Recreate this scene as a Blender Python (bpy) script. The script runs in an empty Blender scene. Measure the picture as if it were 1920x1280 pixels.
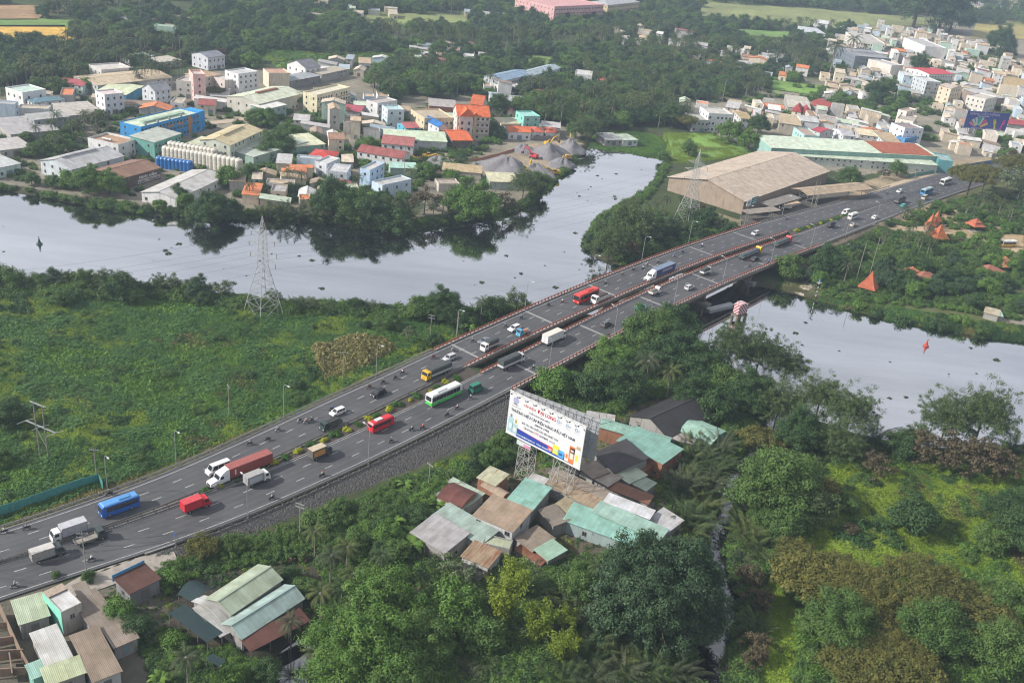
import bpy, math, random
import numpy as np
from mathutils import Vector, Matrix
R = math.radians
random.seed(7); rng = np.random.default_rng(7)
sc = bpy.context.scene
COL = sc.collection
# ---------------------------------------------------------------- camera
FPX, TH, RO, CH = 1836.0, R(26.1), R(6.5), 140.0
_fw = np.array([0, math.cos(TH), -math.sin(TH)]); _u0 = np.array([0, math.sin(TH), math.cos(TH)]); _r0 = np.array([1., 0, 0])
_rt = _r0*math.cos(RO)+_u0*math.sin(RO); _up = -_r0*math.sin(RO)+_u0*math.cos(RO)
cam_d = bpy.data.cameras.new('camera'); cam = bpy.data.objects.new('camera', cam_d); COL.objects.link(cam)
cam_d.sensor_width = 36.0; cam_d.lens = 36.0*FPX/1920.0; cam_d.clip_start = 1.0; cam_d.clip_end = 9000.0
_m = Matrix.Identity(4)
for i in range(3):
    _m[i][0], _m[i][1], _m[i][2] = _rt[i], _up[i], -_fw[i]
_m[2][3] = CH
cam.matrix_world = _m
sc.camera = cam
# ---------------------------------------------------------------- sky, sun, exposure
SUN_EL, SUN_AZ = R(33), R(-104)          # azimuth from +Y (ahead) clockwise: the sun stands to the left
w = bpy.data.worlds.new('World'); sc.world = w; w.use_nodes = True
nt = w.node_tree; nt.nodes.clear()
wo = nt.nodes.new('ShaderNodeOutputWorld'); bg = nt.nodes.new('ShaderNodeBackground'); sky = nt.nodes.new('ShaderNodeTexSky')
sky.sky_type = 'NISHITA'; sky.sun_disc = False; sky.sun_elevation = SUN_EL; sky.sun_rotation = SUN_AZ
sky.air_density = 1.2; sky.dust_density = 2.5; sky.ozone_density = 1.2
# a thin bright veil of broken cloud over the whole sky
tc = nt.nodes.new('ShaderNodeTexCoord'); mp = nt.nodes.new('ShaderNodeMapping'); mp.inputs['Scale'].default_value = (1, 1, 2.2)
nz = nt.nodes.new('ShaderNodeTexNoise'); nz.inputs['Scale'].default_value = 2.6; nz.inputs['Detail'].default_value = 6
rp = nt.nodes.new('ShaderNodeMapRange'); rp.inputs['From Min'].default_value = .3; rp.inputs['From Max'].default_value = .7
rp.inputs['To Min'].default_value = .55; rp.inputs['To Max'].default_value = .95
mx = nt.nodes.new('ShaderNodeMix'); mx.data_type = 'RGBA'; mx.inputs['B'].default_value = (8.2, 8.4, 9.0, 1)
nt.links.new(tc.outputs['Generated'], mp.inputs[0]); nt.links.new(mp.outputs[0], nz.inputs['Vector'])
nt.links.new(nz.outputs['Fac'], rp.inputs['Value']); nt.links.new(rp.outputs[0], mx.inputs['Factor'])
nt.links.new(sky.outputs[0], mx.inputs['A']); nt.links.new(mx.outputs['Result'], bg.inputs['Color']); nt.links.new(bg.outputs[0], wo.inputs[0])
bg.inputs['Strength'].default_value = 0.068
sd = bpy.data.lights.new('sun', 'SUN'); sun = bpy.data.objects.new('sun', sd); COL.objects.link(sun)
sd.energy = 4.3; sd.angle = R(1.0); sd.color = (1.0, .95, .88)
sdir = Vector((math.sin(SUN_AZ)*math.cos(SUN_EL), math.cos(SUN_AZ)*math.cos(SUN_EL), math.sin(SUN_EL)))
sun.rotation_euler = sdir.to_track_quat('Z', 'Y').to_euler(); sun.location = (-300, 200, 400)
vs = sc.view_settings; vs.view_transform = 'Standard'; vs.look = 'None'; vs.gamma = 1; vs.use_curve_mapping = False; vs.exposure = 0.55
cy = sc.cycles; cy.use_denoising = True; cy.max_bounces = 6; cy.diffuse_bounces = 2; cy.glossy_bounces = 3; cy.transmission_bounces = 3
cy.volume_bounces = 0; cy.transparent_max_bounces = 8; cy.caustics_reflective = False; cy.caustics_refractive = False
cy.sample_clamp_indirect = 4.0; cy.filter_width = 1.15
# ---------------------------------------------------------------- pixel <-> world (photograph pixels 1920x1280)
def G(x, y, z=1.5):
    d = _fw+_rt*(x-960)/FPX+_up*(640-y)/FPX
    return np.array([0, 0, CH])+d*((z-CH)/d[2])
def proj(p):
    d = np.asarray(p, float)-np.array([0, 0, CH]); k = d@_fw
    return 960+FPX*(d@_rt)/k, 640-FPX*(d@_up)/k
# ---------------------------------------------------------------- materials
MATS = {}
def _nt(name):
    m = bpy.data.materials.new(name); m.use_nodes = True; n = m.node_tree; b = n.nodes['Principled BSDF']
    return m, n, b
def _mix(n, a, bb, fac, mode='MIX'):
    x = n.nodes.new('ShaderNodeMix'); x.data_type = 'RGBA'; x.blend_type = mode
    for sock, v in (('A', a), ('B', bb), ('Factor', fac)):
        if isinstance(v, (tuple, list)): x.inputs[sock].default_value = (*v[:3], 1)
        elif isinstance(v, (int, float)): x.inputs[sock].default_value = v
        else: n.links.new(v, x.inputs[sock])
    return x.outputs['Result']
def _noise(n, scale, detail=4, vec=None, rough=.6):
    t = n.nodes.new('ShaderNodeTexNoise'); t.inputs['Scale'].default_value = scale; t.inputs['Detail'].default_value = detail
    t.inputs['Roughness'].default_value = rough
    if vec is not None: n.links.new(vec, t.inputs['Vector'])
    return t.outputs['Fac']
def _range(n, v, a, b, c=0., d=1.):
    t = n.nodes.new('ShaderNodeMapRange'); n.links.new(v, t.inputs['Value'])
    for k, x in zip(('From Min', 'From Max', 'To Min', 'To Max'), (a, b, c, d)): t.inputs[k].default_value = x
    return t.outputs[0]
def _math(n, op, a, b=None):
    t = n.nodes.new('ShaderNodeMath'); t.operation = op
    for i, v in enumerate((a, b)):
        if v is None: continue
        if isinstance(v, (int, float)): t.inputs[i].default_value = v
        else: n.links.new(v, t.inputs[i])
    return t.outputs[0]
def _pos(n): return n.nodes.new('ShaderNodeNewGeometry').outputs['Position']
def _obj(n): return n.nodes.new('ShaderNodeTexCoord').outputs['Object']
def _bump(n, b, h, s=.3, dist=.05):
    t = n.nodes.new('ShaderNodeBump'); t.inputs['Strength'].default_value = s; t.inputs['Distance'].default_value = dist
    n.links.new(h, t.inputs['Height']); n.links.new(t.outputs[0], b.inputs['Normal'])
def sh(c, k): return tuple(max(0, min(1, v*k)) for v in c)
def paint(c, rough=.45, metal=0., dirt=.25, name=None):
    """painted or moulded surface with faint grime"""
    key = ('paint', c, rough, metal, dirt)
    if key not in MATS:
        m, n, b = _nt(name or 'paint')
        f = _range(n, _noise(n, 1.3, 5, _pos(n)), .35, .75)
        n.links.new(_mix(n, c, sh(c, 1-dirt), f), b.inputs['Base Color'])
        b.inputs['Roughness'].default_value = rough; b.inputs['Metallic'].default_value = metal
        MATS[key] = m
    return MATS[key]
def wallm(c):
    """rendered masonry: blotches, rain streaks, grime rising from the foot"""
    key = ('wall', c)
    if key not in MATS:
        m, n, b = _nt('plaster')
        p = _pos(n); mp_ = n.nodes.new('ShaderNodeMapping'); mp_.inputs['Scale'].default_value = (1.1, 1.1, .12); n.links.new(p, mp_.inputs[0])
        streak = _range(n, _noise(n, 1.6, 5, mp_.outputs[0]), .52, .78)
        blot = _range(n, _noise(n, .25, 5, p), .35, .7)
        c1 = _mix(n, c, sh(c, .8), blot)
        n.links.new(_mix(n, c1, sh((c[0]*.6, c[1]*.58, c[2]*.54), .75), streak), b.inputs['Base Color'])
        b.inputs['Roughness'].default_value = .9
        MATS[key] = m
    return MATS[key]
def roofm(c, axis=0, rust=.0, rough=.55):
    """corrugated sheet: ribs and sheets run down the slope, each sheet its own tone, stains and rust"""
    key = ('roof', c, axis, rust)
    if key not in MATS:
        m, n, b = _nt('sheet_roof')
        o = _obj(n); s_ = n.nodes.new('ShaderNodeSeparateXYZ'); n.links.new(o, s_.inputs[0])
        u, v = (s_.outputs[0], s_.outputs[1]) if axis == 0 else (s_.outputs[1], s_.outputs[0])
        col = _math(n, 'FLOOR', _math(n, 'MULTIPLY', u, .9))
        row = _math(n, 'FLOOR', _math(n, 'MULTIPLY', v, .31))
        cmb = n.nodes.new('ShaderNodeCombineXYZ'); n.links.new(col, cmb.inputs[0]); n.links.new(row, cmb.inputs[1])
        oi = n.nodes.new('ShaderNodeObjectInfo'); n.links.new(_math(n, 'MULTIPLY', oi.outputs['Random'], 50.), cmb.inputs[2])
        wn = n.nodes.new('ShaderNodeTexWhiteNoise'); wn.noise_dimensions = '3D'; n.links.new(cmb.outputs[0], wn.inputs['Vector'])
        tone = _math(n, 'MULTIPLY', _range(n, wn.outputs['Value'], 0, 1, .86, 1.08), _range(n, oi.outputs['Random'], 0, 1, .84, 1.12))
        st = _range(n, _noise(n, .35, 6, _pos(n)), .4, .72)
        c1 = _mix(n, c, sh((c[0]*.85, c[1]*.8, c[2]*.72), .82), st)
        if rust:
            mr = n.nodes.new('ShaderNodeMapping'); mr.inputs['Scale'].default_value = (1.6, .16, 1) if axis == 0 else (.16, 1.6, 1); n.links.new(o, mr.inputs[0])
            rf = _range(n, _noise(n, 1., 6, mr.outputs[0], .7), .66-rust*.35, .74-rust*.2)
            c1 = _mix(n, c1, (.17, .07, .035), rf)
        # overlap lines of the sheets
        fr = _math(n, 'FRACT', _math(n, 'MULTIPLY', u, .9)); ln = _math(n, 'LESS_THAN', fr, .09)
        c2 = _mix(n, c1, sh(c, .62), _math(n, 'MULTIPLY', ln, .6))
        mlt = n.nodes.new('ShaderNodeMix'); mlt.data_type = 'RGBA'; mlt.blend_type = 'MULTIPLY'; mlt.inputs['Factor'].default_value = 1
        n.links.new(c2, mlt.inputs['A']); n.links.new(tone, mlt.inputs['B'])
        n.links.new(mlt.outputs['Result'], b.inputs['Base Color'])
        rib = _math(n, 'SINE', _math(n, 'MULTIPLY', u, 21.)); _bump(n, b, rib, .5, .03)
        b.inputs['Roughness'].default_value = rough; b.inputs['Specular IOR Level'].default_value = .3
        MATS[key] = m
    return MATS[key]
def leafm(c, c2=None, trans=.16, hue=.25):
    key = ('leaf', c, c2)
    if key not in MATS:
        m, n, b = _nt('foliage')
        c2 = c2 or (c[0]*1.7, c[1]*1.5, c[2]*.9)
        oi = n.nodes.new('ShaderNodeObjectInfo')
        f = _range(n, _noise(n, .55, 4, _pos(n)), .38, .66)
        f2 = _math(n, 'ADD', _math(n, 'MULTIPLY', f, .75), _math(n, 'MULTIPLY', oi.outputs['Random'], .35))
        c1 = _mix(n, c, c2, f2)
        c1 = _mix(n, c1, sh(c, .6), _range(n, _noise(n, 7., 2, _pos(n)), .5, .75, 0, .7))
        n.links.new(c1, b.inputs['Base Color']); b.inputs['Roughness'].default_value = .62; b.inputs['Specular IOR Level'].default_value = .25
        tr = n.nodes.new('ShaderNodeBsdfTranslucent'); n.links.new(c1, tr.inputs['Color'])
        ms = n.nodes.new('ShaderNodeMixShader'); ms.inputs[0].default_value = trans
        out = n.nodes['Material Output']
        n.links.new(b.outputs[0], ms.inputs[1]); n.links.new(tr.outputs[0], ms.inputs[2]); n.links.new(ms.outputs[0], out.inputs[0])
        MATS[key] = m
    return MATS[key]
def rough_mat(key, c, c2, scale=.5, rough=.9, bump=0., fine=None):
    key = ('rm', key)
    if key not in MATS:
        m, n, b = _nt(key[1]); p = _pos(n)
        c1 = _mix(n, c, c2, _range(n, _noise(n, scale, 6, p, .65), .36, .66))
        if fine: c1 = _mix(n, c1, fine[0], _range(n, _noise(n, fine[1], 3, p), .52, .64))
        n.links.new(c1, b.inputs['Base Color']); b.inputs['Roughness'].default_value = rough
        if bump: _bump(n, b, _noise(n, scale*6, 5, p), bump, .25)
        MATS[key] = m
    return MATS[key]
def glassm():
    if 'glass' not in MATS:
        m, n, b = _nt('window_glass'); b.inputs['Base Color'].default_value = (.02, .026, .032, 1); b.inputs['Roughness'].default_value = .12
        b.inputs['Specular IOR Level'].default_value = .7; MATS['glass'] = m
    return MATS['glass']
def tilem(c):
    key = ('tile', c)
    if key not in MATS:
        m, n, b = _nt('roof_tile'); p = _pos(n)
        c1 = _mix(n, c, sh((c[0]*.7, c[1]*.62, c[2]*.6), .9), _range(n, _noise(n, .5, 6, p), .4, .68))
        c1 = _mix(n, c1, sh(c, .6), _range(n, _noise(n, 5., 2, p), .55, .7, 0, .6))
        n.links.new(c1, b.inputs['Base Color']); b.inputs['Roughness'].default_value = .8
        _bump(n, b, _noise(n, 6., 2, p), .5, .08); MATS[key] = m
    return MATS[key]
def flat(c, rough=.6):
    key = ('flat', c, rough)
    if key not in MATS:
        m, n, b = _nt('flat'); b.inputs['Base Color'].default_value = (*c, 1); b.inputs['Roughness'].default_value = rough; MATS[key] = m
    return MATS[key]
# ---------------------------------------------------------------- mesh builder
class MB:
    def __init__(s): s.v = []; s.f = []; s.mi = []
    def poly(s, pts, m=0):
        k = len(s.v); s.v += [tuple(p) for p in pts]; s.f.append(tuple(range(k, k+len(pts)))); s.mi.append(m); return s
    def hexa(s, b4, t4, m=0):
        k = len(s.v); s.v += [tuple(p) for p in b4]+[tuple(p) for p in t4]
        for f in ((3, 2, 1, 0), (4, 5, 6, 7), (0, 1, 5, 4), (1, 2, 6, 5), (2, 3, 7, 6), (3, 0, 4, 7)):
            s.f.append(tuple(k+i for i in f)); s.mi.append(m)
        return s
    def box(s, x0, y0, z0, x1, y1, z1, m=0):
        return s.hexa([(x0, y0, z0), (x1, y0, z0), (x1, y1, z0), (x0, y1, z0)], [(x0, y0, z1), (x1, y0, z1), (x1, y1, z1), (x0, y1, z1)], m)
    def tube(s, a, b, r, r2=None, n=6, m=0):
        a = Vector(a); b = Vector(b); d = (b-a).normalized(); u = d.orthogonal().normalized(); v = d.cross(u); r2 = r if r2 is None else r2
        k = len(s.v)
        for c, q in ((a, r), (b, r2)):
            for i in range(n):
                t = 2*math.pi*i/n; s.v.append(tuple(c+u*(q*math.cos(t))+v*(q*math.sin(t))))
        for i in range(n):
            j = (i+1) % n; s.f.append((k+i, k+j, k+n+j, k+n+i)); s.mi.append(m)
        s.f.append(tuple(k+n-1-i for i in range(n))); s.f.append(tuple(k+n+i for i in range(n))); s.mi += [m, m]
        return s
    def path(s, pts, r, n=6, m=0):
        for i in range(len(pts)-1):
            ra = r[i] if isinstance(r, (list, tuple)) else r; rb = r[i+1] if isinstance(r, (list, tuple)) else r
            s.tube(pts[i], pts[i+1], ra, rb, n, m)
        return s
    def lathe(s, prof, c=(0, 0, 0), n=12, m=0):
        k = len(s.v)
        for r, z in prof:
            for i in range(n):
                t = 2*math.pi*i/n; s.v.append((c[0]+r*math.cos(t), c[1]+r*math.sin(t), c[2]+z))
        for j in range(len(prof)-1):
            for i in range(n):
                q = (i+1) % n; s.f.append((k+j*n+i, k+j*n+q, k+(j+1)*n+q, k+(j+1)*n+i)); s.mi.append(m)
        s.f.append(tuple(k+n-1-i for i in range(n))); s.f.append(tuple(k+(len(prof)-1)*n+i for i in range(n))); s.mi += [m, m]
        return s
    def extr(s, prof, y0, y1, m=0):
        """profile in x,z (counter-clockwise seen from -y) extruded along y"""
        k = len(s.v); n = len(prof)
        for y in (y0, y1): s.v += [(p[0], y, p[1]) for p in prof]
        s.f.append(tuple(range(k, k+n))); s.f.append(tuple(k+2*n-1-i for i in range(n))); s.mi += [m, m]
        for i in range(n):
            j = (i+1) % n; s.f.append((k+j, k+i, k+n+i, k+n+j)); s.mi.append(m)
        return s
    def mesh(s, name, mats, smooth=False):
        me = bpy.data.meshes.new(name); me.from_pydata(s.v, [], s.f)
        for m in (mats if isinstance(mats, (list, tuple)) else [mats]): me.materials.append(m)
        if any(s.mi): me.polygons.foreach_set('material_index', s.mi)
        if smooth: me.polygons.foreach_set('use_smooth', [True]*len(s.f))
        me.update(); return me
    def obj(s, name, mats, parent=None, loc=(0, 0, 0), rz=0, smooth=False):
        return link(name, s.mesh(name, mats, smooth), parent, loc, rz)
def npmesh(name, v, f, mats, smooth=False, mi=None):
    """fast mesh from numpy: f is (n,4) or (n,3)"""
    me = bpy.data.meshes.new(name); v = np.asarray(v, np.float32); f = np.asarray(f, np.int32); k = f.shape[1]
    me.vertices.add(len(v)); me.vertices.foreach_set('co', v.ravel())
    me.loops.add(f.size); me.loops.foreach_set('vertex_index', f.ravel())
    me.polygons.add(len(f)); me.polygons.foreach_set('loop_start', np.arange(0, f.size, k, dtype=np.int32))
    if smooth: me.polygons.foreach_set('use_smooth', np.ones(len(f), bool))
    for m in (mats if isinstance(mats, (list, tuple)) else [mats]): me.materials.append(m)
    if mi is not None: me.polygons.foreach_set('material_index', np.asarray(mi, np.int32))
    me.update(calc_edges=True); me.validate(); return me
def link(name, data, parent=None, loc=(0, 0, 0), rz=0, col=None):
    o = bpy.data.objects.new(name, data); (col or COL).objects.link(o)
    o.location = loc; o.rotation_euler = (0, 0, rz)
    if parent: o.parent = parent
    return o
PEND = []            # things whose labels are finished at the end
def tag(o, label, cat, group=None, kind=None):
    o['category'] = cat
    if group: o['group'] = group
    if kind: o['kind'] = kind
    PEND.append((o, label)); return o
def thing(name, label, cat, loc=(0, 0, 0), rz=0, group=None):
    return tag(link(name, None, None, loc, rz), label, cat, group)
def struct(o, kind='structure', label=None):
    o['kind'] = kind
    if label: o['label'] = label
    return o
def copy_thing(root, loc, rz, label, group=None, scale=None):
    r = root.copy(); COL.objects.link(r); r.location = loc; r.rotation_euler = (0, 0, rz)
    if scale: r.scale = scale
    if group: r['group'] = group
    PEND.append((r, label))
    for ch in root.children:
        c = ch.copy(); COL.objects.link(c); c.parent = r
        for g_ in ch.children:
            d = g_.copy(); COL.objects.link(d); d.parent = c
    return r
ORD = 'first second third fourth fifth sixth seventh eighth ninth tenth eleventh twelfth thirteenth fourteenth fifteenth sixteenth seventeenth eighteenth nineteenth twentieth'.split()
def ordinal(i):
    if i < 20: return ORD[i]
    n = i+1; return '%d%s' % (n, 'th' if 10 <= n % 100 <= 20 else {1: 'st', 2: 'nd', 3: 'rd'}.get(n % 10, 'th'))
def finish_labels():
    by = {}
    for o, l in PEND: by.setdefault(l, []).append(o)
    for l, os_ in by.items():
        if len(os_) == 1: os_[0]['label'] = l; continue
        os_.sort(key=lambda o: proj(o.location)[0])
        for i, o in enumerate(os_): o['label'] = '%s, %s from left' % (l, ordinal(i))
# ---------------------------------------------------------------- occupancy of the ground, 1 m cells
OX0, OY0, OW, OH = -700, 60, 1900, 1900
OCC = np.zeros((OH, OW), np.uint8)           # 1 building, 2 road, 4 water, 8 keep clear
def occ_rect(cx, cy, ax, ay, w_, d_, bit=1, pad=0.):
    nx = max(2, int((w_+2*pad)/.7)+1); ny = max(2, int((d_+2*pad)/.7)+1)
    a = np.linspace(-w_/2-pad, w_/2+pad, nx)[:, None]; b = np.linspace(-d_/2-pad, d_/2+pad, ny)[None]
    X = (cx+a*ax[0]+b*ay[0]-OX0).astype(int); Y = (cy+a*ax[1]+b*ay[1]-OY0).astype(int)
    ok = (X >= 0) & (X < OW) & (Y >= 0) & (Y < OH)
    if bit == 0: return bool((OCC[Y[ok], X[ok]] & 15).any())
    OCC[Y[ok], X[ok]] |= bit
def occ(x, y):
    X, Y = int(x-OX0), int(y-OY0)
    return OCC[Y, X] if 0 <= X < OW and 0 <= Y < OH else 0
def inpoly(P, poly):
    P = np.asarray(P, float); x, y = P[:, 0], P[:, 1]; r = np.zeros(len(P), bool); n = len(poly); j = n-1
    for i in range(n):
        xi, yi = poly[i][:2]; xj, yj = poly[j][:2]
        c = ((yi > y) != (yj > y)) & (x < (xj-xi)*(y-yi)/((yj-yi) or 1e-9)+xi); r ^= c; j = i
    return r
def sdist(P, poly):
    """signed distance to a closed polygon, negative inside"""
    P = np.asarray(P, float); d = np.full(len(P), 1e9); n = len(poly)
    for i in range(n):
        a = np.array(poly[i][:2]); b = np.array(poly[(i+1) % n][:2]); ab = b-a
        t = np.clip(((P-a)@ab)/(ab@ab+1e-9), 0, 1); d = np.minimum(d, np.hypot(*(P-a-t[:, None]*ab).T))
    return np.where(inpoly(P, poly), -d, d)
def W(px, z=1.5): return [tuple(G(x, y, z)[:2]) for x, y in px]
def rand_in(poly, n):
    a = np.array(poly)[:, :2]; lo, hi = a.min(0), a.max(0); out = np.empty((0, 2))
    while len(out) < n:
        p = lo+(hi-lo)*rng.random((max(64, n*2), 2)); out = np.vstack([out, p[inpoly(p, poly)]])
    return out[:n]
# ---------------------------------------------------------------- lettering and the rider's body are made first, while the scene is still empty
TEXTS = ['CÁP ĐIỆN', 'ĐẠI LONG', 'THẮP SÁNG MỌI MIỀN', 'THƯƠNG HIỆU CÁP ĐIỆN HÀNG ĐẦU VIỆT NAM', '(SINCE 1990)', 'ĐỐI TÁC SẢN XUẤT DÂY SIÊU NHIỆT CỦA', 'TẬP ĐOÀN', 'CTC', 'GLOBAL', '(USA)', 'Email: daily@dailongcable.com', 'Website: dailongcable.com', 'DAILONG CABLE', 'C',
         'GĂNG CẦU VỒNG', 'A33', 'Nước mắm', 'Liên Thành']
_to = []
for s_ in TEXTS:
    cu = bpy.data.curves.new('t', 'FONT'); cu.body = s_; cu.size = 1.0; cu.offset = .014; cu.extrude = .01; cu.resolution_u = 3; o = bpy.data.objects.new('t', cu); COL.objects.link(o); _to.append(o)
PV = [(-.12, 0, .82), (-.06, 0, 1.05), (.0, 0, 1.28), (.03, 0, 1.40), (.06, 0, 1.56), (.08, 0, 1.66),
      (.02, .19, 1.3), (.16, .27, 1.08), (.42, .26, 1.04), (.5, .26, 1.05), (.02, -.19, 1.3), (.16, -.27, 1.08), (.42, -.26, 1.04), (.5, -.26, 1.05),
      (-.1, .11, .8), (.3, .19, .76), (.12, .2, .36), (.26, .2, .32), (-.1, -.11, .8), (.3, -.19, .76), (.12, -.2, .36), (.26, -.2, .32)]
PE = [(0, 1), (1, 2), (2, 3), (3, 4), (4, 5), (2, 6), (6, 7), (7, 8), (8, 9), (2, 10), (10, 11), (11, 12), (12, 13), (0, 14), (14, 15), (15, 16), (16, 17), (0, 18), (18, 19), (19, 20), (20, 21)]
PR = [.15, .15, .16, .07, .13, .12, .07, .055, .04, .045, .07, .055, .04, .045, .11, .075, .055, .04, .11, .075, .055, .04]
import bmesh
_me = bpy.data.meshes.new('person'); _me.from_pydata(PV, PE, []); _bm = bmesh.new(); _bm.from_mesh(_me); _bm.verts.layers.skin.verify(); _bm.to_mesh(_me); _bm.free()
_po = bpy.data.objects.new('person', _me); COL.objects.link(_po); _po.modifiers.new('s', 'SKIN')
for i, r_ in enumerate(PR): _me.skin_vertices[0].data[i].radius = (r_, r_); _me.skin_vertices[0].data[i].use_root = i == 0
_sb = _po.modifiers.new('u', 'SUBSURF'); _sb.levels = 1; _sb.render_levels = 1
_dg = bpy.context.evaluated_depsgraph_get()
rider_me = bpy.data.meshes.new_from_object(_po.evaluated_get(_dg)); rider_me.name = 'person'
TM = {}
for s_, o in zip(TEXTS, _to):
    me = bpy.data.meshes.new_from_object(o.evaluated_get(_dg)); co = np.empty(len(me.vertices)*3, np.float32); me.vertices.foreach_get('co', co); co = co.reshape(-1, 3).copy(); co[:, 0] -= co[:, 0].min(); TM[s_] = (co, [tuple(p.vertices) for p in me.polygons]); bpy.data.meshes.remove(me)
for o in _to+[_po]: bpy.data.objects.remove(o)
# ================================================================ the road: one centre line fitted through the median
_PX = [3.4583108381986285e-12, -5.625927510628814e-09, 3.5700914218445817e-06, -0.001004475221019935, 0.7383603691257583, -97.28674698367558]
_PY = [-3.500523972268275e-12, 5.626113031710071e-09, -3.508752252995117e-06, 0.0009756161930751712, 0.670127009028873, 152.66961511192835]
_S = np.arange(-45, 665, 1.0)
_x = np.polyval(_PX, np.clip(_S, -5, 614)); _y = np.polyval(_PY, np.clip(_S, -5, 614))
for arr_, P_ in ((_x, _PX), (_y, _PY)):
    d_ = np.polyder(P_)
    arr_ += np.where(_S < -5, (_S+5)*np.polyval(d_, -5), 0)+np.where(_S > 614, (_S-614)*np.polyval(d_, 614), 0)
_tx = np.gradient(_x); _ty = np.gradient(_y); _l = np.hypot(_tx, _ty); _tx /= _l; _ty /= _l
_z = np.interp(_S, [-45, 0, 37, 53, 83, 93, 127, 138, 183, 219, 257, 285, 334, 362, 386, 422, 474, 525, 670], [2.5, 2.5, 2.7, 3, 3.8, 4.1, 5.4, 5.8, 7.6, 8.2, 8.2, 7.6, 6, 5, 4.2, 3.2, 2.4, 2, 2])
def _sm(a, k=31):
    p = np.pad(a, k//2, mode='edge'); return np.convolve(p, np.ones(k)/k, 'valid')
_z = _sm(_z)
_T = {}
for nm_, vals in dict(l3=(10.0, 10.0, 10.7, 14.0, 15.0, 14.4, 14.2, 11.6, 11.4), d1=(7.0, 7.0, 7.2, 10.0, 11.2, 10.4, 10.2, 7.9, 7.6), d2=(4.1, 4.1, 3.7, 6.3, 7.4, 6.4, 6.3, 4.2, 3.9),
                      li=(.9, .9, .3, 2.6, 3.6, 2.6, 2.6, .6, .5), ri=(-.2, -.2, -1.7, -2.6, -3.1, -2.6, -2.7, -.6, -.5), d3=(-3.5, -3.5, -5.6, -6.1, -6.1, -6.5, -6.9, -4.4, -4.1),
                      d4=(-7, -7, -9.4, -9.9, -10, -10.6, -11.1, -8.1, -7.8), r3=(-9.8, -9.8, -12.6, -13.4, -13.5, -13.9, -14.2, -11.8, -11.5)).items():
    _T[nm_] = _sm(np.interp(_S, [-45, 5, 40, 86, 140, 200, 340, 430, 665], vals), 25)
def _i(a, s): return float(np.interp(s, _S, a))
def RZ(s): return _i(_z, s)
def RO_(n, s): return _i(_T[n], s)
def RP(s, o, dz=0.):
    """point at station s, o metres to the left of the centre line"""
    x, y, tx, ty = _i(_x, s), _i(_y, s), _i(_tx, s), _i(_ty, s)
    return (x-ty*o, y+tx*o, RZ(s)+dz)
def RH(s): return math.atan2(_i(_ty, s), _i(_tx, s))
def station(x, y):
    k = np.hypot(_x-x, _y-y).argmin()
    t = (x-_x[k])*_tx[k]+(y-_y[k])*_ty[k]
    return float(_S[k]+t), float(_tx[k]*(y-_y[k])-_ty[k]*(x-_x[k]))
def road_px(px, py):
    z = 4.
    for _ in range(6):
        p = G(px, py, z); s, o = station(p[0], p[1]); z = RZ(s)
    return s, o
B0, B1 = 133.0, 336.0      # bridge abutments
# ================================================================ water outlines (world, z = 0)
RIVER = W([(-260, 330), (0, 356), (60, 366), (130, 380), (215, 396), (300, 404), (400, 408), (490, 408), (600, 418), (700, 432), (760, 434), (830, 418), (930, 406), (985, 386), (1020, 360),
           (1058, 322), (1082, 300), (1100, 282), (1108, 262), (1118, 250), (1150, 245), (1200, 247), (1238, 256), (1252, 272), (1246, 306), (1228, 342), (1218, 358), (1190, 376), (1150, 395), (1122, 415),
           (1104, 440), (1100, 462), (1112, 480), (1140, 492), (1180, 500), (1290, 512), (1400, 530), (1470, 545), (1500, 552), (1540, 566), (1575, 576), (1610, 586), (1650, 597), (1700, 606), (1760, 618), (1830, 630), (1920, 641),
           (2200, 690), (2200, 860), (1920, 832), (1800, 842), (1700, 835), (1600, 812), (1500, 778), (1420, 735), (1350, 690), (1310, 655), (1270, 615), (1010, 578), (960, 585), (900, 592),
           (840, 592), (760, 588), (690, 585), (620, 580), (540, 578), (470, 574), (400, 562), (300, 552), (200, 546), (100, 543), (55, 536), (40, 548), (0, 556), (-260, 580)], 0)
CREEK = W([(1450, 755), (1400, 820), (1362, 880), (1345, 930), (1318, 1000), (1314, 1050), (1338, 1100), (1322, 1150), (1285, 1220), (1262, 1300), (1345, 1300), (1374, 1220), (1392, 1160), (1380, 1100),
           (1366, 1050), (1376, 1000), (1388, 930), (1398, 890), (1450, 840), (1505, 790)], 0)
POND = W([(500, 1300), (512, 1240), (540, 1205), (600, 1188), (632, 1215), (606, 1300)], 0)
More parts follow.
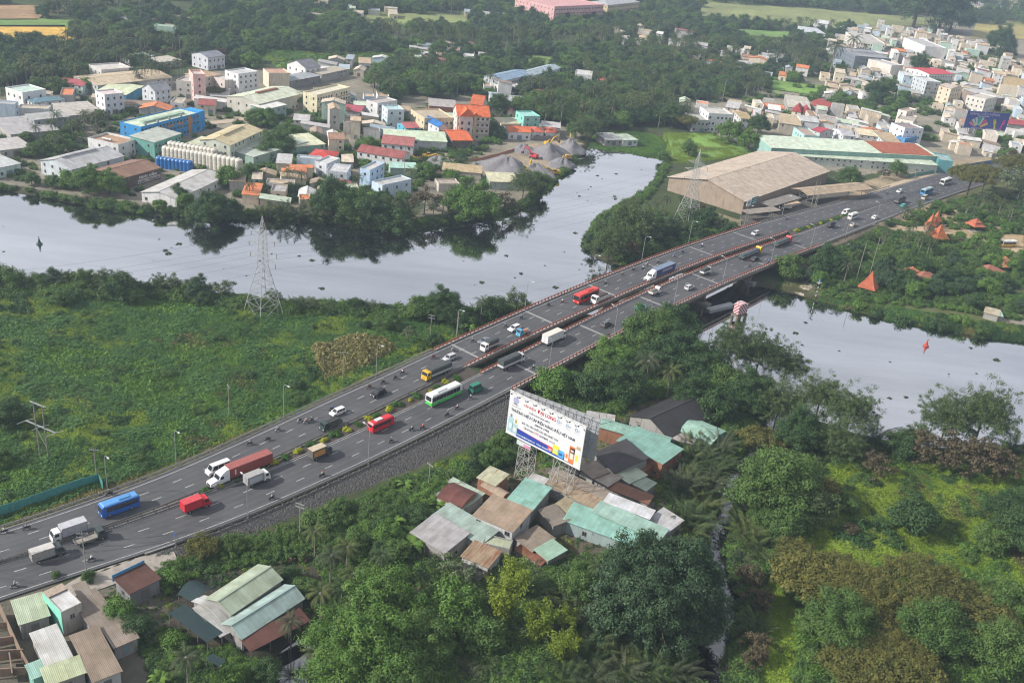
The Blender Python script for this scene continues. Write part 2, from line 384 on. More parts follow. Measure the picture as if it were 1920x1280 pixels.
# ================================================================ ground: one sheet, dense where the picture is
def _lines(lo, hi, step, far_lo, far_hi):
    a = [lo-step*1.25**k*2 for k in range(1, 40) if lo-step*1.25**k*2 > far_lo][::-1]+[far_lo]*0
    b = [hi+step*1.25**k*2 for k in range(1, 40) if hi+step*1.25**k*2 < far_hi]
    return np.array([far_lo]+a+list(np.arange(lo, hi+.1, step))+b+[far_hi])
GX = _lines(-230, 330, 1.9, -3500, 4500); GY = _lines(95, 640, 1.9, -200, 6500)
_gx, _gy = np.meshgrid(GX, GY); GP = np.stack([_gx.ravel(), _gy.ravel()], 1)
_sd = np.minimum(np.minimum(sdist(GP, RIVER), sdist(GP, CREEK)), sdist(GP, POND))
def noise2(P, sc_, seed=0):
    """cheap value noise in -1..1"""
    r = np.random.default_rng(seed); T = r.random((64, 64))*2-1
    q = P/sc_; i = np.floor(q).astype(int); f = q-i; f = f*f*(3-2*f); a, b = i[:, 0] % 64, i[:, 1] % 64; a1, b1 = (a+1) % 64, (b+1) % 64
    return (T[a, b]*(1-f[:, 0])+T[a1, b]*f[:, 0])*(1-f[:, 1])+(T[a, b1]*(1-f[:, 0])+T[a1, b1]*f[:, 0])*f[:, 1]
FIELD_L = W([(-200, 540), (40, 550), (100, 545), (300, 553), (470, 576), (620, 582), (760, 590), (900, 594), (985, 590), (880, 625), (700, 705), (540, 780), (330, 865), (190, 915), (0, 985), (-200, 1050)])
FIELD_R = W([(1400, 880), (1560, 830), (1700, 842), (1920, 850), (2100, 900), (2100, 1300), (1380, 1300), (1400, 1150), (1390, 1000)])
def land_z(P, sd):
    t = np.clip((sd+3)/6, 0, 1); t = t*t*(3-2*t)
    fl = np.clip(np.maximum(-sdist(P, FIELD_L), -sdist(P, FIELD_R))/8, 0, 1)
    z = -1.5+3.0*t+np.clip(sd/10, 0, 1)*(noise2(P, 9., 1)*.16+noise2(P, 3.3, 2)*.1)+np.clip(sd/6, 0, 1)*fl*(noise2(P, 13., 21)*.5+noise2(P, 6., 22)*.35+.4)
    return z
_gz = land_z(GP, _sd)
_near = np.where((GP[:, 0] > -200) & (GP[:, 0] < 420) & (GP[:, 1] > 95) & (GP[:, 1] < 720))[0]
_D2 = (GP[_near, 0:1]-_x[None, ::3])**2+(GP[_near, 1:2]-_y[None, ::3])**2
_k = _D2.argmin(1)*3; _ss = _S[_k]; _oo = _tx[_k]*(GP[_near, 1]-_y[_k])-_ty[_k]*(GP[_near, 0]-_x[_k])
_eL = np.interp(_ss, _S, _T['l3'])+1.6; _eR = -np.interp(_ss, _S, _T['r3'])+1.6; _zz = np.interp(_ss, _S, _z)
_ed = np.where(_oo > 0, _oo-_eL, -_oo-_eR)
_emb = np.where((_ss < B0+3) | (_ss > B1-3), np.where(_ed < 0, _zz-.3, _zz-.3-_ed/np.where((_oo < 0) & (_ss < B0+3), 2.7, 1.5)), -9)
_inr = _ed < 0
_gz[_near] = np.where(np.sqrt(_D2.min(1)) < 60, np.maximum(_gz[_near], _emb), _gz[_near])
_rocky = np.zeros(len(GP), bool); _rocky[_near] = (_emb > 1.55) & (_ed > 0) & (_oo < 0) & (_ss < B0+3) & (_ss > 18)
_grassb = np.zeros(len(GP), bool); _grassb[_near] = (_emb > 1.3) & (_ed > 0) & (_oo > 0) & (_ss < B0+3)
_rock2 = np.zeros(len(GP), bool); _rock2[_near] = (_emb > 1.55) & (_ed > 0) & (_ss > B1-3)
def gz_at(x, y):
    i = min(max(np.searchsorted(GX, x)-1, 0), len(GX)-2); j = min(max(np.searchsorted(GY, y)-1, 0), len(GY)-2)
    Z = _gz.reshape(len(GY), len(GX)); u = (x-GX[i])/(GX[i+1]-GX[i]); v = (y-GY[j])/(GY[j+1]-GY[j])
    return float((Z[j, i]*(1-u)+Z[j, i+1]*u)*(1-v)+(Z[j+1, i]*(1-u)+Z[j+1, i+1]*u)*v)
# ground cover colours by zone (outlines traced on the photograph)
TOWN = W([(-150, 190), (130, 175), (420, 130), (600, 130), (870, 180), (1000, 215), (1090, 250), (1060, 320), (985, 380), (700, 420), (480, 400), (300, 395), (0, 350), (-150, 340)])
TOWN_R = W([(1240, 195), (1400, 185), (1560, 140), (1540, 95), (1620, 45), (1760, 35), (2100, 80), (2200, 330), (1800, 330), (1700, 318), (1600, 330), (1440, 290), (1300, 235)])
YARD = W([(870, 320), (900, 300), (960, 278), (1040, 262), (1098, 268), (1090, 300), (1050, 330), (1010, 362), (940, 345), (790, 320), (700, 300), (760, 262), (860, 280)])
DEPOT = W([(1385, 420), (1400, 380), (1500, 375), (1600, 345), (1700, 318), (1790, 300), (1920, 290), (1920, 340), (1700, 370), (1600, 380), (1480, 420), (1390, 460)])
GARDEN = W([(1440, 545), (1520, 480), (1640, 420), (1740, 370), (1920, 330), (2100, 330), (2100, 660), (1920, 640), (1700, 605), (1540, 565)])
VILLAGE = W([(780, 930), (900, 860), (1080, 760), (1280, 740), (1370, 800), (1330, 900), (1270, 1010), (1200, 1040), (1050, 1060), (900, 1090), (780, 1050)])
NURSERY = W([(200, 1050), (350, 1010), (560, 985), (640, 1000), (830, 1120), (800, 1160), (600, 1200), (520, 1230), (350, 1260), (280, 1230), (200, 1130)])
HAMLET = W([(-100, 1130), (150, 1090), (250, 1075), (310, 1120), (300, 1300), (-100, 1320)])
ZONES = [(W([(-300, 50), (122, 48), (122, 74), (60, 74), (-300, 74)]), (.62, .42, .07)), (W([(120, 70), (145, 70), (145, 80), (60, 80), (62, 74)]), (.6, .41, .08)),
         (W([(-300, 4), (102, 12), (70, 38), (-300, 40)]), (.34, .24, .12)), (W([(-300, 38), (80, 36), (180, 42), (176, 52), (-300, 50)]), (.13, .25, .05)),
         (W([(675, 30), (740, 25), (880, 30), (885, 42), (700, 50)]), (.2, .26, .08)), (W([(490, 95), (620, 100), (740, 100), (740, 120), (520, 128)]), (.12, .25, .05)),
         (W([(1320, 5), (1500, 15), (1750, 35), (1760, 50), (1600, 48), (1400, 38), (1310, 30)]), (.22, .27, .09)), (W([(1830, 45), (2200, 60), (2200, 80), (1820, 72)]), (.34, .32, .09)),
         (W([(1370, 55), (1480, 60), (1475, 72), (1390, 66)]), (.14, .28, .06)), (W([(1435, 150), (1535, 160), (1530, 180), (1450, 168)]), (.16, .32, .05)),
         (W([(1250, 250), (1330, 252), (1400, 278), (1440, 285), (1300, 300), (1262, 300)]), (.15, .3, .05)),
         (W([(1290, 432), (1385, 440), (1390, 415), (1330, 395)]), (.2, .19, .1)), (W([(990, 105), (1060, 110), (1040, 120), (985, 116)]), (.15, .27, .06)),
         (TOWN, (.24, .22, .19)), (TOWN_R, (.28, .255, .22)), (YARD, (.34, .28, .22)), (DEPOT, (.34, .275, .2)), (W([(1385, 425), (1400, 380), (1500, 372), (1580, 345), (1600, 362), (1500, 402), (1390, 448)]), (.13, .125, .125)), (GARDEN, (.10, .12, .05)), (VILLAGE, (.13, .115, .095)), (NURSERY, (.06, .055, .046)), (HAMLET, (.15, .14, .12)),
         (W([(1640, 425), (1760, 375), (1800, 400), (1920, 440), (1920, 470), (1800, 440), (1700, 440)]), (.42, .31, .2)), (W([(1870, 585), (1930, 560), (1930, 640), (1870, 625)]), (.3, .27, .24)),
         (W([(1470, 505), (1560, 480), (1620, 500), (1600, 545), (1520, 545)]), (.24, .21, .18)), (FIELD_L, (.075, .135, .03)), (FIELD_R, (.09, .16, .025))]
_gc = np.empty((len(GP), 3)); _gc[:] = (.05, .075, .03)
for poly_, c_ in ZONES: _gc[inpoly(GP, poly_)] = c_
_gc[_rocky] = (.115, .108, .1); _gc[_rock2] = (.25, .2, .16); _gc[_grassb] = (.12, .17, .04)
_gc[(_sd < 3.2) & (_sd > -9)] = (.05, .055, .032)
_v = np.column_stack([GP, _gz]); nx_, ny_ = len(GX), len(GY)
_a = (np.arange(ny_-1)[:, None]*nx_+np.arange(nx_-1)[None]).ravel(); _f = np.stack([_a, _a+1, _a+1+nx_, _a+nx_], 1)
gm, n, b = _nt('ground_soil')
at = n.nodes.new('ShaderNodeAttribute'); at.attribute_name = 'cover'; P_ = _pos(n)
f1 = _range(n, _noise(n, .06, 6, P_), .35, .65); f2 = _range(n, _noise(n, .5, 5, P_, .7), .4, .68)
mlt = n.nodes.new('ShaderNodeMix'); mlt.data_type = 'RGBA'; mlt.blend_type = 'MULTIPLY'; mlt.inputs['Factor'].default_value = 1
n.links.new(at.outputs['Color'], mlt.inputs['A']); n.links.new(_mix(n, (.72, .74, .7), (1.2, 1.16, 1.05), f1), mlt.inputs['B'])
n.links.new(_mix(n, mlt.outputs['Result'], (.075, .062, .04), _math(n, 'MULTIPLY', f2, .4)), b.inputs['Base Color'])
b.inputs['Roughness'].default_value = .95; b.inputs['Specular IOR Level'].default_value = .15
_bump(n, b, _noise(n, 1.2, 6, P_), .6, .3)
gme = npmesh('ground', _v, _f, gm, True)
ca = gme.color_attributes.new('cover', 'FLOAT_COLOR', 'POINT'); ca.data.foreach_set('color', np.column_stack([_gc, np.ones(len(GP))]).astype(np.float32).ravel())
struct(link('ground', gme))
# ---------------------------------------------------------------- water
def waterm(name, tint, refl, rip):
    m, n, b = _nt(name); P_ = _pos(n)
    b.inputs['Base Color'].default_value = (*tint, 1); b.inputs['Roughness'].default_value = .03
    b.inputs['IOR'].default_value = 1.33
    gl = n.nodes.new('ShaderNodeBsdfGlossy'); gl.inputs['Color'].default_value = (.95, .95, .97, 1)
    # scum film: patches of slightly duller surface
    f = _range(n, _noise(n, .02, 6, P_, .6), .42, .7); n.links.new(_range(n, f, 0, 1, .02, .09), gl.inputs['Roughness'])
    ms = n.nodes.new('ShaderNodeMixShader'); fr = n.nodes.new('ShaderNodeFresnel'); fr.inputs['IOR'].default_value = 1.33
    mw = n.nodes.new('ShaderNodeMapping'); mw.inputs['Rotation'].default_value = (0, 0, R(20)); mw.inputs['Scale'].default_value = (.006, .03, 1); n.links.new(P_, mw.inputs[0])
    film = _range(n, _noise(n, 1., 6, mw.outputs[0], .65), .35, .7, -.13, .09)
    n.links.new(_math(n, 'MINIMUM', _math(n, 'ADD', _math(n, 'ADD', _math(n, 'MULTIPLY', fr.outputs[0], 1.2), refl), film), .95), ms.inputs[0])
    bp = n.nodes.new('ShaderNodeBump'); bp.inputs['Strength'].default_value = rip; bp.inputs['Distance'].default_value = .04
    n.links.new(_noise(n, .5, 4, P_), bp.inputs['Height'])
    for t in (b, gl): n.links.new(bp.outputs[0], t.inputs['Normal'])
    n.links.new(b.outputs[0], ms.inputs[1]); n.links.new(gl.outputs[0], ms.inputs[2]); n.links.new(ms.outputs[0], n.nodes['Material Output'].inputs[0])
    return m
def sheet(name, poly, z, m, pad=0):
    from mathutils.geometry import tessellate_polygon
    pts = [Vector((p[0], p[1], 0)) for p in poly]; tri = tessellate_polygon([pts])
    me = bpy.data.meshes.new(name); v = [(p[0], p[1], z) for p in poly]
    fs = []
    for t in tri:
        a, b_, c = [np.array(v[i][:2]) for i in t]
        fs.append(tuple(t) if (b_[0]-a[0])*(c[1]-a[1])-(b_[1]-a[1])*(c[0]-a[0]) > 0 else tuple(t[::-1]))
    me.from_pydata(v, [], fs); me.materials.append(m); me.update(); return me
WM = waterm('river_water', (.012, .014, .018), .64, .08)
def grow(poly, d):
    a = np.array(poly); n_ = len(a); area = sum(a[i, 0]*a[(i+1) % n_, 1]-a[(i+1) % n_, 0]*a[i, 1] for i in range(n_)); s_ = 1 if area > 0 else -1
    out = []
    for i in range(n_):
        t = a[(i+1) % n_]-a[i-1]; t /= np.linalg.norm(t)+1e-9; out.append((a[i, 0]+s_*t[1]*d, a[i, 1]-s_*t[0]*d))
    return out
struct(link('river', sheet('river', grow(RIVER, 1.5), 0, WM)))
struct(link('creek', sheet('creek', grow(CREEK, 1.0), .012, waterm('creek_water', (.012, .013, .014), .2, .1))))
struct(link('pond', sheet('pond', grow(POND, 1.0), .016, waterm('pond_water', (.02, .022, .02), .2, .05))))
for poly_ in (RIVER, CREEK, POND):
    a = np.array(poly_); lo = np.floor(a.min(0)); hi = np.ceil(a.max(0))
    X, Y = np.meshgrid(np.arange(lo[0], hi[0]), np.arange(lo[1], hi[1])); q = np.stack([X.ravel(), Y.ravel()], 1)+.5
    q = q[inpoly(q, poly_)].astype(int); ok = (q[:, 0] >= OX0) & (q[:, 0] < OX0+OW) & (q[:, 1] >= OY0) & (q[:, 1] < OY0+OH); q = q[ok]
    OCC[q[:, 1]-OY0, q[:, 0]-OX0] |= 4
for s_ in np.arange(-40, 640, 1.):
    c_ = RP(s_, (RO_('l3', s_)+RO_('r3', s_))/2); h_ = RH(s_)
    occ_rect(c_[0], c_[1], (math.cos(h_), math.sin(h_)), (-math.sin(h_), math.cos(h_)), 1.2, RO_('l3', s_)-RO_('r3', s_)+4.5, 2)
# ================================================================ carriageways
am, n, b = _nt('asphalt'); P_ = _pos(n)
at = n.nodes.new('ShaderNodeAttribute'); at.attribute_name = 'across'
wear = _range(n, _math(n, 'SINE', _math(n, 'MULTIPLY', at.outputs['Fac'], 2*math.pi*6)), -1, 1, 0, .5)
c1 = _mix(n, (.05, .051, .057), (.08, .08, .085), _range(n, _noise(n, .09, 6, P_, .65), .35, .68))
c1 = _mix(n, c1, (.105, .103, .104), _math(n, 'MULTIPLY', wear, _range(n, _noise(n, .3, 4, P_), .3, .7)))
mp_ = n.nodes.new('ShaderNodeMapping'); mp_.inputs['Rotation'].default_value = (0, 0, R(-50)); mp_.inputs['Scale'].default_value = (.03, 1.1, 1); n.links.new(P_, mp_.inputs[0])
c1 = _mix(n, c1, (.026, .026, .029), _range(n, _noise(n, 1., 5, mp_.outputs[0]), .56, .74, 0, .55))
n.links.new(c1, b.inputs['Base Color']); b.inputs['Roughness'].default_value = .8
_bump(n, b, _noise(n, 9., 3, P_), .25, .02)
def strip(name, s0, s1, oa, ob, dz, m, parent=None, step=3., attr=False, thick=0):
    ss = np.linspace(s0, s1, max(2, int((s1-s0)/step)+1)); v = []; f = []; at_ = []
    K = 9 if attr else 2
    for s in ss:
        a, b_ = oa(s), ob(s)
        for k in range(K):
            v.append(RP(s, a+(b_-a)*k/(K-1), dz)); at_.append(k/(K-1))
    for i in range(len(ss)-1):
        for k in range(K-1): f.append((i*K+k+1, i*K+k, (i+1)*K+k, (i+1)*K+k+1))
    if thick:
        nb = len(v)
        for s in ss:
            a, b_ = oa(s), ob(s); v += [RP(s, a, dz-thick), RP(s, b_, dz-thick)]
        for i in range(len(ss)-1):
            f.append((nb+2*i, nb+2*i+2, i*K+K, i*K)); f.append((i*K+K-1, i*K+2*K-1, nb+2*i+3, nb+2*i+1)); f.append((nb+2*i, nb+2*i+1, nb+2*i+3, nb+2*i+2))
        f.append((0, K-1, nb+1, nb)); e = len(ss)-1; f.append((nb+2*e, nb+2*e+1, e*K+K-1, e*K))
    me = bpy.data.meshes.new(name); me.from_pydata(v, [], f); me.materials.append(m)
    if attr:
        ca = me.attributes.new('across', 'FLOAT', 'POINT'); ca.data.foreach_set('value', np.array(at_+[0.]*(len(v)-len(at_)), np.float32))
    me.update(); return link(name, me, parent)
L = lambda nm, d=0.: (lambda s: RO_(nm, s)+d)
roadL = struct(strip('road_left', -44, 660, L('l3', .9), L('li', -.25), 0, am, attr=True))
roadR = struct(strip('road_right', -44, 660, L('ri', .25), L('r3', -.9), 0, am, attr=True))
wp = rough_mat('road_paint', (.46, .46, .45), (.27, .27, .27), 1.2, .7)
for nm_, par in (('l3', roadL), ('li', roadL), ('ri', roadR), ('r3', roadR)):
    strip('edge_line', -44, 660, L(nm_, .09), L(nm_, -.09), .02, wp, par)
for nm_, par, ph in (('d1', roadL, 0.), ('d2', roadL, 1.3), ('d3', roadR, 2.4), ('d4', roadR, 6.)):
    mb = MB()
    for s in np.arange(-42+ph, 655, 8.2):
        a, b_ = s, s+2.3
        mb.poly([RP(a, RO_(nm_, a)-.1, .02), RP(b_, RO_(nm_, b_)-.1, .02), RP(b_, RO_(nm_, b_)+.1, .02), RP(a, RO_(nm_, a)+.1, .02)])
    mb.obj('lane_dashes', wp, par)
jm = rough_mat('joint_concrete', (.3, .29, .28), (.2, .2, .2), 2., .9)
for s in (139.6, 174.6, 209, 244, 276, 311.5): strip('expansion_joint', s-.45, s+.45, L('l3', .8), L('li', -.2), .012, jm, roadL, .9)
for s in (145, 180.5, 215.5, 250.5, 286, 323): strip('expansion_joint', s-.45, s+.45, L('ri', .2), L('r3', -.8), .012, jm, roadR, .9)
conc = rough_mat('concrete', (.34, .32, .29), (.2, .185, .165), .35, .9, .2)
conc2 = rough_mat('stained_concrete', (.27, .215, .165), (.13, .095, .07), .5, .9, .2)
kerbm = rough_mat('kerb_stone', (.25, .245, .24), (.16, .155, .15), .8, .9)
for nm_, par, sg, ra in (('l3', roadL, 1, ((-44, B0), (B1, 452))), ('r3', roadR, -1, ((24, B0), (B1, 392)))):
    for s0, s1 in ra:
        strip('kerb', s0, s1, L(nm_, .95 if sg > 0 else -.95), L(nm_, 1.35 if sg > 0 else -1.35), .13, kerbm, par, thick=.3) if sg > 0 else strip('kerb', s0, s1, L(nm_, -.95), L(nm_, -1.35), .13, kerbm, par, thick=.3)
# median: kerbed planting bed on both approaches
soil = rough_mat('planting_soil', (.075, .058, .045), (.04, .034, .03), 1.1, .95, .5)
for s0, s1 in ((-44, B0), (B1, 660)):
    struct(strip('median_bed', s0, s1, L('li', -.27), L('ri', .27), .12, soil, thick=.35))
    for nm_, d_ in (('li', -.26), ('ri', .26)):
        par = roadL if nm_ == 'li' else roadR
        strip('kerb', s0, s1, L(nm_, max(d_, d_-.3) if d_ < 0 else d_), L(nm_, d_-.3 if d_ < 0 else d_-.0), .2, kerbm, par, thick=.4) if nm_ == 'li' else strip('kerb', s0, s1, L(nm_, .56), L(nm_, .26), .2, kerbm, par, thick=.4)
# ================================================================ the bridge
bridge = thing('bridge', 'long concrete road bridge with rust red railings crossing the river', 'bridge', RP(235, 0, -8))
bl = bridge.location
def bstrip(*a, **k):
    o = strip(*a, **k); o.parent = bridge; o.location = (-bl[0], -bl[1], -bl[2]); return o
for a, b_ in (('l3', 'li'), ('ri', 'r3')):
    oa, ob = (L('l3', 1.5), L('li', -.7)) if a == 'l3' else (L('ri', .7), L('r3', -1.5))
    bstrip('deck', B0, B1, oa, ob, -.06, conc, thick=.42)
    for q0, q1 in ((0, 1.0), (.5, .5), (1., 0)):
        ga = (lambda s, t=q0: oa(s)+(ob(s)-oa(s))*(.035+.84*t)); gb = (lambda s, t=q0: oa(s)+(ob(s)-oa(s))*(.125+.84*t))
        bstrip('girder', B0, B1, ga, gb, -.47, conc2, thick=1.25)
rail_red = rough_mat('rail_red_paint', (.30, .075, .045), (.2, .085, .06), 1.5, .7)
rail_pale = rough_mat('rail_pale', (.62, .58, .55), (.4, .3, .27), 1.4, .8)
def railing(nm_, d, both=True):
    mb = MB(); sg = 1 if d > 0 else -1
    # parapet foot, posts, two rails
    ss = np.arange(B0, B1, 1.75)
    for s in ss:
        o_ = RO_(nm_, s)+d; p = Vector(RP(s, o_)); t = Vector((math.cos(RH(s)), math.sin(RH(s)), 0)); q = Vector((-t.y, t.x, 0))
        b4 = [p-t*.16-q*.14, p+t*.16-q*.14, p+t*.16+q*.14, p-t*.16+q*.14]
        mb.hexa([v-Vector((0, 0, .1)) for v in b4], [v+Vector((0, 0, 1.15)) for v in b4], 0)
    for h0, h1, wd, mi in ((.0, .3, .15, 1), (.55, .68, .06, 0), (.92, 1.06, .07, 0)):
        for s in np.arange(B0, B1-.1, 5.):
            s2 = min(s+5, B1); o1, o2 = RO_(nm_, s)+d, RO_(nm_, s2)+d
            a0, a1, c0, c1_ = RP(s, o1-wd, h0), RP(s, o1+wd, h0), RP(s2, o2-wd, h0), RP(s2, o2+wd, h0); U = lambda p: (p[0], p[1], p[2]+h1-h0)
            mb.hexa([a0, c0, c1_, a1], [U(a0), U(c0), U(c1_), U(a1)], mi)
    o = mb.obj('railing', [rail_red, rail_pale], bridge, (-bl[0], -bl[1], -bl[2])); return o
for nm_, d in (('l3', 1.25), ('li', -.45), ('ri', .45), ('r3', -1.25)): railing(nm_, d)
for s in (145, 180, 214, 247, 282, 316):
    for a, b_ in (('l3', 'li'), ('ri', 'r3')):
        o1, o2 = RO_(a, s), RO_(b_, s); mid = (o1+o2)/2; h = RH(s); z0 = RZ(s); wd = abs(o1-o2)
        c_ = RP(s, mid); top = z0-1.72
        mb = MB(); mb.hexa([(-.7, -wd*.36, top-1.3), (.7, -wd*.36, top-1.3), (.7, wd*.36, top-1.3), (-.7, wd*.36, top-1.3)], [(-.8, -wd*.5, top-.45), (.8, -wd*.5, top-.45), (.8, wd*.5, top-.45), (-.8, wd*.5, top-.45)])
        mb.box(-.8, -wd*.5, top-.448, .8, wd*.5, top)
        mb.box(-.6, -wd*.3, -2, .6, wd*.3, top-1.3)
        o = mb.obj('pier', conc2, bridge, (c_[0]-bl[0], c_[1]-bl[1], -bl[2]), h)
        if s in (214, 247, 282):
            MB().extr([(-1.6, -1.5), (1.6, -1.5), (1.6, .75), (-1.6, .75)], -wd*.5, wd*.5).obj('footing', conc, o)
abm = rough_mat('abutment_stone', (.24, .215, .19), (.13, .118, .1), .5, .95, .5)
for s, sg in ((B0, -1), (B1, 1)):
    c_ = RP(s, (RO_('l3', s)+RO_('r3', s))/2); wd = RO_('l3', s)-RO_('r3', s)+4.4
    MB().box(-1.6, -wd/2, -.5, 1.6, wd/2, RZ(s)-.52).obj('abutment', abm, bridge, (c_[0]-bl[0]+sg*1.7*math.cos(RH(s)), c_[1]-bl[1]+sg*1.7*math.sin(RH(s)), -bl[2]), RH(s))
# ================================================================ guard rails along the approaches
steel = paint((.34, .34, .33), .55, .3, .4); dark_rail = paint((.19, .18, .17), .6, .2, .35)
def guardrail(label, nm_, d, s0, s1, m, base=0., gap=3.1, h=.78):
    t = thing('guardrail', label, 'guardrail', RP((s0+s1)/2, RO_(nm_, (s0+s1)/2)+d)); o_ = t.location
    mb = MB()
    for h0, h1, wd in ((h-.3, h-.02, .05), (h*.32, h*.32+.14, .04)):
        for s in np.arange(s0, s1-.1, 5.):
            s2 = min(s+5, s1); o1, o2 = RO_(nm_, s)+d, RO_(nm_, s2)+d
            a0, a1, c0, c1_ = RP(s, o1-wd, h0+base), RP(s, o1+wd, h0+base), RP(s2, o2-wd, h0+base), RP(s2, o2+wd, h0+base); U = lambda p: (p[0], p[1], p[2]+h1-h0)
            mb.hexa([a0, c0, c1_, a1], [U(a0), U(c0), U(c1_), U(a1)])
    mb.obj('beam', m, t, (-o_[0], -o_[1], -o_[2]))
    pm = MB().box(-.09, -.07, -.2, .09, .07, h+base+.05).mesh('post', m)
    for s in np.arange(s0+.4, s1, gap):
        p = RP(s, RO_(nm_, s)+d); link('post', pm, t, (p[0]-o_[0], p[1]-o_[1], p[2]-o_[2]), RH(s))
guardrail('grey steel guardrail along the green field side of the road', 'l3', 1.75, -40, B0-1, steel)
guardrail('dark guardrail above the stone slope on the village side', 'r3', -1.75, 30, B0-1, dark_rail)
guardrail('dark median guardrail facing oncoming lanes, near approach', 'li', -.42, -40, B0-1, dark_rail, .1)
guardrail('low median guardrail facing outbound lanes, near approach', 'ri', .44, -40, 60, dark_rail, .1)
guardrail('pale guardrail in front of the brown warehouse yard', 'l3', 1.75, B1+1, 415, steel)
guardrail('short pale guardrail beyond the side road by the long green hall', 'l3', 1.75, 440, 470, steel)
guardrail('dark guardrail at the far bridge end above the garden slope', 'r3', -1.75, B1+1, 388, dark_rail)
guardrail('dark median guardrail beyond the far end of bridge', 'li', -.42, B1+1, 560, dark_rail, .1)
# weathered stone pitching on the village-side embankment: real stones

for poly_, c_ in ZONES[:13]:
    cm_ = rough_mat('field_crop_%g_%g' % (c_[0], c_[1]), sh((c_[0]*1.1, c_[1], c_[2]), 1.08), sh((c_[0]*.75, c_[1]*.62, c_[2]*.7), .9), .022, .95, .5, (sh((c_[0]*.7, c_[1]*.72, c_[2]*.6), .9), .16)); struct(link('field', sheet('field', poly_, 1.85, cm_)))
# ================================================================ buildings
WIN = {}
def win_mesh(w_, h_, fr=(.26, .25, .24)):
    """window frame and pane meshes, origin at the sill centre, facing -y"""
    key = (round(w_, 1), round(h_, 1), fr)
    if key not in WIN:
        f = MB(); t = .09
        f.box(-w_/2, -.06, 0, -w_/2+t, .02, h_); f.box(w_/2-t, -.06, 0, w_/2, .02, h_); f.box(-w_/2+t, -.06, h_-t, w_/2-t, .02, h_); f.box(-w_/2+t, -.14, 0, w_/2-t, .02, t); f.box(-.035, -.05, t, .035, .01, h_-t)
        p = MB().box(-w_/2+t, -.03, t, w_/2-t, .008, h_-t)
        WIN[key] = (f.mesh('window', flat(fr)), p.mesh('pane', glassm()))
    return WIN[key]
def put_win(par, x, y, z, ang, w_, h_, fr=(.26, .25, .24)):
    a, b_ = win_mesh(w_, h_, fr); o = link('window', a, par, (x, y, z), ang); link('pane', b_, o); return o
def gable(mb, w_, d_, h, rise, ov, axis, m=0, th=.14):
    """two roof slabs; axis 0: ridge along x"""
    sl = rise/((d_ if axis == 0 else w_)/2); dz = ov*sl
    if axis == 0:
        for y0, y1 in ((-ov, d_/2), (d_+ov, d_/2)):
            e = h-dz; q = [(-ov, y0, e), (w_+ov, y0, e), (w_+ov, y1, h+rise), (-ov, y1, h+rise)]
            if y0 > y1: q = [q[1], q[0], q[3], q[2]]
            mb.hexa([(a, b_, c-th) for a, b_, c in q], q, m)
    else:
        for x0, x1 in ((-ov, w_/2), (w_+ov, w_/2)):
            e = h-dz; q = [(x0, -ov, e), (x1, -ov, h+rise), (x1, d_+ov, h+rise), (x0, d_+ov, e)]
            if x0 > x1: q = q[::-1]
            mb.hexa([(a, b_, c-th) for a, b_, c in q], q, m)
NH = [0]
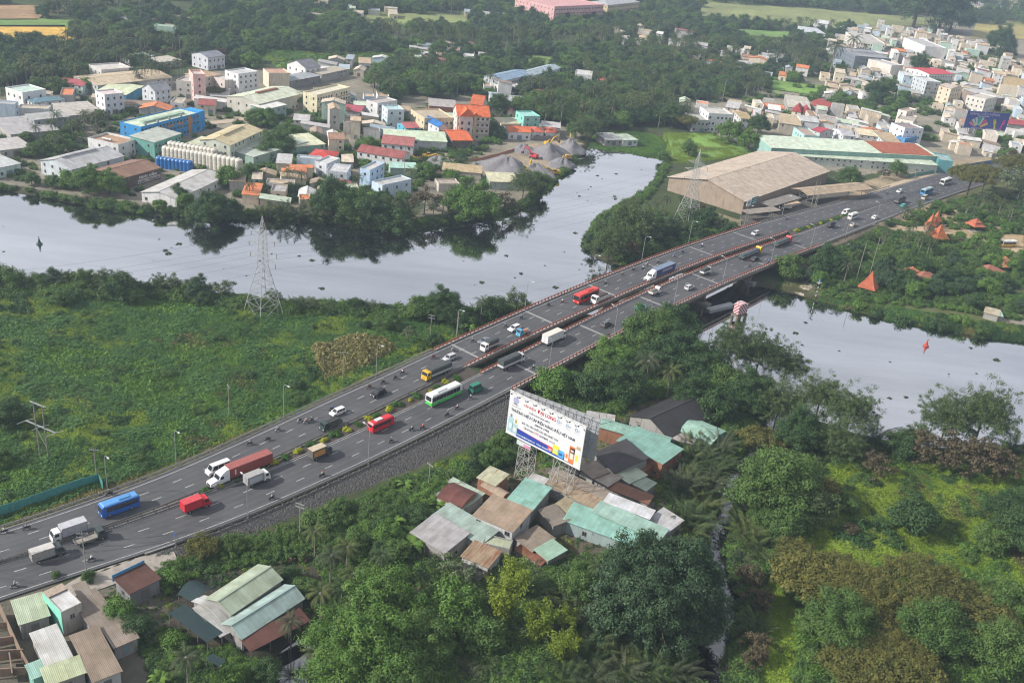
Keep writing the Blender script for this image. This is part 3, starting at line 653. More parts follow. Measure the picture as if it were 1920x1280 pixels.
def house(p1, p2, p3, h, roof='shed', rc=(.5, .5, .5), wc=(.5, .48, .45), label=None, rise=None, z0=1.5, name='house', cat='house', win=1, rust=0., ov=.35, fr=(.26, .25, .24), group=None, world=None, storey=3.2, tilt=1, door=True, tile=False, wins_far=True, parap=.7, open_=False, skip=.12):
    """p1,p2: left and right end of the near eave, p3: a point on the far eave (photo pixels at eave height)"""
    if world: cx, cy, ang, w_, d_ = world; A = np.array([cx, cy]); ux = np.array([math.cos(ang), math.sin(ang)]); uy = np.array([-ux[1], ux[0]])
    else:
        A = G(*p1, z0+h)[:2]; B_ = G(*p2, z0+h)[:2]; C_ = G(*p3, z0+h)[:2]
        w_ = np.linalg.norm(B_-A); ux = (B_-A)/w_; uy = np.array([-ux[1], ux[0]]); d_ = abs((C_-A)@uy); ang = math.atan2(ux[1], ux[0])
    d_ = max(d_, 2.); w_ = max(w_, 2.)
    t = thing(name, label, cat, (A[0], A[1], z0), ang, group)
    cen = A+ux*w_/2+uy*d_/2; occ_rect(cen[0], cen[1], ux, uy, w_, d_, 1)
    rise = rise if rise is not None else (min(w_, d_)*.2 if roof != 'shed' else min(d_*.12, 1.2))
    wm = wallm(wc); rm = (lambda ax: tilem(rc) if tile else roofm(rc, ax, rust))
    wb = MB(); rb = MB(); bot = -1.0
    if open_:
        for i in range(max(2, int(w_/4)+1)):
            for y in (.2, d_-.2):
                x = .2+(w_-.4)*i/max(1, int(w_/4)); wb.tube((x, y, bot), (x, y, h), .09, n=5)
    if roof == 'flat':
        if not open_: wb.box(0, 0, bot, w_, d_, h)
        rb.box(.16, .16, h+.002, w_-.16, d_-.16, h+.06)
        r = link('roof', rb.mesh('roof', roofm(rc, 0, rust) if not tile else tilem(rc)), t)
        pm = MB(); q = .15
        for a in ((0, 0, w_, q), (0, d_-q, w_, d_), (0, q, q, d_-q), (w_-q, q, w_, d_-q)): pm.box(a[0], a[1], h+.001, a[2], a[3], h+parap)
        pm.obj('parapet', wm, t)
    else:
        if roof == 'shed':
            if tilt > 0: hs = lambda x, y: h+rise*y/d_
            elif tilt == 0: hs = lambda x, y: h+rise*x/w_
            else: hs = lambda x, y: h-rise*y/d_
            cs = [(0, 0), (w_, 0), (w_, d_), (0, d_)]; co = [(-ov, -ov), (w_+ov, -ov), (w_+ov, d_+ov), (-ov, d_+ov)]
            if not open_: wb.hexa([(*c, bot) for c in cs], [(*c, hs(*c)-.13) for c in cs])
            top = [(*c, hs(*c)+.02) for c in co]; rb.hexa([(a, b_, c-.12) for a, b_, c in top], top); ax = 1 if tilt == 0 else 0
        elif roof in ('gx', 'gy'):
            ax = 0 if roof == 'gx' else 1
            if not open_:
                wb.box(0, 0, bot, w_, d_, h-.15)
                if ax == 0:
                    for x in (0.02, w_-.14): wb.hexa([(x, .1, h-.15), (x+.12, .1, h-.15), (x+.12, d_-.1, h-.15), (x, d_-.1, h-.15)], [(x, d_/2-.02, h+rise-.2), (x+.12, d_/2-.02, h+rise-.2), (x+.12, d_/2+.02, h+rise-.2), (x, d_/2+.02, h+rise-.2)])
                else:
                    for y in (0.02, d_-.14): wb.hexa([(.1, y, h-.15), (w_-.1, y, h-.15), (w_-.1, y+.12, h-.15), (.1, y+.12, h-.15)], [(w_/2-.02, y, h+rise-.2), (w_/2+.02, y, h+rise-.2), (w_/2+.02, y+.12, h+rise-.2), (w_/2-.02, y+.12, h+rise-.2)])
            gable(rb, w_, d_, h, rise, ov, ax)
        elif roof == 'hip':
            ax = 0
            if not open_: wb.box(0, 0, bot, w_, d_, h-.05)
            k = min(w_, d_)/2; o = ov
            e = [(-o, -o, h), (w_+o, -o, h), (w_+o, d_+o, h), (-o, d_+o, h)]
            if w_ >= d_: r1, r2 = (k, d_/2, h+rise), (w_-k, d_/2, h+rise); fs = [[e[0], e[1], r2, r1], [e[1], e[2], r2], [e[2], e[3], r1, r2], [e[3], e[0], r1]]
            else: r1, r2 = (w_/2, k, h+rise), (w_/2, d_-k, h+rise); fs = [[e[0], e[1], r1], [e[1], e[2], r2, r1], [e[2], e[3], r2], [e[3], e[0], r1, r2]]
            for f in fs: rb.poly(f)
            rb.box(-o, -o, h-.14, w_+o, d_+o, h-.01)
        elif roof == 'arch':
            ax = 0; N = 10
            if not open_: wb.box(0, 0, bot, w_, d_, h-.1)
            pr = [(-ov+(d_+2*ov)*i/N, h+rise*math.sin(math.pi*i/N)) for i in range(N+1)]
            for i in range(N):
                (y0, z_0), (y1, z_1) = pr[i], pr[i+1]; q = [(-ov, y0, z_0), (w_+ov, y0, z_0), (w_+ov, y1, z_1), (-ov, y1, z_1)]
                rb.hexa([(a, b_, c-.1) for a, b_, c in q], q)
            if not open_:
                for x in (.02, w_-.1): wb.poly([(x, *p) for p in pr]); wb.poly([(x+.08, *p) for p in pr[::-1]])
        r = link('roof', rb.mesh('roof', rm(ax)), t)
        if roof in ('gx', 'gy') and min(w_, d_) > 4:
            cb = MB()
            if roof == 'gx': cb.box(-ov, d_/2-.22, h+rise-.06, w_+ov, d_/2+.22, h+rise+.07)
            else: cb.box(w_/2-.22, -ov, h+rise-.06, w_/2+.22, d_+ov, h+rise+.07)
            cb.obj('ridge_cap', flat(sh(rc, .8)) if not tile else tilem(sh(rc, .9)), r)
    if wb.v: wb.obj('wall', steel if open_ else wm, t)
    if win and not open_:
        ns = max(1, int(round(h/storey)))
        for k in range(ns):
            zz = k*h/ns+min(1.0, h/ns*.35); hh = min(1.35, h/ns*.42)
            nw = max(1, int(w_/(3.4 if win == 1 else 2.3)))
            for i in range(nw):
                x = w_*(i+.5)/nw
                if k == 0 and door and i == nw//2: continue
                if random.random() < skip: continue
                put_win(t, x, -.01, zz, 0, 1.1 if win == 1 else 1.3, hh, fr)
            nd = max(1, int(d_/4.5))
            for i in range(nd):
                y = d_*(i+.5)/nd
                if wins_far: put_win(t, -.01, y, zz, -math.pi/2, 1.0, hh, fr)
                if random.random() > skip: put_win(t, w_+.01, y, zz, math.pi/2, 1.0, hh, fr)
        if door and w_ > 3:
            dw = min(2.6, w_*.3); x = w_*(max(1, int(w_/(3.4 if win == 1 else 2.3)))//2+.5)/max(1, int(w_/(3.4 if win == 1 else 2.3)))
            MB().box(x-dw/2, -.05, 0, x+dw/2, .03, min(2.5, h*.7)).obj('door', paint((.16, .15, .15) if NH[0] % 3 else (.2, .26, .3), .5), t)
    NH[0] += 1
    t['w'], t['d'], t['h'] = float(w_), float(d_), float(h)
    return t
def dims(t): return t['w'], t['d'], t['h']
def quad(Lp, Bp, Rp, *a, **k):
    """roof by its left, near and right corners"""
    return house(Lp, Bp, Rp, *a, **k)
TIN, MINT, PALE, TAN, RUST, DARK, WHITE, CREAM = (.30, .29, .30), (.22, .40, .345), (.36, .44, .36), (.33, .25, .185), (.20, .085, .055), (.042, .04, .043), (.52, .53, .56), (.62, .57, .46)
GREYW, WHITEW, BRICKW, CREAMW, MINTW, BLUEW = (.36, .35, .33), (.62, .62, .62), (.36, .17, .10), (.62, .56, .44), (.25, .56, .46), (.46, .58, .70)
def extra(t, name, mb, m): return mb.obj(name, m, t)
# ---------------------------------------------------------------- workshops below the billboard
V = 'in the workshop village under the billboard'
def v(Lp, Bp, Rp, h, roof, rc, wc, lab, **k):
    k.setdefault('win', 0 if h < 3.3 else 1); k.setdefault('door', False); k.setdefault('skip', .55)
    if rc not in (TIN, MINT, PALE, TAN, RUST, DARK, WHITE): rc = sh(rc, .74)  # roofs dirty; roofs and walls also darkened in place of cloud shade
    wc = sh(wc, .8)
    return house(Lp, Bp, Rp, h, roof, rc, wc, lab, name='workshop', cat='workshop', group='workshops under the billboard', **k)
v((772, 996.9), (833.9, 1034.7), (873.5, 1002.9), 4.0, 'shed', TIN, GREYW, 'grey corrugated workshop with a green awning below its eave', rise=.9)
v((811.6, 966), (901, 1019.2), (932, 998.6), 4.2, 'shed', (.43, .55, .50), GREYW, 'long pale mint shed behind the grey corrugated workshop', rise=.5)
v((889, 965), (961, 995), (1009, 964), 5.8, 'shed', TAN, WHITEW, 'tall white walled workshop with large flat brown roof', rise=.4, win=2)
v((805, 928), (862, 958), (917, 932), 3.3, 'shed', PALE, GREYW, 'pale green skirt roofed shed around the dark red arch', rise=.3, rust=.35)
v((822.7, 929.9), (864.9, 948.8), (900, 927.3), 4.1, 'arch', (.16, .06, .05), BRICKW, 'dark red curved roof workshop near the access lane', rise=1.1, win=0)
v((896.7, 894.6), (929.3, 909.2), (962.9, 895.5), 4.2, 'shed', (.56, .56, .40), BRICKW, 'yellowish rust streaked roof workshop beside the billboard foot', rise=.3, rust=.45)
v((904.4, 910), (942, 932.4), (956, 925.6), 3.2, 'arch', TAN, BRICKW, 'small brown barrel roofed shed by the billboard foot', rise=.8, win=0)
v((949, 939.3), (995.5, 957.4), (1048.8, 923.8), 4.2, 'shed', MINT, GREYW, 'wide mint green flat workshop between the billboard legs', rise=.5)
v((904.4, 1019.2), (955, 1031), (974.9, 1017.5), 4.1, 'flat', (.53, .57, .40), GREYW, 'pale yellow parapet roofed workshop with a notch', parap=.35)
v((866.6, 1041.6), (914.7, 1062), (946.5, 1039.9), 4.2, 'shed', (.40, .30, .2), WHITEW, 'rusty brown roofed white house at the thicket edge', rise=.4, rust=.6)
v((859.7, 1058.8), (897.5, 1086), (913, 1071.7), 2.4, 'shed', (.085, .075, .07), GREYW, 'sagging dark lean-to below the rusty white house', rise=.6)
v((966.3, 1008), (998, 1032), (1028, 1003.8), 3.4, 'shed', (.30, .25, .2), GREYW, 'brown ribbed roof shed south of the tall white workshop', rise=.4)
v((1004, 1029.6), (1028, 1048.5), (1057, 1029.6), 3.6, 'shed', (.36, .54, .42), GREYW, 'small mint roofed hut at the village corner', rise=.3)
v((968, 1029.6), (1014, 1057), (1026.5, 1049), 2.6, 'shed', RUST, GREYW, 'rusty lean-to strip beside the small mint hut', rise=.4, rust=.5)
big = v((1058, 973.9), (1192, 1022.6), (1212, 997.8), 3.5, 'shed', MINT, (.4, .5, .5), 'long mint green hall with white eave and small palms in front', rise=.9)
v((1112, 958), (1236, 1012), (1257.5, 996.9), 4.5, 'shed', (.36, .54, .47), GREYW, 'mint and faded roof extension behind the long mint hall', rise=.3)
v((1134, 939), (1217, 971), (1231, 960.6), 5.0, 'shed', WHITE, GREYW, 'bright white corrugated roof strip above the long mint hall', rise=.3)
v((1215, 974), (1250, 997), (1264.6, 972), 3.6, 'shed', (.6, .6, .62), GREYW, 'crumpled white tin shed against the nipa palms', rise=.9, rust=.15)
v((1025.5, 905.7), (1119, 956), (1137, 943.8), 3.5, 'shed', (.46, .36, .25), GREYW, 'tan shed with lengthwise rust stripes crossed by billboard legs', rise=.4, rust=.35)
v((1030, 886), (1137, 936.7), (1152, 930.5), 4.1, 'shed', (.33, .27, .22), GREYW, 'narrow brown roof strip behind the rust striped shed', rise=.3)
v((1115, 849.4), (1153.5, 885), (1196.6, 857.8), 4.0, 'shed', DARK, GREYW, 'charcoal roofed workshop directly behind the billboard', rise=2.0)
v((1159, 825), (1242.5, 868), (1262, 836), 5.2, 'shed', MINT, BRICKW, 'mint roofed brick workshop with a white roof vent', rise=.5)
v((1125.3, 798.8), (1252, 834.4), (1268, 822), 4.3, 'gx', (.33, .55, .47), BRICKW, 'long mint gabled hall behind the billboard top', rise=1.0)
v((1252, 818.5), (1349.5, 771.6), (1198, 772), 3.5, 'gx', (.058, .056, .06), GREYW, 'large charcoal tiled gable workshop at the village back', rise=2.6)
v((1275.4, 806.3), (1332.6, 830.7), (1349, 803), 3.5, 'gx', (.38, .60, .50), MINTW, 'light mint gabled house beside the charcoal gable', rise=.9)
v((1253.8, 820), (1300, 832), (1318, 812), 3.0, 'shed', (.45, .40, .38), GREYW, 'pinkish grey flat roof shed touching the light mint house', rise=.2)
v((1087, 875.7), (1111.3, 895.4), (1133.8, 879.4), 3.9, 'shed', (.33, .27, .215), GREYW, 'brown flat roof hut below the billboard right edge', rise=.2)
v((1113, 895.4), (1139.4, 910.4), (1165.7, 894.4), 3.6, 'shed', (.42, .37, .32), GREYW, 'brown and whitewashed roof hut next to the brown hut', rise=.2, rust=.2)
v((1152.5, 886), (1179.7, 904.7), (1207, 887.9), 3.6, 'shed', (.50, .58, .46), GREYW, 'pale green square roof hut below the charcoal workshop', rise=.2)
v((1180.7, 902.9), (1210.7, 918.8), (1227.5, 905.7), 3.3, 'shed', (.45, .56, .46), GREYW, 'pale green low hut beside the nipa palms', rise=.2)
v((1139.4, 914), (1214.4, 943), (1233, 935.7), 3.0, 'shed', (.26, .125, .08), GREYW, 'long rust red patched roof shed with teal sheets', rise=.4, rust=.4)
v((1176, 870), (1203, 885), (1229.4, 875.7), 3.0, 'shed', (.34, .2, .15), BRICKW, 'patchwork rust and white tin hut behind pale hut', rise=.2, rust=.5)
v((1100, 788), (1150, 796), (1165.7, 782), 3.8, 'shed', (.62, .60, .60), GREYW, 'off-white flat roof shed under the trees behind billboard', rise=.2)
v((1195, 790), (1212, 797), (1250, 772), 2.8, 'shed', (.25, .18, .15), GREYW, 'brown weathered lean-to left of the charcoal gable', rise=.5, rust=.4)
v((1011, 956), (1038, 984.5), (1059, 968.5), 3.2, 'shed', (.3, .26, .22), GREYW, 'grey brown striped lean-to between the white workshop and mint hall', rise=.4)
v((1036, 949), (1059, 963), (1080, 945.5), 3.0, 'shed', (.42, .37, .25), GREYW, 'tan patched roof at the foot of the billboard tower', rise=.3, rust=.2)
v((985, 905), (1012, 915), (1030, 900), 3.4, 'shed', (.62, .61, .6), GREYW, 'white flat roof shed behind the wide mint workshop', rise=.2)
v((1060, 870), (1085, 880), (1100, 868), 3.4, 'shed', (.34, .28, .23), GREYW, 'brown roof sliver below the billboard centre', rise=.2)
# teal tarpaulin awning under the grey corrugated workshop
aw = tag(link('awning', None, None, (*G(800, 1030, 2.6)[:2], 1.5)), 'teal tarpaulin awning hanging below the grey corrugated workshop', 'awning')
p_ = [np.array(G(*q, z))-np.array(aw.location) for q, z in (((781, 1017), 2.6), ((826, 1044), 2.6), ((836, 1032), 3.5), ((786, 1003), 3.5))]
MB().hexa([q-np.array([0, 0, .04]) for q in p_], p_).obj('sheet', paint((.02, .24, .20), .6), aw)
for q in (0, 1): MB().tube(p_[q], (p_[q][0], p_[q][1], -.2), .05).obj('post', steel, aw)
# ---------------------------------------------------------------- houses at the lower left corner
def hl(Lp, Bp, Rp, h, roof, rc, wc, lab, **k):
    k.setdefault('z0', 2.0); k.setdefault('skip', .5); return house(Lp, Bp, Rp, h, roof, sh(rc, .76), sh(wc, .8), lab, **k)  # near colours darkened to stand in for cloud shade
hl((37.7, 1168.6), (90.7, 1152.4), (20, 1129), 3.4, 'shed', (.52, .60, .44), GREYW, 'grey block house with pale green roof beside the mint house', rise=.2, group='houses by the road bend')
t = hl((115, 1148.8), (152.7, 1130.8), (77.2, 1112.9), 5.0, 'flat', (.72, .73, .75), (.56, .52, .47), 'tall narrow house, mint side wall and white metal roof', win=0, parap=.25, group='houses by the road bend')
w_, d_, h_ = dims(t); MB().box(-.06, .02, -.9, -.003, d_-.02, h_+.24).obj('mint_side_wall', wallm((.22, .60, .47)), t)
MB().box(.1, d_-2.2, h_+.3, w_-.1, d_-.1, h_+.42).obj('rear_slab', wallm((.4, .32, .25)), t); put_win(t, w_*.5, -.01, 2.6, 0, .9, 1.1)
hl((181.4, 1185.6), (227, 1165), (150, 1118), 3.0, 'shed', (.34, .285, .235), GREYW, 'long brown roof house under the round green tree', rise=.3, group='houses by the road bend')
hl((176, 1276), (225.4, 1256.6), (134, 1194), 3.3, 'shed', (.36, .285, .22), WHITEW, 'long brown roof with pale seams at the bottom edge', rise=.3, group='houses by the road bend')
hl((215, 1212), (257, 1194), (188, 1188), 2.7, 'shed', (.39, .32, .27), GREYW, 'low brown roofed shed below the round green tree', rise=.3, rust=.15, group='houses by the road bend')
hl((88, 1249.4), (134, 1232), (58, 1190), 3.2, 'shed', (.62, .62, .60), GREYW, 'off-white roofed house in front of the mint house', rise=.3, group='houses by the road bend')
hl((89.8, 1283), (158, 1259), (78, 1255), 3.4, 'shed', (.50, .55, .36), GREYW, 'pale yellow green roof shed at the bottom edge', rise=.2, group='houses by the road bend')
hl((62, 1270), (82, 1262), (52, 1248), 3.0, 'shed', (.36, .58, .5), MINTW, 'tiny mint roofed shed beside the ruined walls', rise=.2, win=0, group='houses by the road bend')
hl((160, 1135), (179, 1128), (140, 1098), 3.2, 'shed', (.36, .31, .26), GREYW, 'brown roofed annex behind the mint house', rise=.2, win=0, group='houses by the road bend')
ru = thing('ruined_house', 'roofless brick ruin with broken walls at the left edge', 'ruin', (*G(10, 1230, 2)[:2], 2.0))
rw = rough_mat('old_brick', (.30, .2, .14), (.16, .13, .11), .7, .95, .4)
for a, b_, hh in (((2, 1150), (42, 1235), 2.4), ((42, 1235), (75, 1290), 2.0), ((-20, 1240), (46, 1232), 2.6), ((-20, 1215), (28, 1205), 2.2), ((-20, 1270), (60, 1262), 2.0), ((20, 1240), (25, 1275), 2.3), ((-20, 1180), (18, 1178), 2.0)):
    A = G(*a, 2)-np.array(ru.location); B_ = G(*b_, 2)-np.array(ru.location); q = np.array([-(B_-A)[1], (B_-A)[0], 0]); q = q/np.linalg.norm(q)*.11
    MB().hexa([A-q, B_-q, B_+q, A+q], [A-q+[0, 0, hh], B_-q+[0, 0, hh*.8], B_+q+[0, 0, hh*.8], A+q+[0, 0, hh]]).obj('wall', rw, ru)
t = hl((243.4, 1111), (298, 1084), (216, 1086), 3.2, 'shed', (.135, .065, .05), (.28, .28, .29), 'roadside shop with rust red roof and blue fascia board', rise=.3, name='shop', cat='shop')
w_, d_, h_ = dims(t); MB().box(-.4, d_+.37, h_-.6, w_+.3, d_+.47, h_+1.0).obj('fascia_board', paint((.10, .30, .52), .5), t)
# nursery sheds
N_ = 'nursery sheds'
hl((433, 1149), (527, 1085), (389, 1120), 4.0, 'gx', (.47, .55, .42), GREYW, 'pale green gabled nursery hall with long ridge', rise=1.3, name='nursery_hall', cat='shed', group=N_, z0=1.6)
hl((453.5, 1194), (567.7, 1120.4), (420, 1166), 3.4, 'gx', (.42, .56, .53), GREYW, 'light teal gabled nursery hall beside the pale green one', rise=1.4, name='nursery_hall', cat='shed', group=N_, z0=1.6)
hl((470.3, 1218), (577.8, 1162), (457, 1199), 2.5, 'shed', (.15, .065, .05), GREYW, 'dark red lean-to along the nursery hall by the pond', rise=.5, name='nursery_shed', cat='shed', group=N_, z0=1.6, open_=True)
hl((418, 1166), (432, 1157), (364, 1126), 2.6, 'arch', (.5, .5, .49), GREYW, 'small barrel roofed porch at the nursery hall end', rise=1.2, name='nursery_shed', cat='shed', group=N_, z0=1.6, win=0)
hl((414, 1191), (424, 1186), (357, 1144), 2.5, 'shed', (.6, .6, .59), GREYW, 'white strip roof walkway beside the barrel roofed porch', rise=.1, name='nursery_shed', cat='shed', group=N_, z0=1.6, open_=True, win=0)
net, n, b = _nt('shade_net'); b.inputs['Base Color'].default_value = (.02, .045, .05, 1); b.inputs['Roughness'].default_value = .9
tr_ = n.nodes.new('ShaderNodeBsdfTransparent'); ms_ = n.nodes.new('ShaderNodeMixShader'); ms_.inputs[0].default_value = .3
n.links.new(b.outputs[0], ms_.inputs[1]); n.links.new(tr_.outputs[0], ms_.inputs[2]); n.links.new(ms_.outputs[0], n.nodes['Material Output'].inputs[0])
def net_shelter(Lp, Bp, Rp, h, lab, arch=0.):
    z0 = 1.6; A = G(*Lp, z0+h)[:2]; B_ = G(*Bp, z0+h)[:2]; C_ = G(*Rp, z0+h)[:2]; w_ = np.linalg.norm(B_-A); ux = (B_-A)/w_; d_ = abs((C_-A)@np.array([-ux[1], ux[0]]))
    t = thing('shade_net_shelter', lab, 'shelter', (*A, z0), math.atan2(ux[1], ux[0]))
    mb = MB(); N = 8
    for i in range(N):
        y0, y1 = d_*i/N, d_*(i+1)/N; f_ = lambda y: h+arch*math.sin(math.pi*y/d_)
        q = [(0, y0, f_(y0)), (w_, y0, f_(y0)), (w_, y1, f_(y1)), (0, y1, f_(y1))]; mb.hexa([(a, b_, c-.03) for a, b_, c in q], q)
    mb.obj('net', net, t)
    for i in range(int(w_/3)+2):
        for y in (0.1, d_-.1): x = .1+(w_-.2)*i/(int(w_/3)+1); MB().tube((x, y, -.3), (x, y, h), .06, n=5).obj('post', steel, t)
    occ_rect(*(A+ux*w_/2+np.array([-ux[1], ux[0]])*d_/2), ux, (-ux[1], ux[0]), w_, d_, 1)
net_shelter((316, 1149), (388, 1204), (414.8, 1182.6), 2.6, 'flat dark teal shade net beside the nursery porch')
net_shelter((333, 1113), (366, 1131), (403, 1105), 2.0, 'arched dark shade net tunnel behind the nursery porch', 1.2)
net_shelter((385, 1235), (412, 1249), (424, 1238), 2.2, 'small blue black shade net among potted plants')
# ---------------------------------------------------------------- the town on the far bank, named buildings
def tb(Lp, Bp, Rp, h, roof, rc, wc, lab, **k): return house(Lp, Bp, Rp, h, roof, sh(rc, 1.1) if min(rc) > .25 else rc, sh(wc, 1.12) if min(wc) > .3 else wc, lab, **k)  # pale colours lightened to stand in for sun on the far town
def monitor(t, c, f0=.15, f1=.85, wd=.12, hh=.9, rise=0):
    w_, d_, h_ = dims(t); y = d_/2; q = d_*wd/2
    MB().box(w_*f0, y-q, h_+rise-.3, w_*f1, y+q, h_+rise+hh*.7).obj('roof_monitor', roofm(c, 0), t)
SH = dict(name='warehouse', cat='warehouse', door=False, skip=.6)
t = tb((134.4, 317.4), (231.8, 292.2), (58.8, 304), 6, 'gx', (.42, .42, .43), (.5, .55, .58), 'large grey gabled warehouse on the far river bank', rise=2.4, **SH); monitor(t, (.4, .41, .42), .1, .75, .08, .8, 2.4)
t = tb((221.7, 336), (300.6, 314), (201.5, 311), 5, 'gx', (.25, .145, .10), (.10, .07, .06), 'brown roofed fish sauce warehouse with white lettering on wall', rise=1.8, **SH); FISH = t
tb((265.4, 359.4), (330.9, 372.9), (390, 324), 4.2, 'gy', (.44, .43, .42), WHITEW, 'long grey twin pitched shed beside the storage tanks', rise=1.6, **SH)
t = tb((263.7, 240), (372.9, 213), (216.7, 231.8), 9, 'flat', (.52, .60, .47), (.03, .27, .62), 'blue factory office with pale green roof and orange bands', name='factory', cat='factory', win=2, parap=.5); BLUEF = t
w_, d_, h_ = dims(t)
MB().box(w_*.15, d_*.3, h_+.06, w_*.85, d_*.5, h_+1.0).obj('roof_monitor', roofm((.33, .45, .35), 0), t)
for i in range(5): MB().box(w_*(.1+.17*i), -.08, 5.9, w_*(.1+.17*i)+w_*.11, -.02, 6.9).obj('orange_band', paint((.55, .19, .04), .6), t)
MB().box(w_*.8, -.12, -1, w_*.86, -.02, h_).obj('orange_pier', paint((.45, .2, .06), .6), t)
MB().box(w_, d_*.0, -1, w_+4.2, d_*.7, h_+.8).obj('tall_end_block', wallm((.04, .30, .66)), t)
for i in range(4): MB().lathe([(.5, 0), (.62, .4), (.62, .9), (.1, 1.2)], (w_*(.12+.2*i), d_*.12, h_+.07), 10).obj('roof_fan', steel, t)
tb((288.9, 267), (339.3, 250), (257, 253.6), 7.5, 'shed', (.45, .48, .43), (.16, .40, .34), 'teal green glass factory block in front of blue office', rise=.8, win=2, name='factory', cat='factory')
t = tb((164.6, 262), (221.7, 275), (255.3, 264), 6, 'flat', (.42, .27, .17), WHITEW, 'white office block with terracotta roof terrace by the river', name='office', cat='office', parap=1.)
w_, d_, h_ = dims(t); MB().tube((w_*.3, d_*.3, h_+.9), (w_*.6, d_*.3, h_+.9), .55, n=10).obj('water_tank', paint((.5, .5, .52), .3, .6), t)
t = tb((431.6, 272), (492, 244), (383, 258), 9, 'gx', (.55, .47, .29), (.5, .53, .45), 'tall tan roofed factory hall with a ridge monitor', rise=1.8, **SH); monitor(t, (.5, .43, .27), .2, .8, .12, .8, 1.8)
tb((425, 279), (475.3, 294), (529, 254), 5, 'shed', (.40, .45, .39), (.3, .42, .36), 'wide grey green low hall right of the tan factory hall', rise=.6, **SH)
tb((356, 282), (395, 292), (425, 281), 4, 'shed', (.5, .46, .33), (.3, .3, .29), 'tan lean-to hall in front of the tan factory hall', rise=.6, **SH)
tb((352, 268), (383, 274), (402, 262), 5, 'shed', (.5, .52, .38), MINTW, 'yellowish side hall left of the tan factory hall', rise=.5, **SH)
tb((534, 277), (609.7, 270), (551, 255), 5, 'shed', (.52, .53, .38), (.25, .42, .36), 'mint walled hall with yellowish roof among the trees', rise=.8, **SH)
t = tb((594.6, 181), (657, 166), (576, 173), 10, 'flat', (.58, .54, .43), (.66, .6, .42), 'cream three storey building with dark red floor bands', name='building', cat='building', win=2, parap=.9)
w_, d_, h_ = dims(t)
for z_ in (3.4, 6.7): MB().box(-.06, -.08, z_, w_+.06, -.004, z_+.3).obj('floor_band', paint((.3, .1, .07), .7), t)
t = tb((485, 195), (567.7, 175), (414.9, 183), 8, 'gx', (.50, .53, .42), (.5, .48, .42), 'large pale green roofed hall with a red brown ridge monitor', rise=2.0, **SH); monitor(t, (.3, .13, .07), .3, .75, .09, .8, 2.)
tb((498, 205), (537, 196), (492, 193), 7, 'shed', (.7, .7, .68), (.3, .4, .38), 'small white roofed annex at the pale green hall corner', rise=.4)
tb((290.6, 171), (320.8, 166), (273, 163), 9, 'gx', (.36, .37, .40), (.55, .57, .6), 'tall grey gabled white house above the blue office', rise=3.0, win=1)
tb((362, 143), (385, 143), (364, 134), 14, 'flat', (.5, .44, .4), (.72, .46, .42), 'tall narrow pink house near the cell mast', parap=1.2)
tb((377.9, 146), (414.9, 139.5), (350, 138), 9, 'hip', (.6, .42, .28), (.6, .52, .45), 'salmon hip roofed house behind the pink house', rise=2.)
tb((330, 152), (360, 156), (372, 149), 9, 'flat', (.45, .42, .4), (.42, .40, .37), 'raw concrete house left of the pink house')
tb((421.5, 153), (447, 150), (424, 142), 8, 'flat', (.5, .46, .44), (.56, .5, .46), 'beige three storey house left of the white tower house')
tb((447, 141), (483.7, 136), (450, 130), 12, 'flat', (.5, .5, .5), (.66, .67, .68), 'white four storey tower house with a roof garden')
tb((504, 139), (543, 139), (508, 130), 9, 'flat', (.5, .3, .22), (.6, .53, .42), 'cream windowless house with red roof shed', win=0)
tb((572.7, 128), (601, 124), (575, 114), 8, 'gx', (.22, .215, .24), (.66, .66, .66), 'white house with steep dark slate gable', rise=3.4)
tb((545, 152), (600, 142), (540, 142), 5, 'shed', (.33, .36, .38), (.25, .24, .24), 'blue grey roofed long shed below the slate gable house', rise=.5, **SH)
tb((603, 140), (650, 130), (605, 130), 5, 'shed', (.5, .45, .36), GREYW, 'tan long shed right of the slate gable house', rise=.5, **SH)
tb((10, 166), (42, 176), (90.7, 171), 8, 'flat', (.45, .56, .5), (.68, .68, .68), 'white modern block with green roof at the left edge')
tb((47, 186), (63.8, 193), (112.5, 183), 5, 'hip', (.14, .24, .29), WHITEW, 'teal hip roofed open hall beside the white block', rise=1.2, win=2)
tb((196, 180), (231.8, 176.5), (202, 170), 10, 'flat', (.6, .5, .5), (.64, .64, .66), 'narrow white three storey house with stepped roof')
tb((20, 252), (110.9, 243.5), (28, 222), 4, 'shed', (.36, .35, .36), GREYW, 'wide grey shed roof at the left edge of town', rise=.8, **SH)
tb((63.8, 225), (129.3, 218.5), (66, 214), 6.5, 'shed', (.38, .38, .38), (.3, .32, .33), 'grey two storey block behind the wide grey shed', rise=.4)
tb((129, 217), (195, 212), (150, 193), 4, 'shed', (.44, .41, .38), GREYW, 'long grey beige shed in front of the white house', rise=.6, **SH)
tb((0, 282), (60, 275), (0, 262), 3.5, 'shed', (.4, .38, .37), GREYW, 'low weathered roof at the left edge by palms', rise=.4)
tb((-20, 318), (38, 306), (-20, 297), 4.5, 'shed', (.55, .58, .58), (.5, .6, .58), 'pale blue white shed at the left edge by the bank', rise=.5)
tb((183, 160), (322.5, 145), (250, 132), 6, 'gx', (.50, .41, .29), (.42, .41, .4), 'very long tan roofed warehouse behind the royal palms', rise=1.4, **SH)
tb((107.5, 154), (154.5, 161), (166, 152), 5, 'gx', (.36, .09, .10), (.5, .6, .55), 'low house with crimson red gable roof', rise=1.5)
tb((182, 170), (236, 178), (262, 160), 5, 'gx', (.5, .54, .38), (.06, .25, .4), 'yellow green roofed hall with blue end wall', rise=1.2, **SH)
tb((189.8, 133), (247, 129), (192, 121), 7, 'flat', (.5, .48, .46), (.58, .56, .54), 'white flat roofed house by the dry tree')
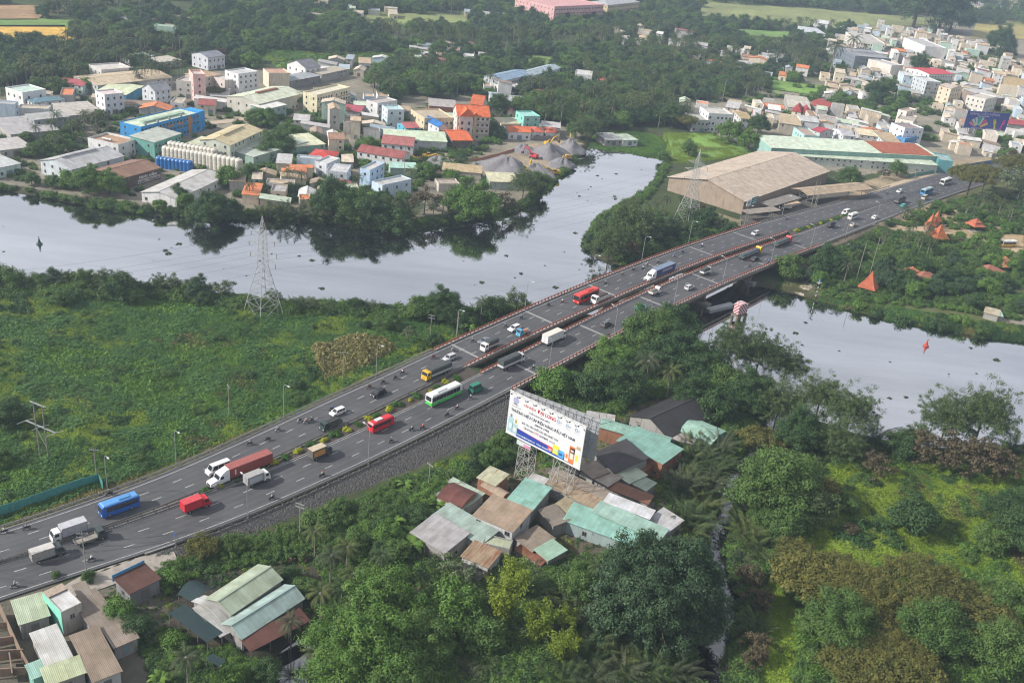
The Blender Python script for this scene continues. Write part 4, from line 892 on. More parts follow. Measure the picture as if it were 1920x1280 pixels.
tb((389.7, 108), (421.5, 104), (392, 96), 8, 'gx', (.24, .25, .3), (.55, .56, .6), 'lone grey gabled house at the green field edge', rise=2.)
tb((248, 112), (290, 104), (250, 103), 5, 'shed', (.4, .47, .48), (.5, .5, .5), 'pale blue roofed house along the far lane', rise=.5)
tb((300, 117), (340, 112), (303, 107), 4, 'shed', (.5, .46, .4), GREYW, 'beige roofed house along the far lane', rise=.4)
# centre of the town
O_ = (.66, .15, .05)
vil = tb((858, 216), (919, 219), (862, 205), 13, 'gx', O_, (.6, .52, .48), 'tall four storey villa with bright orange tiled cross gables', rise=4.2, tile=True, win=2, name='villa', cat='villa')
w_, d_, h_ = dims(vil)
cg = MB(); cg.hexa([(w_*.05, -1.0, h_-.4), (w_*.5, -1.0, h_-.4), (w_*.5, d_*.5, h_-.4), (w_*.05, d_*.5, h_-.4)], [(w_*.27, -1.0, h_+3.6), (w_*.28, -1.0, h_+3.6), (w_*.28, d_*.5, h_+3.6), (w_*.27, d_*.5, h_+3.6)]); cg.obj('cross_gable', tilem(O_), vil)
MB().box(w_*.06, -.7, -1, w_*.48, .0, h_-.42).obj('front_bay', wallm((.66, .6, .58)), vil)
MB().box(w_*.5, -1.1, -1, w_*.6, -.02, h_+.5).obj('stair_tower', wallm((.55, .42, .28)), vil)
MB().hexa([(w_*.46, -1.4, h_+.4), (w_*.64, -1.4, h_+.4), (w_*.64, .6, h_+.4), (w_*.46, .6, h_+.4)], [(w_*.55, -1.4, h_+2.2), (w_*.55+.02, -1.4, h_+2.2), (w_*.55+.02, .6, h_+2.2), (w_*.55, .6, h_+2.2)]).obj('tower_roof', tilem(O_), vil)
for z_ in (3.3, 6.6, 9.9): MB().box(w_*.62, -1.0, z_, w_-.2, -.02, z_+.25).obj('balcony', wallm((.5, .45, .4)), vil)
for k in range(3):
    for x in (.15, .36): put_win(vil, w_*x, -.72, 1.4+k*3.4, 0, 1.2, 1.7, (.3, .13, .09))
tb((882, 194), (904, 197), (886, 183), 14, 'gx', (.5, .13, .05), (.45, .4, .36), 'orange gabled rear tower of the villa', rise=3.6, tile=True, z0=1.5, name='villa', cat='villa', win=1)
tb((848, 263), (886, 263), (851, 243), 5, 'gx', O_, (.16, .12, .1), 'orange tiled gate hall in front of the tall villa', rise=2.2, tile=True)
tb((982.6, 220), (1012.9, 220), (985, 210), 9, 'flat', (.3, .55, .5), (.24, .60, .52), 'turquoise tower house behind the gravel yard')
tb((954, 246), (996, 248), (955, 237), 4.6, 'gx', (.62, .16, .06), WHITEW, 'white cottage with long orange roof beside the yard wall', rise=1.8, tile=True)
tb((997.8, 247), (1019.6, 248), (999, 239), 4.2, 'hip', (.55, .12, .07), WHITEW, 'red hip roofed cottage next to the orange cottage', rise=1.6, tile=True)
tb((1024, 248), (1050, 249), (1026, 240), 4.2, 'hip', (.53, .12, .08), WHITEW, 'red hip roofed cottage nearest the hyacinth inlet', rise=1.6, tile=True)
tb((940, 232), (985, 232), (945, 222), 4.5, 'shed', (.55, .5, .36), CREAMW, 'cream roofed house left of the turquoise tower', rise=.4)
tb((1015, 236), (1050, 240), (1018, 228), 4.5, 'shed', (.45, .44, .44), GREYW, 'grey roofed shed right of the turquoise tower', rise=.4)
tb((670, 283), (754, 297), (765, 285), 6, 'gx', (.34, .11, .10), WHITEW, 'long white house with maroon roof in front of the depot', rise=1.8)
tb((715.6, 268), (774.4, 273.5), (783, 258), 6.5, 'gx', (.36, .13, .12), WHITEW, 'white house with maroon roof next to the green drums', rise=1.8)
tb((722, 260), (838, 266), (724, 247), 5.2, 'shed', (.48, .56, .42), (.5, .52, .5), 'long pale green roofed store with green drums', rise=1.4, **SH)
tb((675, 318), (693.7, 322), (721, 308), 9.5, 'flat', (.5, .48, .46), (.44, .58, .74), 'light blue flat roofed house, taller of the pair', win=1)
tb((697, 342), (717, 350), (745, 328), 6.5, 'flat', (.42, .42, .42), (.5, .6, .7), 'light blue flat roofed house, lower of the pair', win=2)
tb((732, 314), (782, 316), (735, 305), 5, 'shed', (.36, .55, .48), (.3, .42, .36), 'mint roofed lattice walled shed by the mast', rise=.4, win=0)
tb((829.8, 318), (902, 325), (841.5, 306.5), 5, 'shed', (.53, .41, .24), (.42, .38, .33), 'tan roofed brick store below the gravel heaps', rise=.3, win=0)
tb((918.8, 340), (972.5, 342), (926, 325), 4, 'shed', (.52, .50, .35), (.36, .42, .38), 'pale yellow green shed behind the round river tree', rise=.5, win=0)
tb((823, 347), (862, 347), (826, 337), 3.5, 'flat', (.42, .36, .3), (.5, .45, .4), 'small flat roofed hut behind the round river tree', win=0)
tb((823, 238), (839, 237), (824, 222), 7, 'gy', (.03, .16, .46), WHITEW, 'narrow house with vivid blue gable roof', rise=1.8)
tb((761, 240), (786, 239), (764, 229), 5.5, 'gx', (.5, .15, .15), (.1, .4, .55), 'turquoise walled house with a coral red roof', rise=1.5)
tb((796, 224), (850, 223), (797, 206), 8, 'flat', (.5, .42, .31), (.56, .47, .33), 'tan flat roofed apartment house left of the villa', win=2)
tb((805, 198), (855, 202), (864, 190), 7, 'shed', (.33, .3, .29), (.36, .18, .11), 'brick store with wide dark grey roof behind villa', rise=.3, win=0)
tb((727, 208), (758, 208), (729, 199), 9, 'flat', (.36, .5, .52), (.5, .6, .64), 'pale blue square house in the middle of town')
tb((708, 196), (745, 190), (710, 186), 9, 'flat', (.4, .36, .34), (.6, .6, .6), 'white house with cluttered roof terrace against the woods')
tb((640, 205), (675, 210), (690, 200), 4.5, 'gx', (.36, .08, .11), GREYW, 'crimson roofed shed beside the cream three storey building', rise=1.6)
tb((590, 305), (612, 310), (636, 299), 6, 'flat', (.5, .5, .5), (.62, .64, .68), 'white boxy house near the red striped roof')
tb((612, 322), (650, 326), (660, 312), 5.5, 'flat', (.45, .45, .46), (.56, .6, .66), 'pale grey blue boxy house above the bank trees')
tb((578, 292), (622, 298), (612, 282), 4.5, 'hip', (.55, .07, .06), CREAMW, 'house with bright red white ribbed hip roof', rise=1.4)
# far side houses
tb((945, 151), (1000, 139), (943, 135), 8, 'gx', (.22, .32, .44), (.6, .62, .64), 'white school block with blue grey roof', rise=1.5, win=2, name='school', cat='school')
tb((1000, 141), (1052, 127), (1000, 128), 8, 'gx', (.36, .44, .5), (.6, .62, .64), 'second school block with pale blue roof', rise=1.5, win=2, name='school', cat='school')
tb((950, 190), (985, 193), (952, 178), 5, 'gx', (.42, .43, .46), WHITEW, 'grey roofed house row end below the school', rise=1.2)
tb((948, 170), (990, 170), (952, 158), 5.5, 'flat', (.4, .4, .4), (.5, .49, .46), 'grey townhouse below the school')
tb((992, 178), (1020, 182), (998, 168), 5, 'hip', (.22, .06, .05), CREAMW, 'dark red hip roofed house among trees by the school', rise=2.)
tb((1022, 190), (1062, 196), (1028, 178), 5, 'hip', (.2, .06, .06), CREAMW, 'wide maroon hip roofed house among tall trees', rise=2.2)
tb((1078, 140), (1110, 144), (1084, 132), 8, 'flat', (.5, .5, .48), WHITEW, 'lone white house at the edge of the palm grove')
tb((1118, 152), (1140, 156), (1122, 144), 4, 'gx', (.5, .12, .1), WHITEW, 'small red roofed cottage at the palm grove', rise=1.4)
tb((1136, 262), (1168, 262), (1140, 250), 3.2, 'shed', (.5, .5, .5), GREYW, 'stilt house with grey white roof on the hyacinth inlet', rise=.3, z0=.8)
tb((1168, 263), (1196, 262), (1171, 252), 3.2, 'shed', (.44, .52, .44), WHITEW, 'stilt house with pale green roof on the hyacinth inlet', rise=.3, z0=.8)
pk = tb((1040, 14), (1132, 10), (1040, -5), 16, 'flat', (.55, .3, .3), (.62, .36, .36), 'large pink institution far away at the top edge', name='institution', cat='building', win=2, storey=4)
tb((1140, 10), (1200, 4), (1145, 0), 12, 'hip', (.42, .42, .46), (.6, .48, .3), 'yellow institution right of the pink one, top edge', rise=3, name='institution', cat='building', win=2, storey=4)
# depot and the long hall right of the tributary
dep = tb((1395.9, 376), (1553.8, 320), (1222, 341), 7, 'gx', (.52, .43, .345), (.33, .26, .2), 'huge brown roofed warehouse at the bridge end', rise=4.5, win=0, ov=.8, **SH)
w_, d_, h_ = dims(dep)
for i in range(12): MB().box(w_*(.06+.075*i), d_*.04+(i % 3)*d_*.06, 0, w_*(.06+.075*i)+.35, d_*.3+(i % 3)*d_*.06, .03).obj('rooflight', flat((.46, .4, .34)), dep)
for o in list(dep.children):
    if o.name.startswith('rooflight'):
        sl = 4.5/(d_/2); me = o.data
        for vv in me.vertices: vv.co.z += h_+vv.co.y*sl+.03
quad((1485, 353), (1515, 366), (1602.5, 341), 6, 'gy', (.40, .31, .22), GREYW, 'brown open canopy attached to the huge warehouse', rise=1.2, open_=True, win=0, name='canopy', cat='canopy', door=False)
quad((1390, 394), (1404, 401), (1442, 385), 4.2, 'shed', (.34, .3, .26), GREYW, 'grey brown porch roof under the warehouse sign', rise=.3, open_=True, win=0, name='canopy', cat='canopy', door=False)
quad((1426, 380), (1446, 387), (1484, 366), 4.6, 'shed', (.22, .2, .18), GREYW, 'dark canopy along the warehouse front', rise=.3, open_=True, win=0, name='canopy', cat='canopy', door=False)
quad((1451, 375.5), (1470, 384), (1484.5, 374), 4.0, 'shed', (.5, .38, .26), GREYW, 'small tan canopy over the parked white truck', rise=.2, open_=True, win=0, name='canopy', cat='canopy', door=False)
lh = tb((1482, 291), (1758.7, 310), (1770, 296), 5, 'shed', (.52, .60, .48), (.5, .55, .5), 'lower roof tier of the very long pale green hall', rise=1.2, win=1, **SH)
lh2 = tb((1447, 277), (1757, 293), (1765, 276), 8, 'shed', (.54, .62, .50), (.28, .46, .42), 'upper roof tier of the very long pale green hall', rise=1.4, win=0, **SH)
w_, d_, h_ = dims(lh2); MB().hexa([(w_*.66, .2, h_+.15), (w_*.98, .2, h_+.15), (w_*.98, d_-.3, h_+1.45), (w_*.66, d_-.3, h_+1.45)], [(w_*.66, .2, h_+.22), (w_*.98, .2, h_+.22), (w_*.98, d_-.3, h_+1.52), (w_*.66, d_-.3, h_+1.52)]).obj('red_roof_section', roofm((.40, .11, .05), 0), lh2)
tb((1760, 301), (1787, 305), (1772, 291), 7, 'flat', (.3, .42, .42), (.10, .30, .32), 'teal end block of the long green hall', win=0)
# right-hand town, named ones
tb((1671, 232), (1696.5, 242), (1721, 238), 11, 'flat', (.3, .24, .24), (.66, .68, .72), 'white townhouse with blue front beside the long hall', name='townhouse', cat='house')
tb((1697, 262), (1720, 258), (1699, 254), 6, 'flat', (.2, .3, .5), (.08, .28, .55), 'bright blue shop front beside the white townhouse', name='shop', cat='shop', win=2)
tb((1681, 224), (1712, 230), (1738, 223), 12, 'flat', (.45, .4, .36), (.70, .65, .56), 'cream stepped apartment house with roof rooms', win=2)
tb((1684, 207), (1700, 211), (1716, 206), 14.5, 'flat', (.5, .4, .35), (.68, .62, .54), 'cream stair house on top row behind the stepped apartments', win=1)
tb((1784, 166), (1806, 164), (1787, 158), 14, 'gy', (.5, .42, .36), (.64, .53, .4), 'tall slim ornate cream townhouse with arched loggias', rise=1.5, win=1)
tb((1738, 154), (1765, 156), (1742, 146), 13, 'flat', (.5, .5, .5), (.44, .48, .5), 'slim grey townhouse with stacked balconies', win=2)
tb((1766, 166), (1786, 170), (1770, 158), 8, 'flat', (.4, .4, .4), (.26, .28, .30), 'dark grey glass fronted townhouse', win=2)
tb((1813, 180), (1848, 188), (1822, 172), 11, 'flat', (.5, .46, .42), (.6, .57, .52), 'beige townhouse with few windows above the blue billboard')
tb((1848, 182), (1884, 184), (1856, 170), 9, 'shed', (.55, .55, .56), (.30, .23, .19), 'brown brick walled store above the blue billboard', rise=.4, win=0)
tb((1743, 139), (1788, 139), (1745, 127), 8, 'gx', (.55, .06, .08), (.64, .64, .62), 'white building with bright red roof in the right town', rise=1.4)
tb((1604, 106), (1671, 112), (1607, 92), 11, 'flat', (.3, .31, .33), (.17, .2, .24), 'slate blue four storey office with a white roof line', win=2, name='office', cat='office')
tb((1672, 124), (1694, 124), (1674, 112), 10, 'flat', (.45, .45, .45), (.56, .53, .48), 'plain beige tower house right of the slate office', win=0)
t = tb((1329, 214), (1374, 217), (1332, 203), 11, 'flat', (.5, .48, .44), (.6, .62, .64), 'white three storey shophouse with an antenna tower', win=2, name='shophouse', cat='house')
tb((1300, 226), (1330, 228), (1303, 214), 7, 'flat', (.4, .4, .38), (.36, .36, .38), 'grey two storey shophouse left of the antenna house', win=2, name='shophouse', cat='house')
tb((1390, 222), (1412, 224), (1394, 212), 6, 'shed', (.5, .38, .2), (.5, .5, .5), 'orange roofed shophouse right of the antenna house', rise=.5)
tb((1412, 216), (1425, 218), (1415, 206), 8, 'shed', (.55, .55, .55), WHITEW, 'narrow white house in the shop row', rise=.4)
tb((1462, 230), (1502, 236), (1468, 215), 6, 'shed', (.46, .37, .25), (.4, .36, .3), 'large tan roofed hall behind the shop row', rise=.8, **SH)
tb((1502, 226), (1536, 230), (1506, 216), 7, 'gx', (.5, .5, .5), (.58, .58, .58), 'white gabled hall behind the shop row', rise=1.2, **SH)
tb((1485, 208), (1502, 211), (1488, 200), 5, 'hip', (.34, .05, .05), CREAMW, 'crimson pyramid roofed house in the right town', rise=4.)
tb((1506, 210), (1520, 212), (1508, 203), 5, 'hip', (.34, .05, .05), CREAMW, 'second smaller crimson pyramid roofed house', rise=3.2)
tb((1520, 196), (1552, 203), (1528, 188), 5, 'gx', (.33, .07, .06), GREYW, 'dark red gabled house at the thicket', rise=2.4)
tb((1550, 200), (1574, 200), (1552, 190), 5, 'gy', (.34, .08, .06), WHITEW, 'white gabled house with dark red roof', rise=2.)
tb((1478, 200), (1520, 206), (1495, 180), 5, 'gx', (.45, .42, .36), GREYW, 'long tan roofed hall above the pyramid roofs', rise=1.4, **SH)
tb((1488, 240), (1508, 255), (1526, 250), 7, 'flat', (.4, .3, .25), (.36, .56, .55), 'pale turquoise house with terrace behind the long hall', win=1)
tb((1522, 243), (1538, 248), (1548, 240), 6.5, 'gx', (.5, .07, .1), (.5, .5, .5), 'grey house with a coral red gable', rise=1.2)
tb((1582, 254), (1604, 256), (1612, 244), 6, 'gx', (.42, .42, .45), (.56, .58, .62), 'grey gabled house with a cream side wall', rise=1.6)
tb((1612, 252), (1658, 258), (1620, 243), 5, 'shed', (.6, .52, .36), (.45, .42, .4), 'cream flat roofed house next to grey gable', rise=.4)
tb((1656, 264), (1690, 268), (1664, 250), 5.5, 'shed', (.42, .32, .2), (.5, .58, .62), 'brown roofed pale blue house behind the hall', rise=.5)
tb((1880, 158), (1925, 166), (1884, 142), 7, 'gx', (.55, .4, .2), (.66, .6, .5), 'cream hall with maroon and golden roof at right edge', rise=1.6, **SH)
tb((1890, 232), (1930, 236), (1890, 222), 5, 'gx', (.42, .07, .08), GREYW, 'crimson roofed hall behind the blue billboard', rise=1.4, **SH)
tb((1848, 252), (1872, 256), (1852, 244), 7, 'flat', (.6, .55, .48), (.68, .62, .54), 'blank cream house under the blue billboard', win=0)
tb((1512, 60), (1548, 64), (1516, 52), 8, 'shed', (.5, .53, .58), (.52, .55, .6), 'pale grey blue warehouse at the far fields', rise=.5, win=0)
tb((1526, 42), (1552, 46), (1530, 36), 8, 'gx', (.6, .6, .6), (.6, .6, .6), 'white warehouse at the far field edge', rise=1.5, win=0)
tb((1610, 78), (1660, 84), (1612, 64), 11, 'flat', (.5, .48, .45), (.66, .62, .56), 'cream apartment block behind the slate office', win=2)
tb((1735, 88), (1775, 92), (1740, 76), 12, 'flat', (.5, .5, .5), (.62, .61, .6), 'pale blank apartment block in the right town', win=0)
# ---------------------------------------------------------------- the many small houses that fill the town
RCS = [('grey tin', (.470, .459, .459), 0), ('beige', (.582, .504, .403), 0), ('rusty', (.370, .224, .157), .3), ('pale green', (.515, .605, .482), 0), ('white', (.694, .683, .672), 0), ('maroon', (.336, .112, .101), 0), ('orange', (.627, .224, .101), 0),
       ('tan', (.526, .403, .280), .1), ('blue grey', (.370, .437, .493), 0), ('brown', (.381, .291, .224), .15)]
WCS = [('white', (.694, .683, .672)), ('cream', (.694, .605, .470)), ('grey', (.448, .437, .414)), ('pale blue', (.515, .627, .717)), ('beige', (.582, .504, .403)), ('pale green', (.470, .627, .526))]  # both town palettes lightened, far sunlight put into the colour
def fill_town(px, n, ang, zone, hi=1.0, group=None, small=1.0, tall=.14, pad=.25):
    poly = W(px, 1.5); made = 0
    for P in rand_in(poly, n*14):
        if made >= n: break
        a = R(ang+random.choice((0, 90))+random.uniform(-7, 7)); w_ = random.uniform(4.5, 8.5)*small; d_ = random.uniform(8, 15)*small; ux = (math.cos(a), math.sin(a)); uy = (-ux[1], ux[0])
        if occ_rect(P[0], P[1], ux, uy, w_, d_, 0, pad): continue
        rn, rc, ru_ = random.choices(RCS, (8, 7, 3, 3, 6, 2, 2, 5, 2, 3))[0]; wn, wc = random.choices(WCS, (6, 4, 5, 2, 3, 1))[0]
        k = random.random(); rf = 'flat' if k < .28 else ('shed' if k < .62 else ('gx' if k < .8 else 'gy'))
        h = random.choice((3.2, 3.6, 4.2, 5.)) if random.random() > tall else random.choice((7, 8.5, 10, 11.5)); h *= hi
        if rf == 'flat' and h < 4: h += 2.5
        big_ = 'tall ' if h > 6.5 else ''
        kind = {'flat': 'flat roof', 'shed': 'lean roof', 'gx': 'gable roof', 'gy': 'gable roof'}[rf]
        corner = np.array(P)-np.array(ux)*w_/2-np.array(uy)*d_/2
        house(None, None, None, h, rf, rc, wc, '%s%s house, %s %s, %s' % (big_, wn, rn, kind, zone), name={'flat': 'townhouse', 'shed': 'shack', 'gx': 'cottage', 'gy': 'cottage'}[rf], world=(corner[0], corner[1], a, w_, d_), rust=ru_, group=group, win=1, wins_far=False, door=made % 2 == 0, skip=.5)
        made += 1
def keep_clear(px):
    q = W(px); P = rand_in(q, 6000); X = (P[:, 0]-OX0).astype(int); Y = (P[:, 1]-OY0).astype(int); OCC[np.clip(Y, 0, OH-1), np.clip(X, 0, OW-1)] |= 8
keep_clear([(40, 255), (110, 235), (205, 225), (215, 240), (140, 285), (60, 300), (30, 295)]); keep_clear([(490, 265), (545, 245), (560, 270), (530, 305), (490, 305)])
fill_town([(530, 240), (700, 200), (790, 222), (850, 232), (842, 262), (720, 258), (640, 270), (655, 322), (520, 325)], 70, 12, 'left of the villa', group='small houses of the river town')
fill_town([(0, 195), (130, 178), (250, 188), (420, 188), (420, 212), (240, 218), (130, 268), (60, 300), (0, 300)], 42, 14, 'at left town end', small=1.25, tall=.06, group='small houses of the river town')
fill_town([(440, 345), (560, 330), (670, 340), (670, 392), (470, 395)], 36, 14, 'behind the river bank trees', small=.8, tall=0, group='small houses of the river town')
fill_town([(600, 185), (720, 190), (700, 215), (600, 225)], 10, 12, 'below the cream building', group='small houses of the river town')
fill_town([(900, 160), (985, 160), (975, 215), (930, 222)], 8, 10, 'beside the villa', small=.9, group='small houses of the river town')
RT = 'small houses of the right town'
fill_town([(1250, 215), (1440, 200), (1560, 205), (1700, 238), (1690, 262), (1560, 255), (1480, 240), (1300, 235)], 52, -8, 'behind the long hall', group=RT)
fill_town([(1760, 255), (1940, 262), (1940, 300), (1790, 288)], 14, -12, 'beside the blue fence', tall=0, group=RT)
fill_town([(1540, 150), (1700, 130), (1740, 160), (1730, 185), (1560, 190)], 48, -10, 'near the slate office', group=RT)
fill_town([(1700, 110), (1860, 120), (1940, 120), (1940, 260), (1760, 258), (1740, 200)], 86, -12, 'at far right', tall=.22, group=RT)
fill_town([(1540, 75), (1620, 50), (1730, 55), (1850, 90), (1840, 125), (1700, 128), (1560, 125)], 92, -12, 'in upper right quarter', tall=.3, group=RT)
fill_town([(1290, 88), (1400, 92), (1470, 110), (1520, 150), (1400, 150), (1290, 115)], 30, -10, 'at the palm grove edge', tall=.12, group=RT)
FA = 'houses scattered in the far woods'
fill_town([(770, 98), (905, 92), (915, 125), (780, 130)], 14, 8, 'in the clearing', small=1.2, tall=0, group=FA)
fill_town([(1150, 58), (1280, 66), (1295, 88), (1160, 84)], 14, -5, 'beyond the palm grove', small=1.2, tall=.1, group=FA)
fill_town([(590, 124), (745, 112), (745, 138), (600, 146)], 9, 8, 'along the green field', tall=0, group=FA)
fill_town([(235, 25), (345, 28), (345, 85), (240, 85)], 11, 8, 'in upper left woods', small=1.2, tall=.1, group=FA)
fill_town([(540, 12), (760, 5), (755, 32), (545, 50)], 11, 8, 'beyond green field', small=1.4, tall=0, group=FA)
fill_town([(860, 28), (1010, 25), (990, 52), (870, 50)], 5, 8, 'below pink institution', small=1.3, tall=0, group=FA)
fill_town([(1700, 2), (1935, 8), (1935, 40), (1720, 24)], 24, -12, 'at the top right corner', small=1.9, tall=.3, hi=1.2, group=FA)
# ================================================================ foliage prototypes
def leaf_quads(c, nrm, size, asp=.55, r=None):
    r = r or rng; n_ = len(c); t = r.normal(size=(n_, 3)); t -= nrm*np.sum(t*nrm, 1, keepdims=True); t /= np.linalg.norm(t, axis=1, keepdims=True)+1e-9; u = np.cross(nrm, t)
    s = size[:, None] if np.ndim(size) else size
    v_ = np.stack([c-t*s-u*s*asp, c+t*s-u*s*asp*.6, c+t*s+u*s*asp*.6, c-t*s+u*s*asp], 1).reshape(-1, 3)
    return v_, np.arange(4*n_).reshape(-1, 4)
def unit(n_, r):
    d = r.normal(size=(n_, 3)); return d/np.linalg.norm(d, axis=1, keepdims=True)
def crown(seed, rx, rz, zc, nclump, nleaf, leaf, cr=(.24, .42), flat_=0., hollow=.62, up=.5, droop=0.):
    """leaf clumps spread through an uneven ellipsoid; returns leaf quads and clump centres"""
    r = np.random.default_rng(seed); d = unit(nclump, r); d[:, 2] = np.abs(d[:, 2])*1.15-.75*r.random(nclump)
    rad = hollow+(1-hollow)*r.random(nclump)**.6; C = d*rad[:, None]*np.array([rx, rx*(.85+.3*r.random()), rz])*(.75+.4*r.random((nclump, 1))); C[:, 2] += zc
    if flat_: C[:, 2] = zc+(C[:, 2]-zc)*(1-flat_)+flat_*rz*.3
    R_ = rx*(cr[0]+(cr[1]-cr[0])*r.random(nclump)); k = r.integers(0, nclump, nleaf); q = r.normal(size=(nleaf, 3)); ln = np.linalg.norm(q, axis=1, keepdims=True); q /= ln; ln = np.minimum(ln, 2.3)
    P = C[k]+q*ln*R_[k][:, None]*np.array([.6, .6, .4])
    m_ = r.random(nleaf) < .16; j = r.integers(0, nclump, nleaf); t_ = r.random((nleaf, 1)); P = np.where(m_[:, None], C[k]*(1-t_)+C[j]*t_+q*.2*rx*cr[0], P); P[:, 2] -= droop*(np.hypot(P[:, 0], P[:, 1])/rx)**2; P[:, 2] = np.maximum(P[:, 2], .15)
    nrm = q+np.array([0, 0, up])+r.normal(size=(nleaf, 3))*.45; nrm /= np.linalg.norm(nrm, axis=1, keepdims=True)
    return (*leaf_quads(P, nrm, leaf*(.6+.8*r.random(nleaf)), .6, r), C)
bark = rough_mat('bark', (.12, .09, .065), (.06, .048, .038), 1.4, .95, .4)
palebark = rough_mat('pale_bark', (.26, .24, .21), (.15, .13, .11), 1.4, .95, .4)
def trunk(C, h, r0, nlimb=7, seed=0):
    r = np.random.default_rng(seed); mb = MB(); top = (r.normal()*.1*h*.2, r.normal()*.1*h*.2, h*.55)
    mb.path([(0, 0, -.6), (top[0]*.4, top[1]*.4, h*.28), top], [r0*1.25, r0, r0*.75], 7)
    for i in r.permutation(len(C))[:nlimb]:
        c = C[i]; m_ = (np.array(top)*.55+c*.45)+r.normal(size=3)*.15; m_[2] -= .05*h
        mb.path([top, m_, c], [r0*.5, r0*.32, r0*.12], 5)
    return mb.mesh('trunk', bark)
PROTO = {}          # kind -> list of (crown mesh, trunk mesh, nominal radius)
def add_tree(kind, seed, mat_, rx, rz, zc, ncl, nl, leaf, h, r0, nlimb=7, **k):
    v_, f_, C = crown(seed, rx, rz, zc, ncl, nl, leaf, **k); me = npmesh('crown', v_, f_, mat_); PROTO.setdefault(kind, []).append((me, trunk(C, h, r0, nlimb, seed), rx))
LG = dict(dark=leafm((.03, .07, .024), (.07, .13, .036)), mid=leafm((.05, .108, .026), (.115, .19, .042)), bright=leafm((.06, .138, .024), (.14, .24, .042)), olive=leafm((.075, .09, .022), (.185, .17, .04)),
          blue=leafm((.036, .075, .036), (.07, .12, .052)), airy=leafm((.055, .095, .035), (.11, .16, .055)), yellow=leafm((.11, .17, .015), (.24, .3, .03)), dry=leafm((.075, .062, .034), (.135, .108, .06)), pale=leafm((.075, .105, .05), (.16, .2, .1)))
BIG = {}
def duo(kind, seed, m, rx, rz, zc, ncl, nl, leaf, h, r0, nlimb=8, **k):
    for s_ in range(3): add_tree(kind, seed+s_, m, rx, rz, zc, ncl, nl, leaf, h, r0, nlimb, **k)
    n0 = len(PROTO[kind]); f = 2.0; k2 = dict(k); c0, c1 = k.get('cr', (.24, .42)); k2['cr'] = (c0*.62, c1*.68)
    if 'droop' in k2: k2['droop'] *= 2
    for s_ in range(2): add_tree(kind, seed+7+s_, m, rx*f, rz*f, zc*f, int(ncl*2.4), int(nl*3), leaf*1.12, h*f, r0*1.7, nlimb+8, **k2)
    BIG[kind] = PROTO[kind][n0:]; PROTO[kind] = PROTO[kind][:n0]
duo('dark', 10, LG['dark'], 4.2, 3.5, 3.7, 42, 11000, .165, 7, .24, cr=(.19, .36))
duo('mid', 20, LG['mid'], 4.2, 3.4, 3.6, 40, 11000, .165, 7, .24, cr=(.19, .36))
duo('bright', 30, LG['bright'], 4.2, 3.2, 3.5, 38, 11000, .17, 7, .22, cr=(.19, .36))
duo('airy', 40, LG['airy'], 4.4, 4.0, 4.6, 150, 9000, .115, 8, .14, 34, cr=(.08, .18), hollow=.2)
duo('olive', 50, LG['olive'], 6.2, 2.2, 5.2, 70, 12500, .165, 8, .3, 16, cr=(.1, .2), flat_=.35)
duo('blue', 60, LG['blue'], 4.6, 4.0, 4.2, 52, 12000, .16, 8, .26, cr=(.15, .29), droop=.5)
for s_ in range(2):
    add_tree('dry', 70+s_, LG['dry'], 3.6, 2.8, 3.8, 26, 1900, .17, 7, .14, 18, cr=(.15, .26))
    add_tree('pale', 75+s_, LG['pale'], 3.6, 3.2, 4.6, 26, 1700, .17, 8, .13, 18, cr=(.14, .24), hollow=.4)
    add_tree('round', 80+s_, LG['bright'], 2.6, 2.2, 2.3, 14, 3600, .17, 4, .16, cr=(.4, .55))
    # bamboo: arching feathery plumes
    r = np.random.default_rng(90+s_); V_, F_ = [], []; off_ = 0; mb = MB()
    for i in range(26):
        a = r.random()*6.28; lean = .15+.5*r.random(); hh = 6.5+4*r.random(); P = []
        for k in range(9):
            t_ = k/8; P.append((math.cos(a)*(.5+lean*hh*.55*t_**2.2), math.sin(a)*(.5+lean*hh*.55*t_**2.2), hh*t_*(1-.22*lean*t_*t_)))
        mb.path([P[0], P[4], P[8]], [.05, .04, .015], 4)
        P = np.array(P); n_ = 170; kk = r.random(n_)**.7*6+1.8; i0 = np.minimum(kk.astype(int), 7); c = P[i0]*(1-(kk-i0))[:, None]+P[i0+1]*(kk-i0)[:, None]+r.normal(size=(n_, 3))*np.array([.42, .42, .35])
        nn = r.normal(size=(n_, 3))*.7+np.array([0, 0, .7]); nn /= np.linalg.norm(nn, axis=1, keepdims=True); q, f = leaf_quads(c, nn, .2*(.6+.8*r.random(n_)), .4, r); V_.append(q); F_.append(f+off_); off_ += len(q)
    PROTO.setdefault('bamboo', []).append((npmesh('crown', np.vstack(V_), np.vstack(F_), LG['yellow']), mb.mesh('trunk', rough_mat('bamboo_cane', (.2, .22, .06), (.12, .13, .05), 2.)), 4.2))
for s_ in range(3):
    v_, f_, C = crown(100+s_, 1.6, 1.2, .75, 9, 1500, .14, cr=(.4, .6)); PROTO.setdefault('shrub', []).append((npmesh('crown', v_, f_, [LG['mid'], LG['dark'], LG['bright']][s_]), trunk(C, 1.6, .08, 4, s_), 1.6))
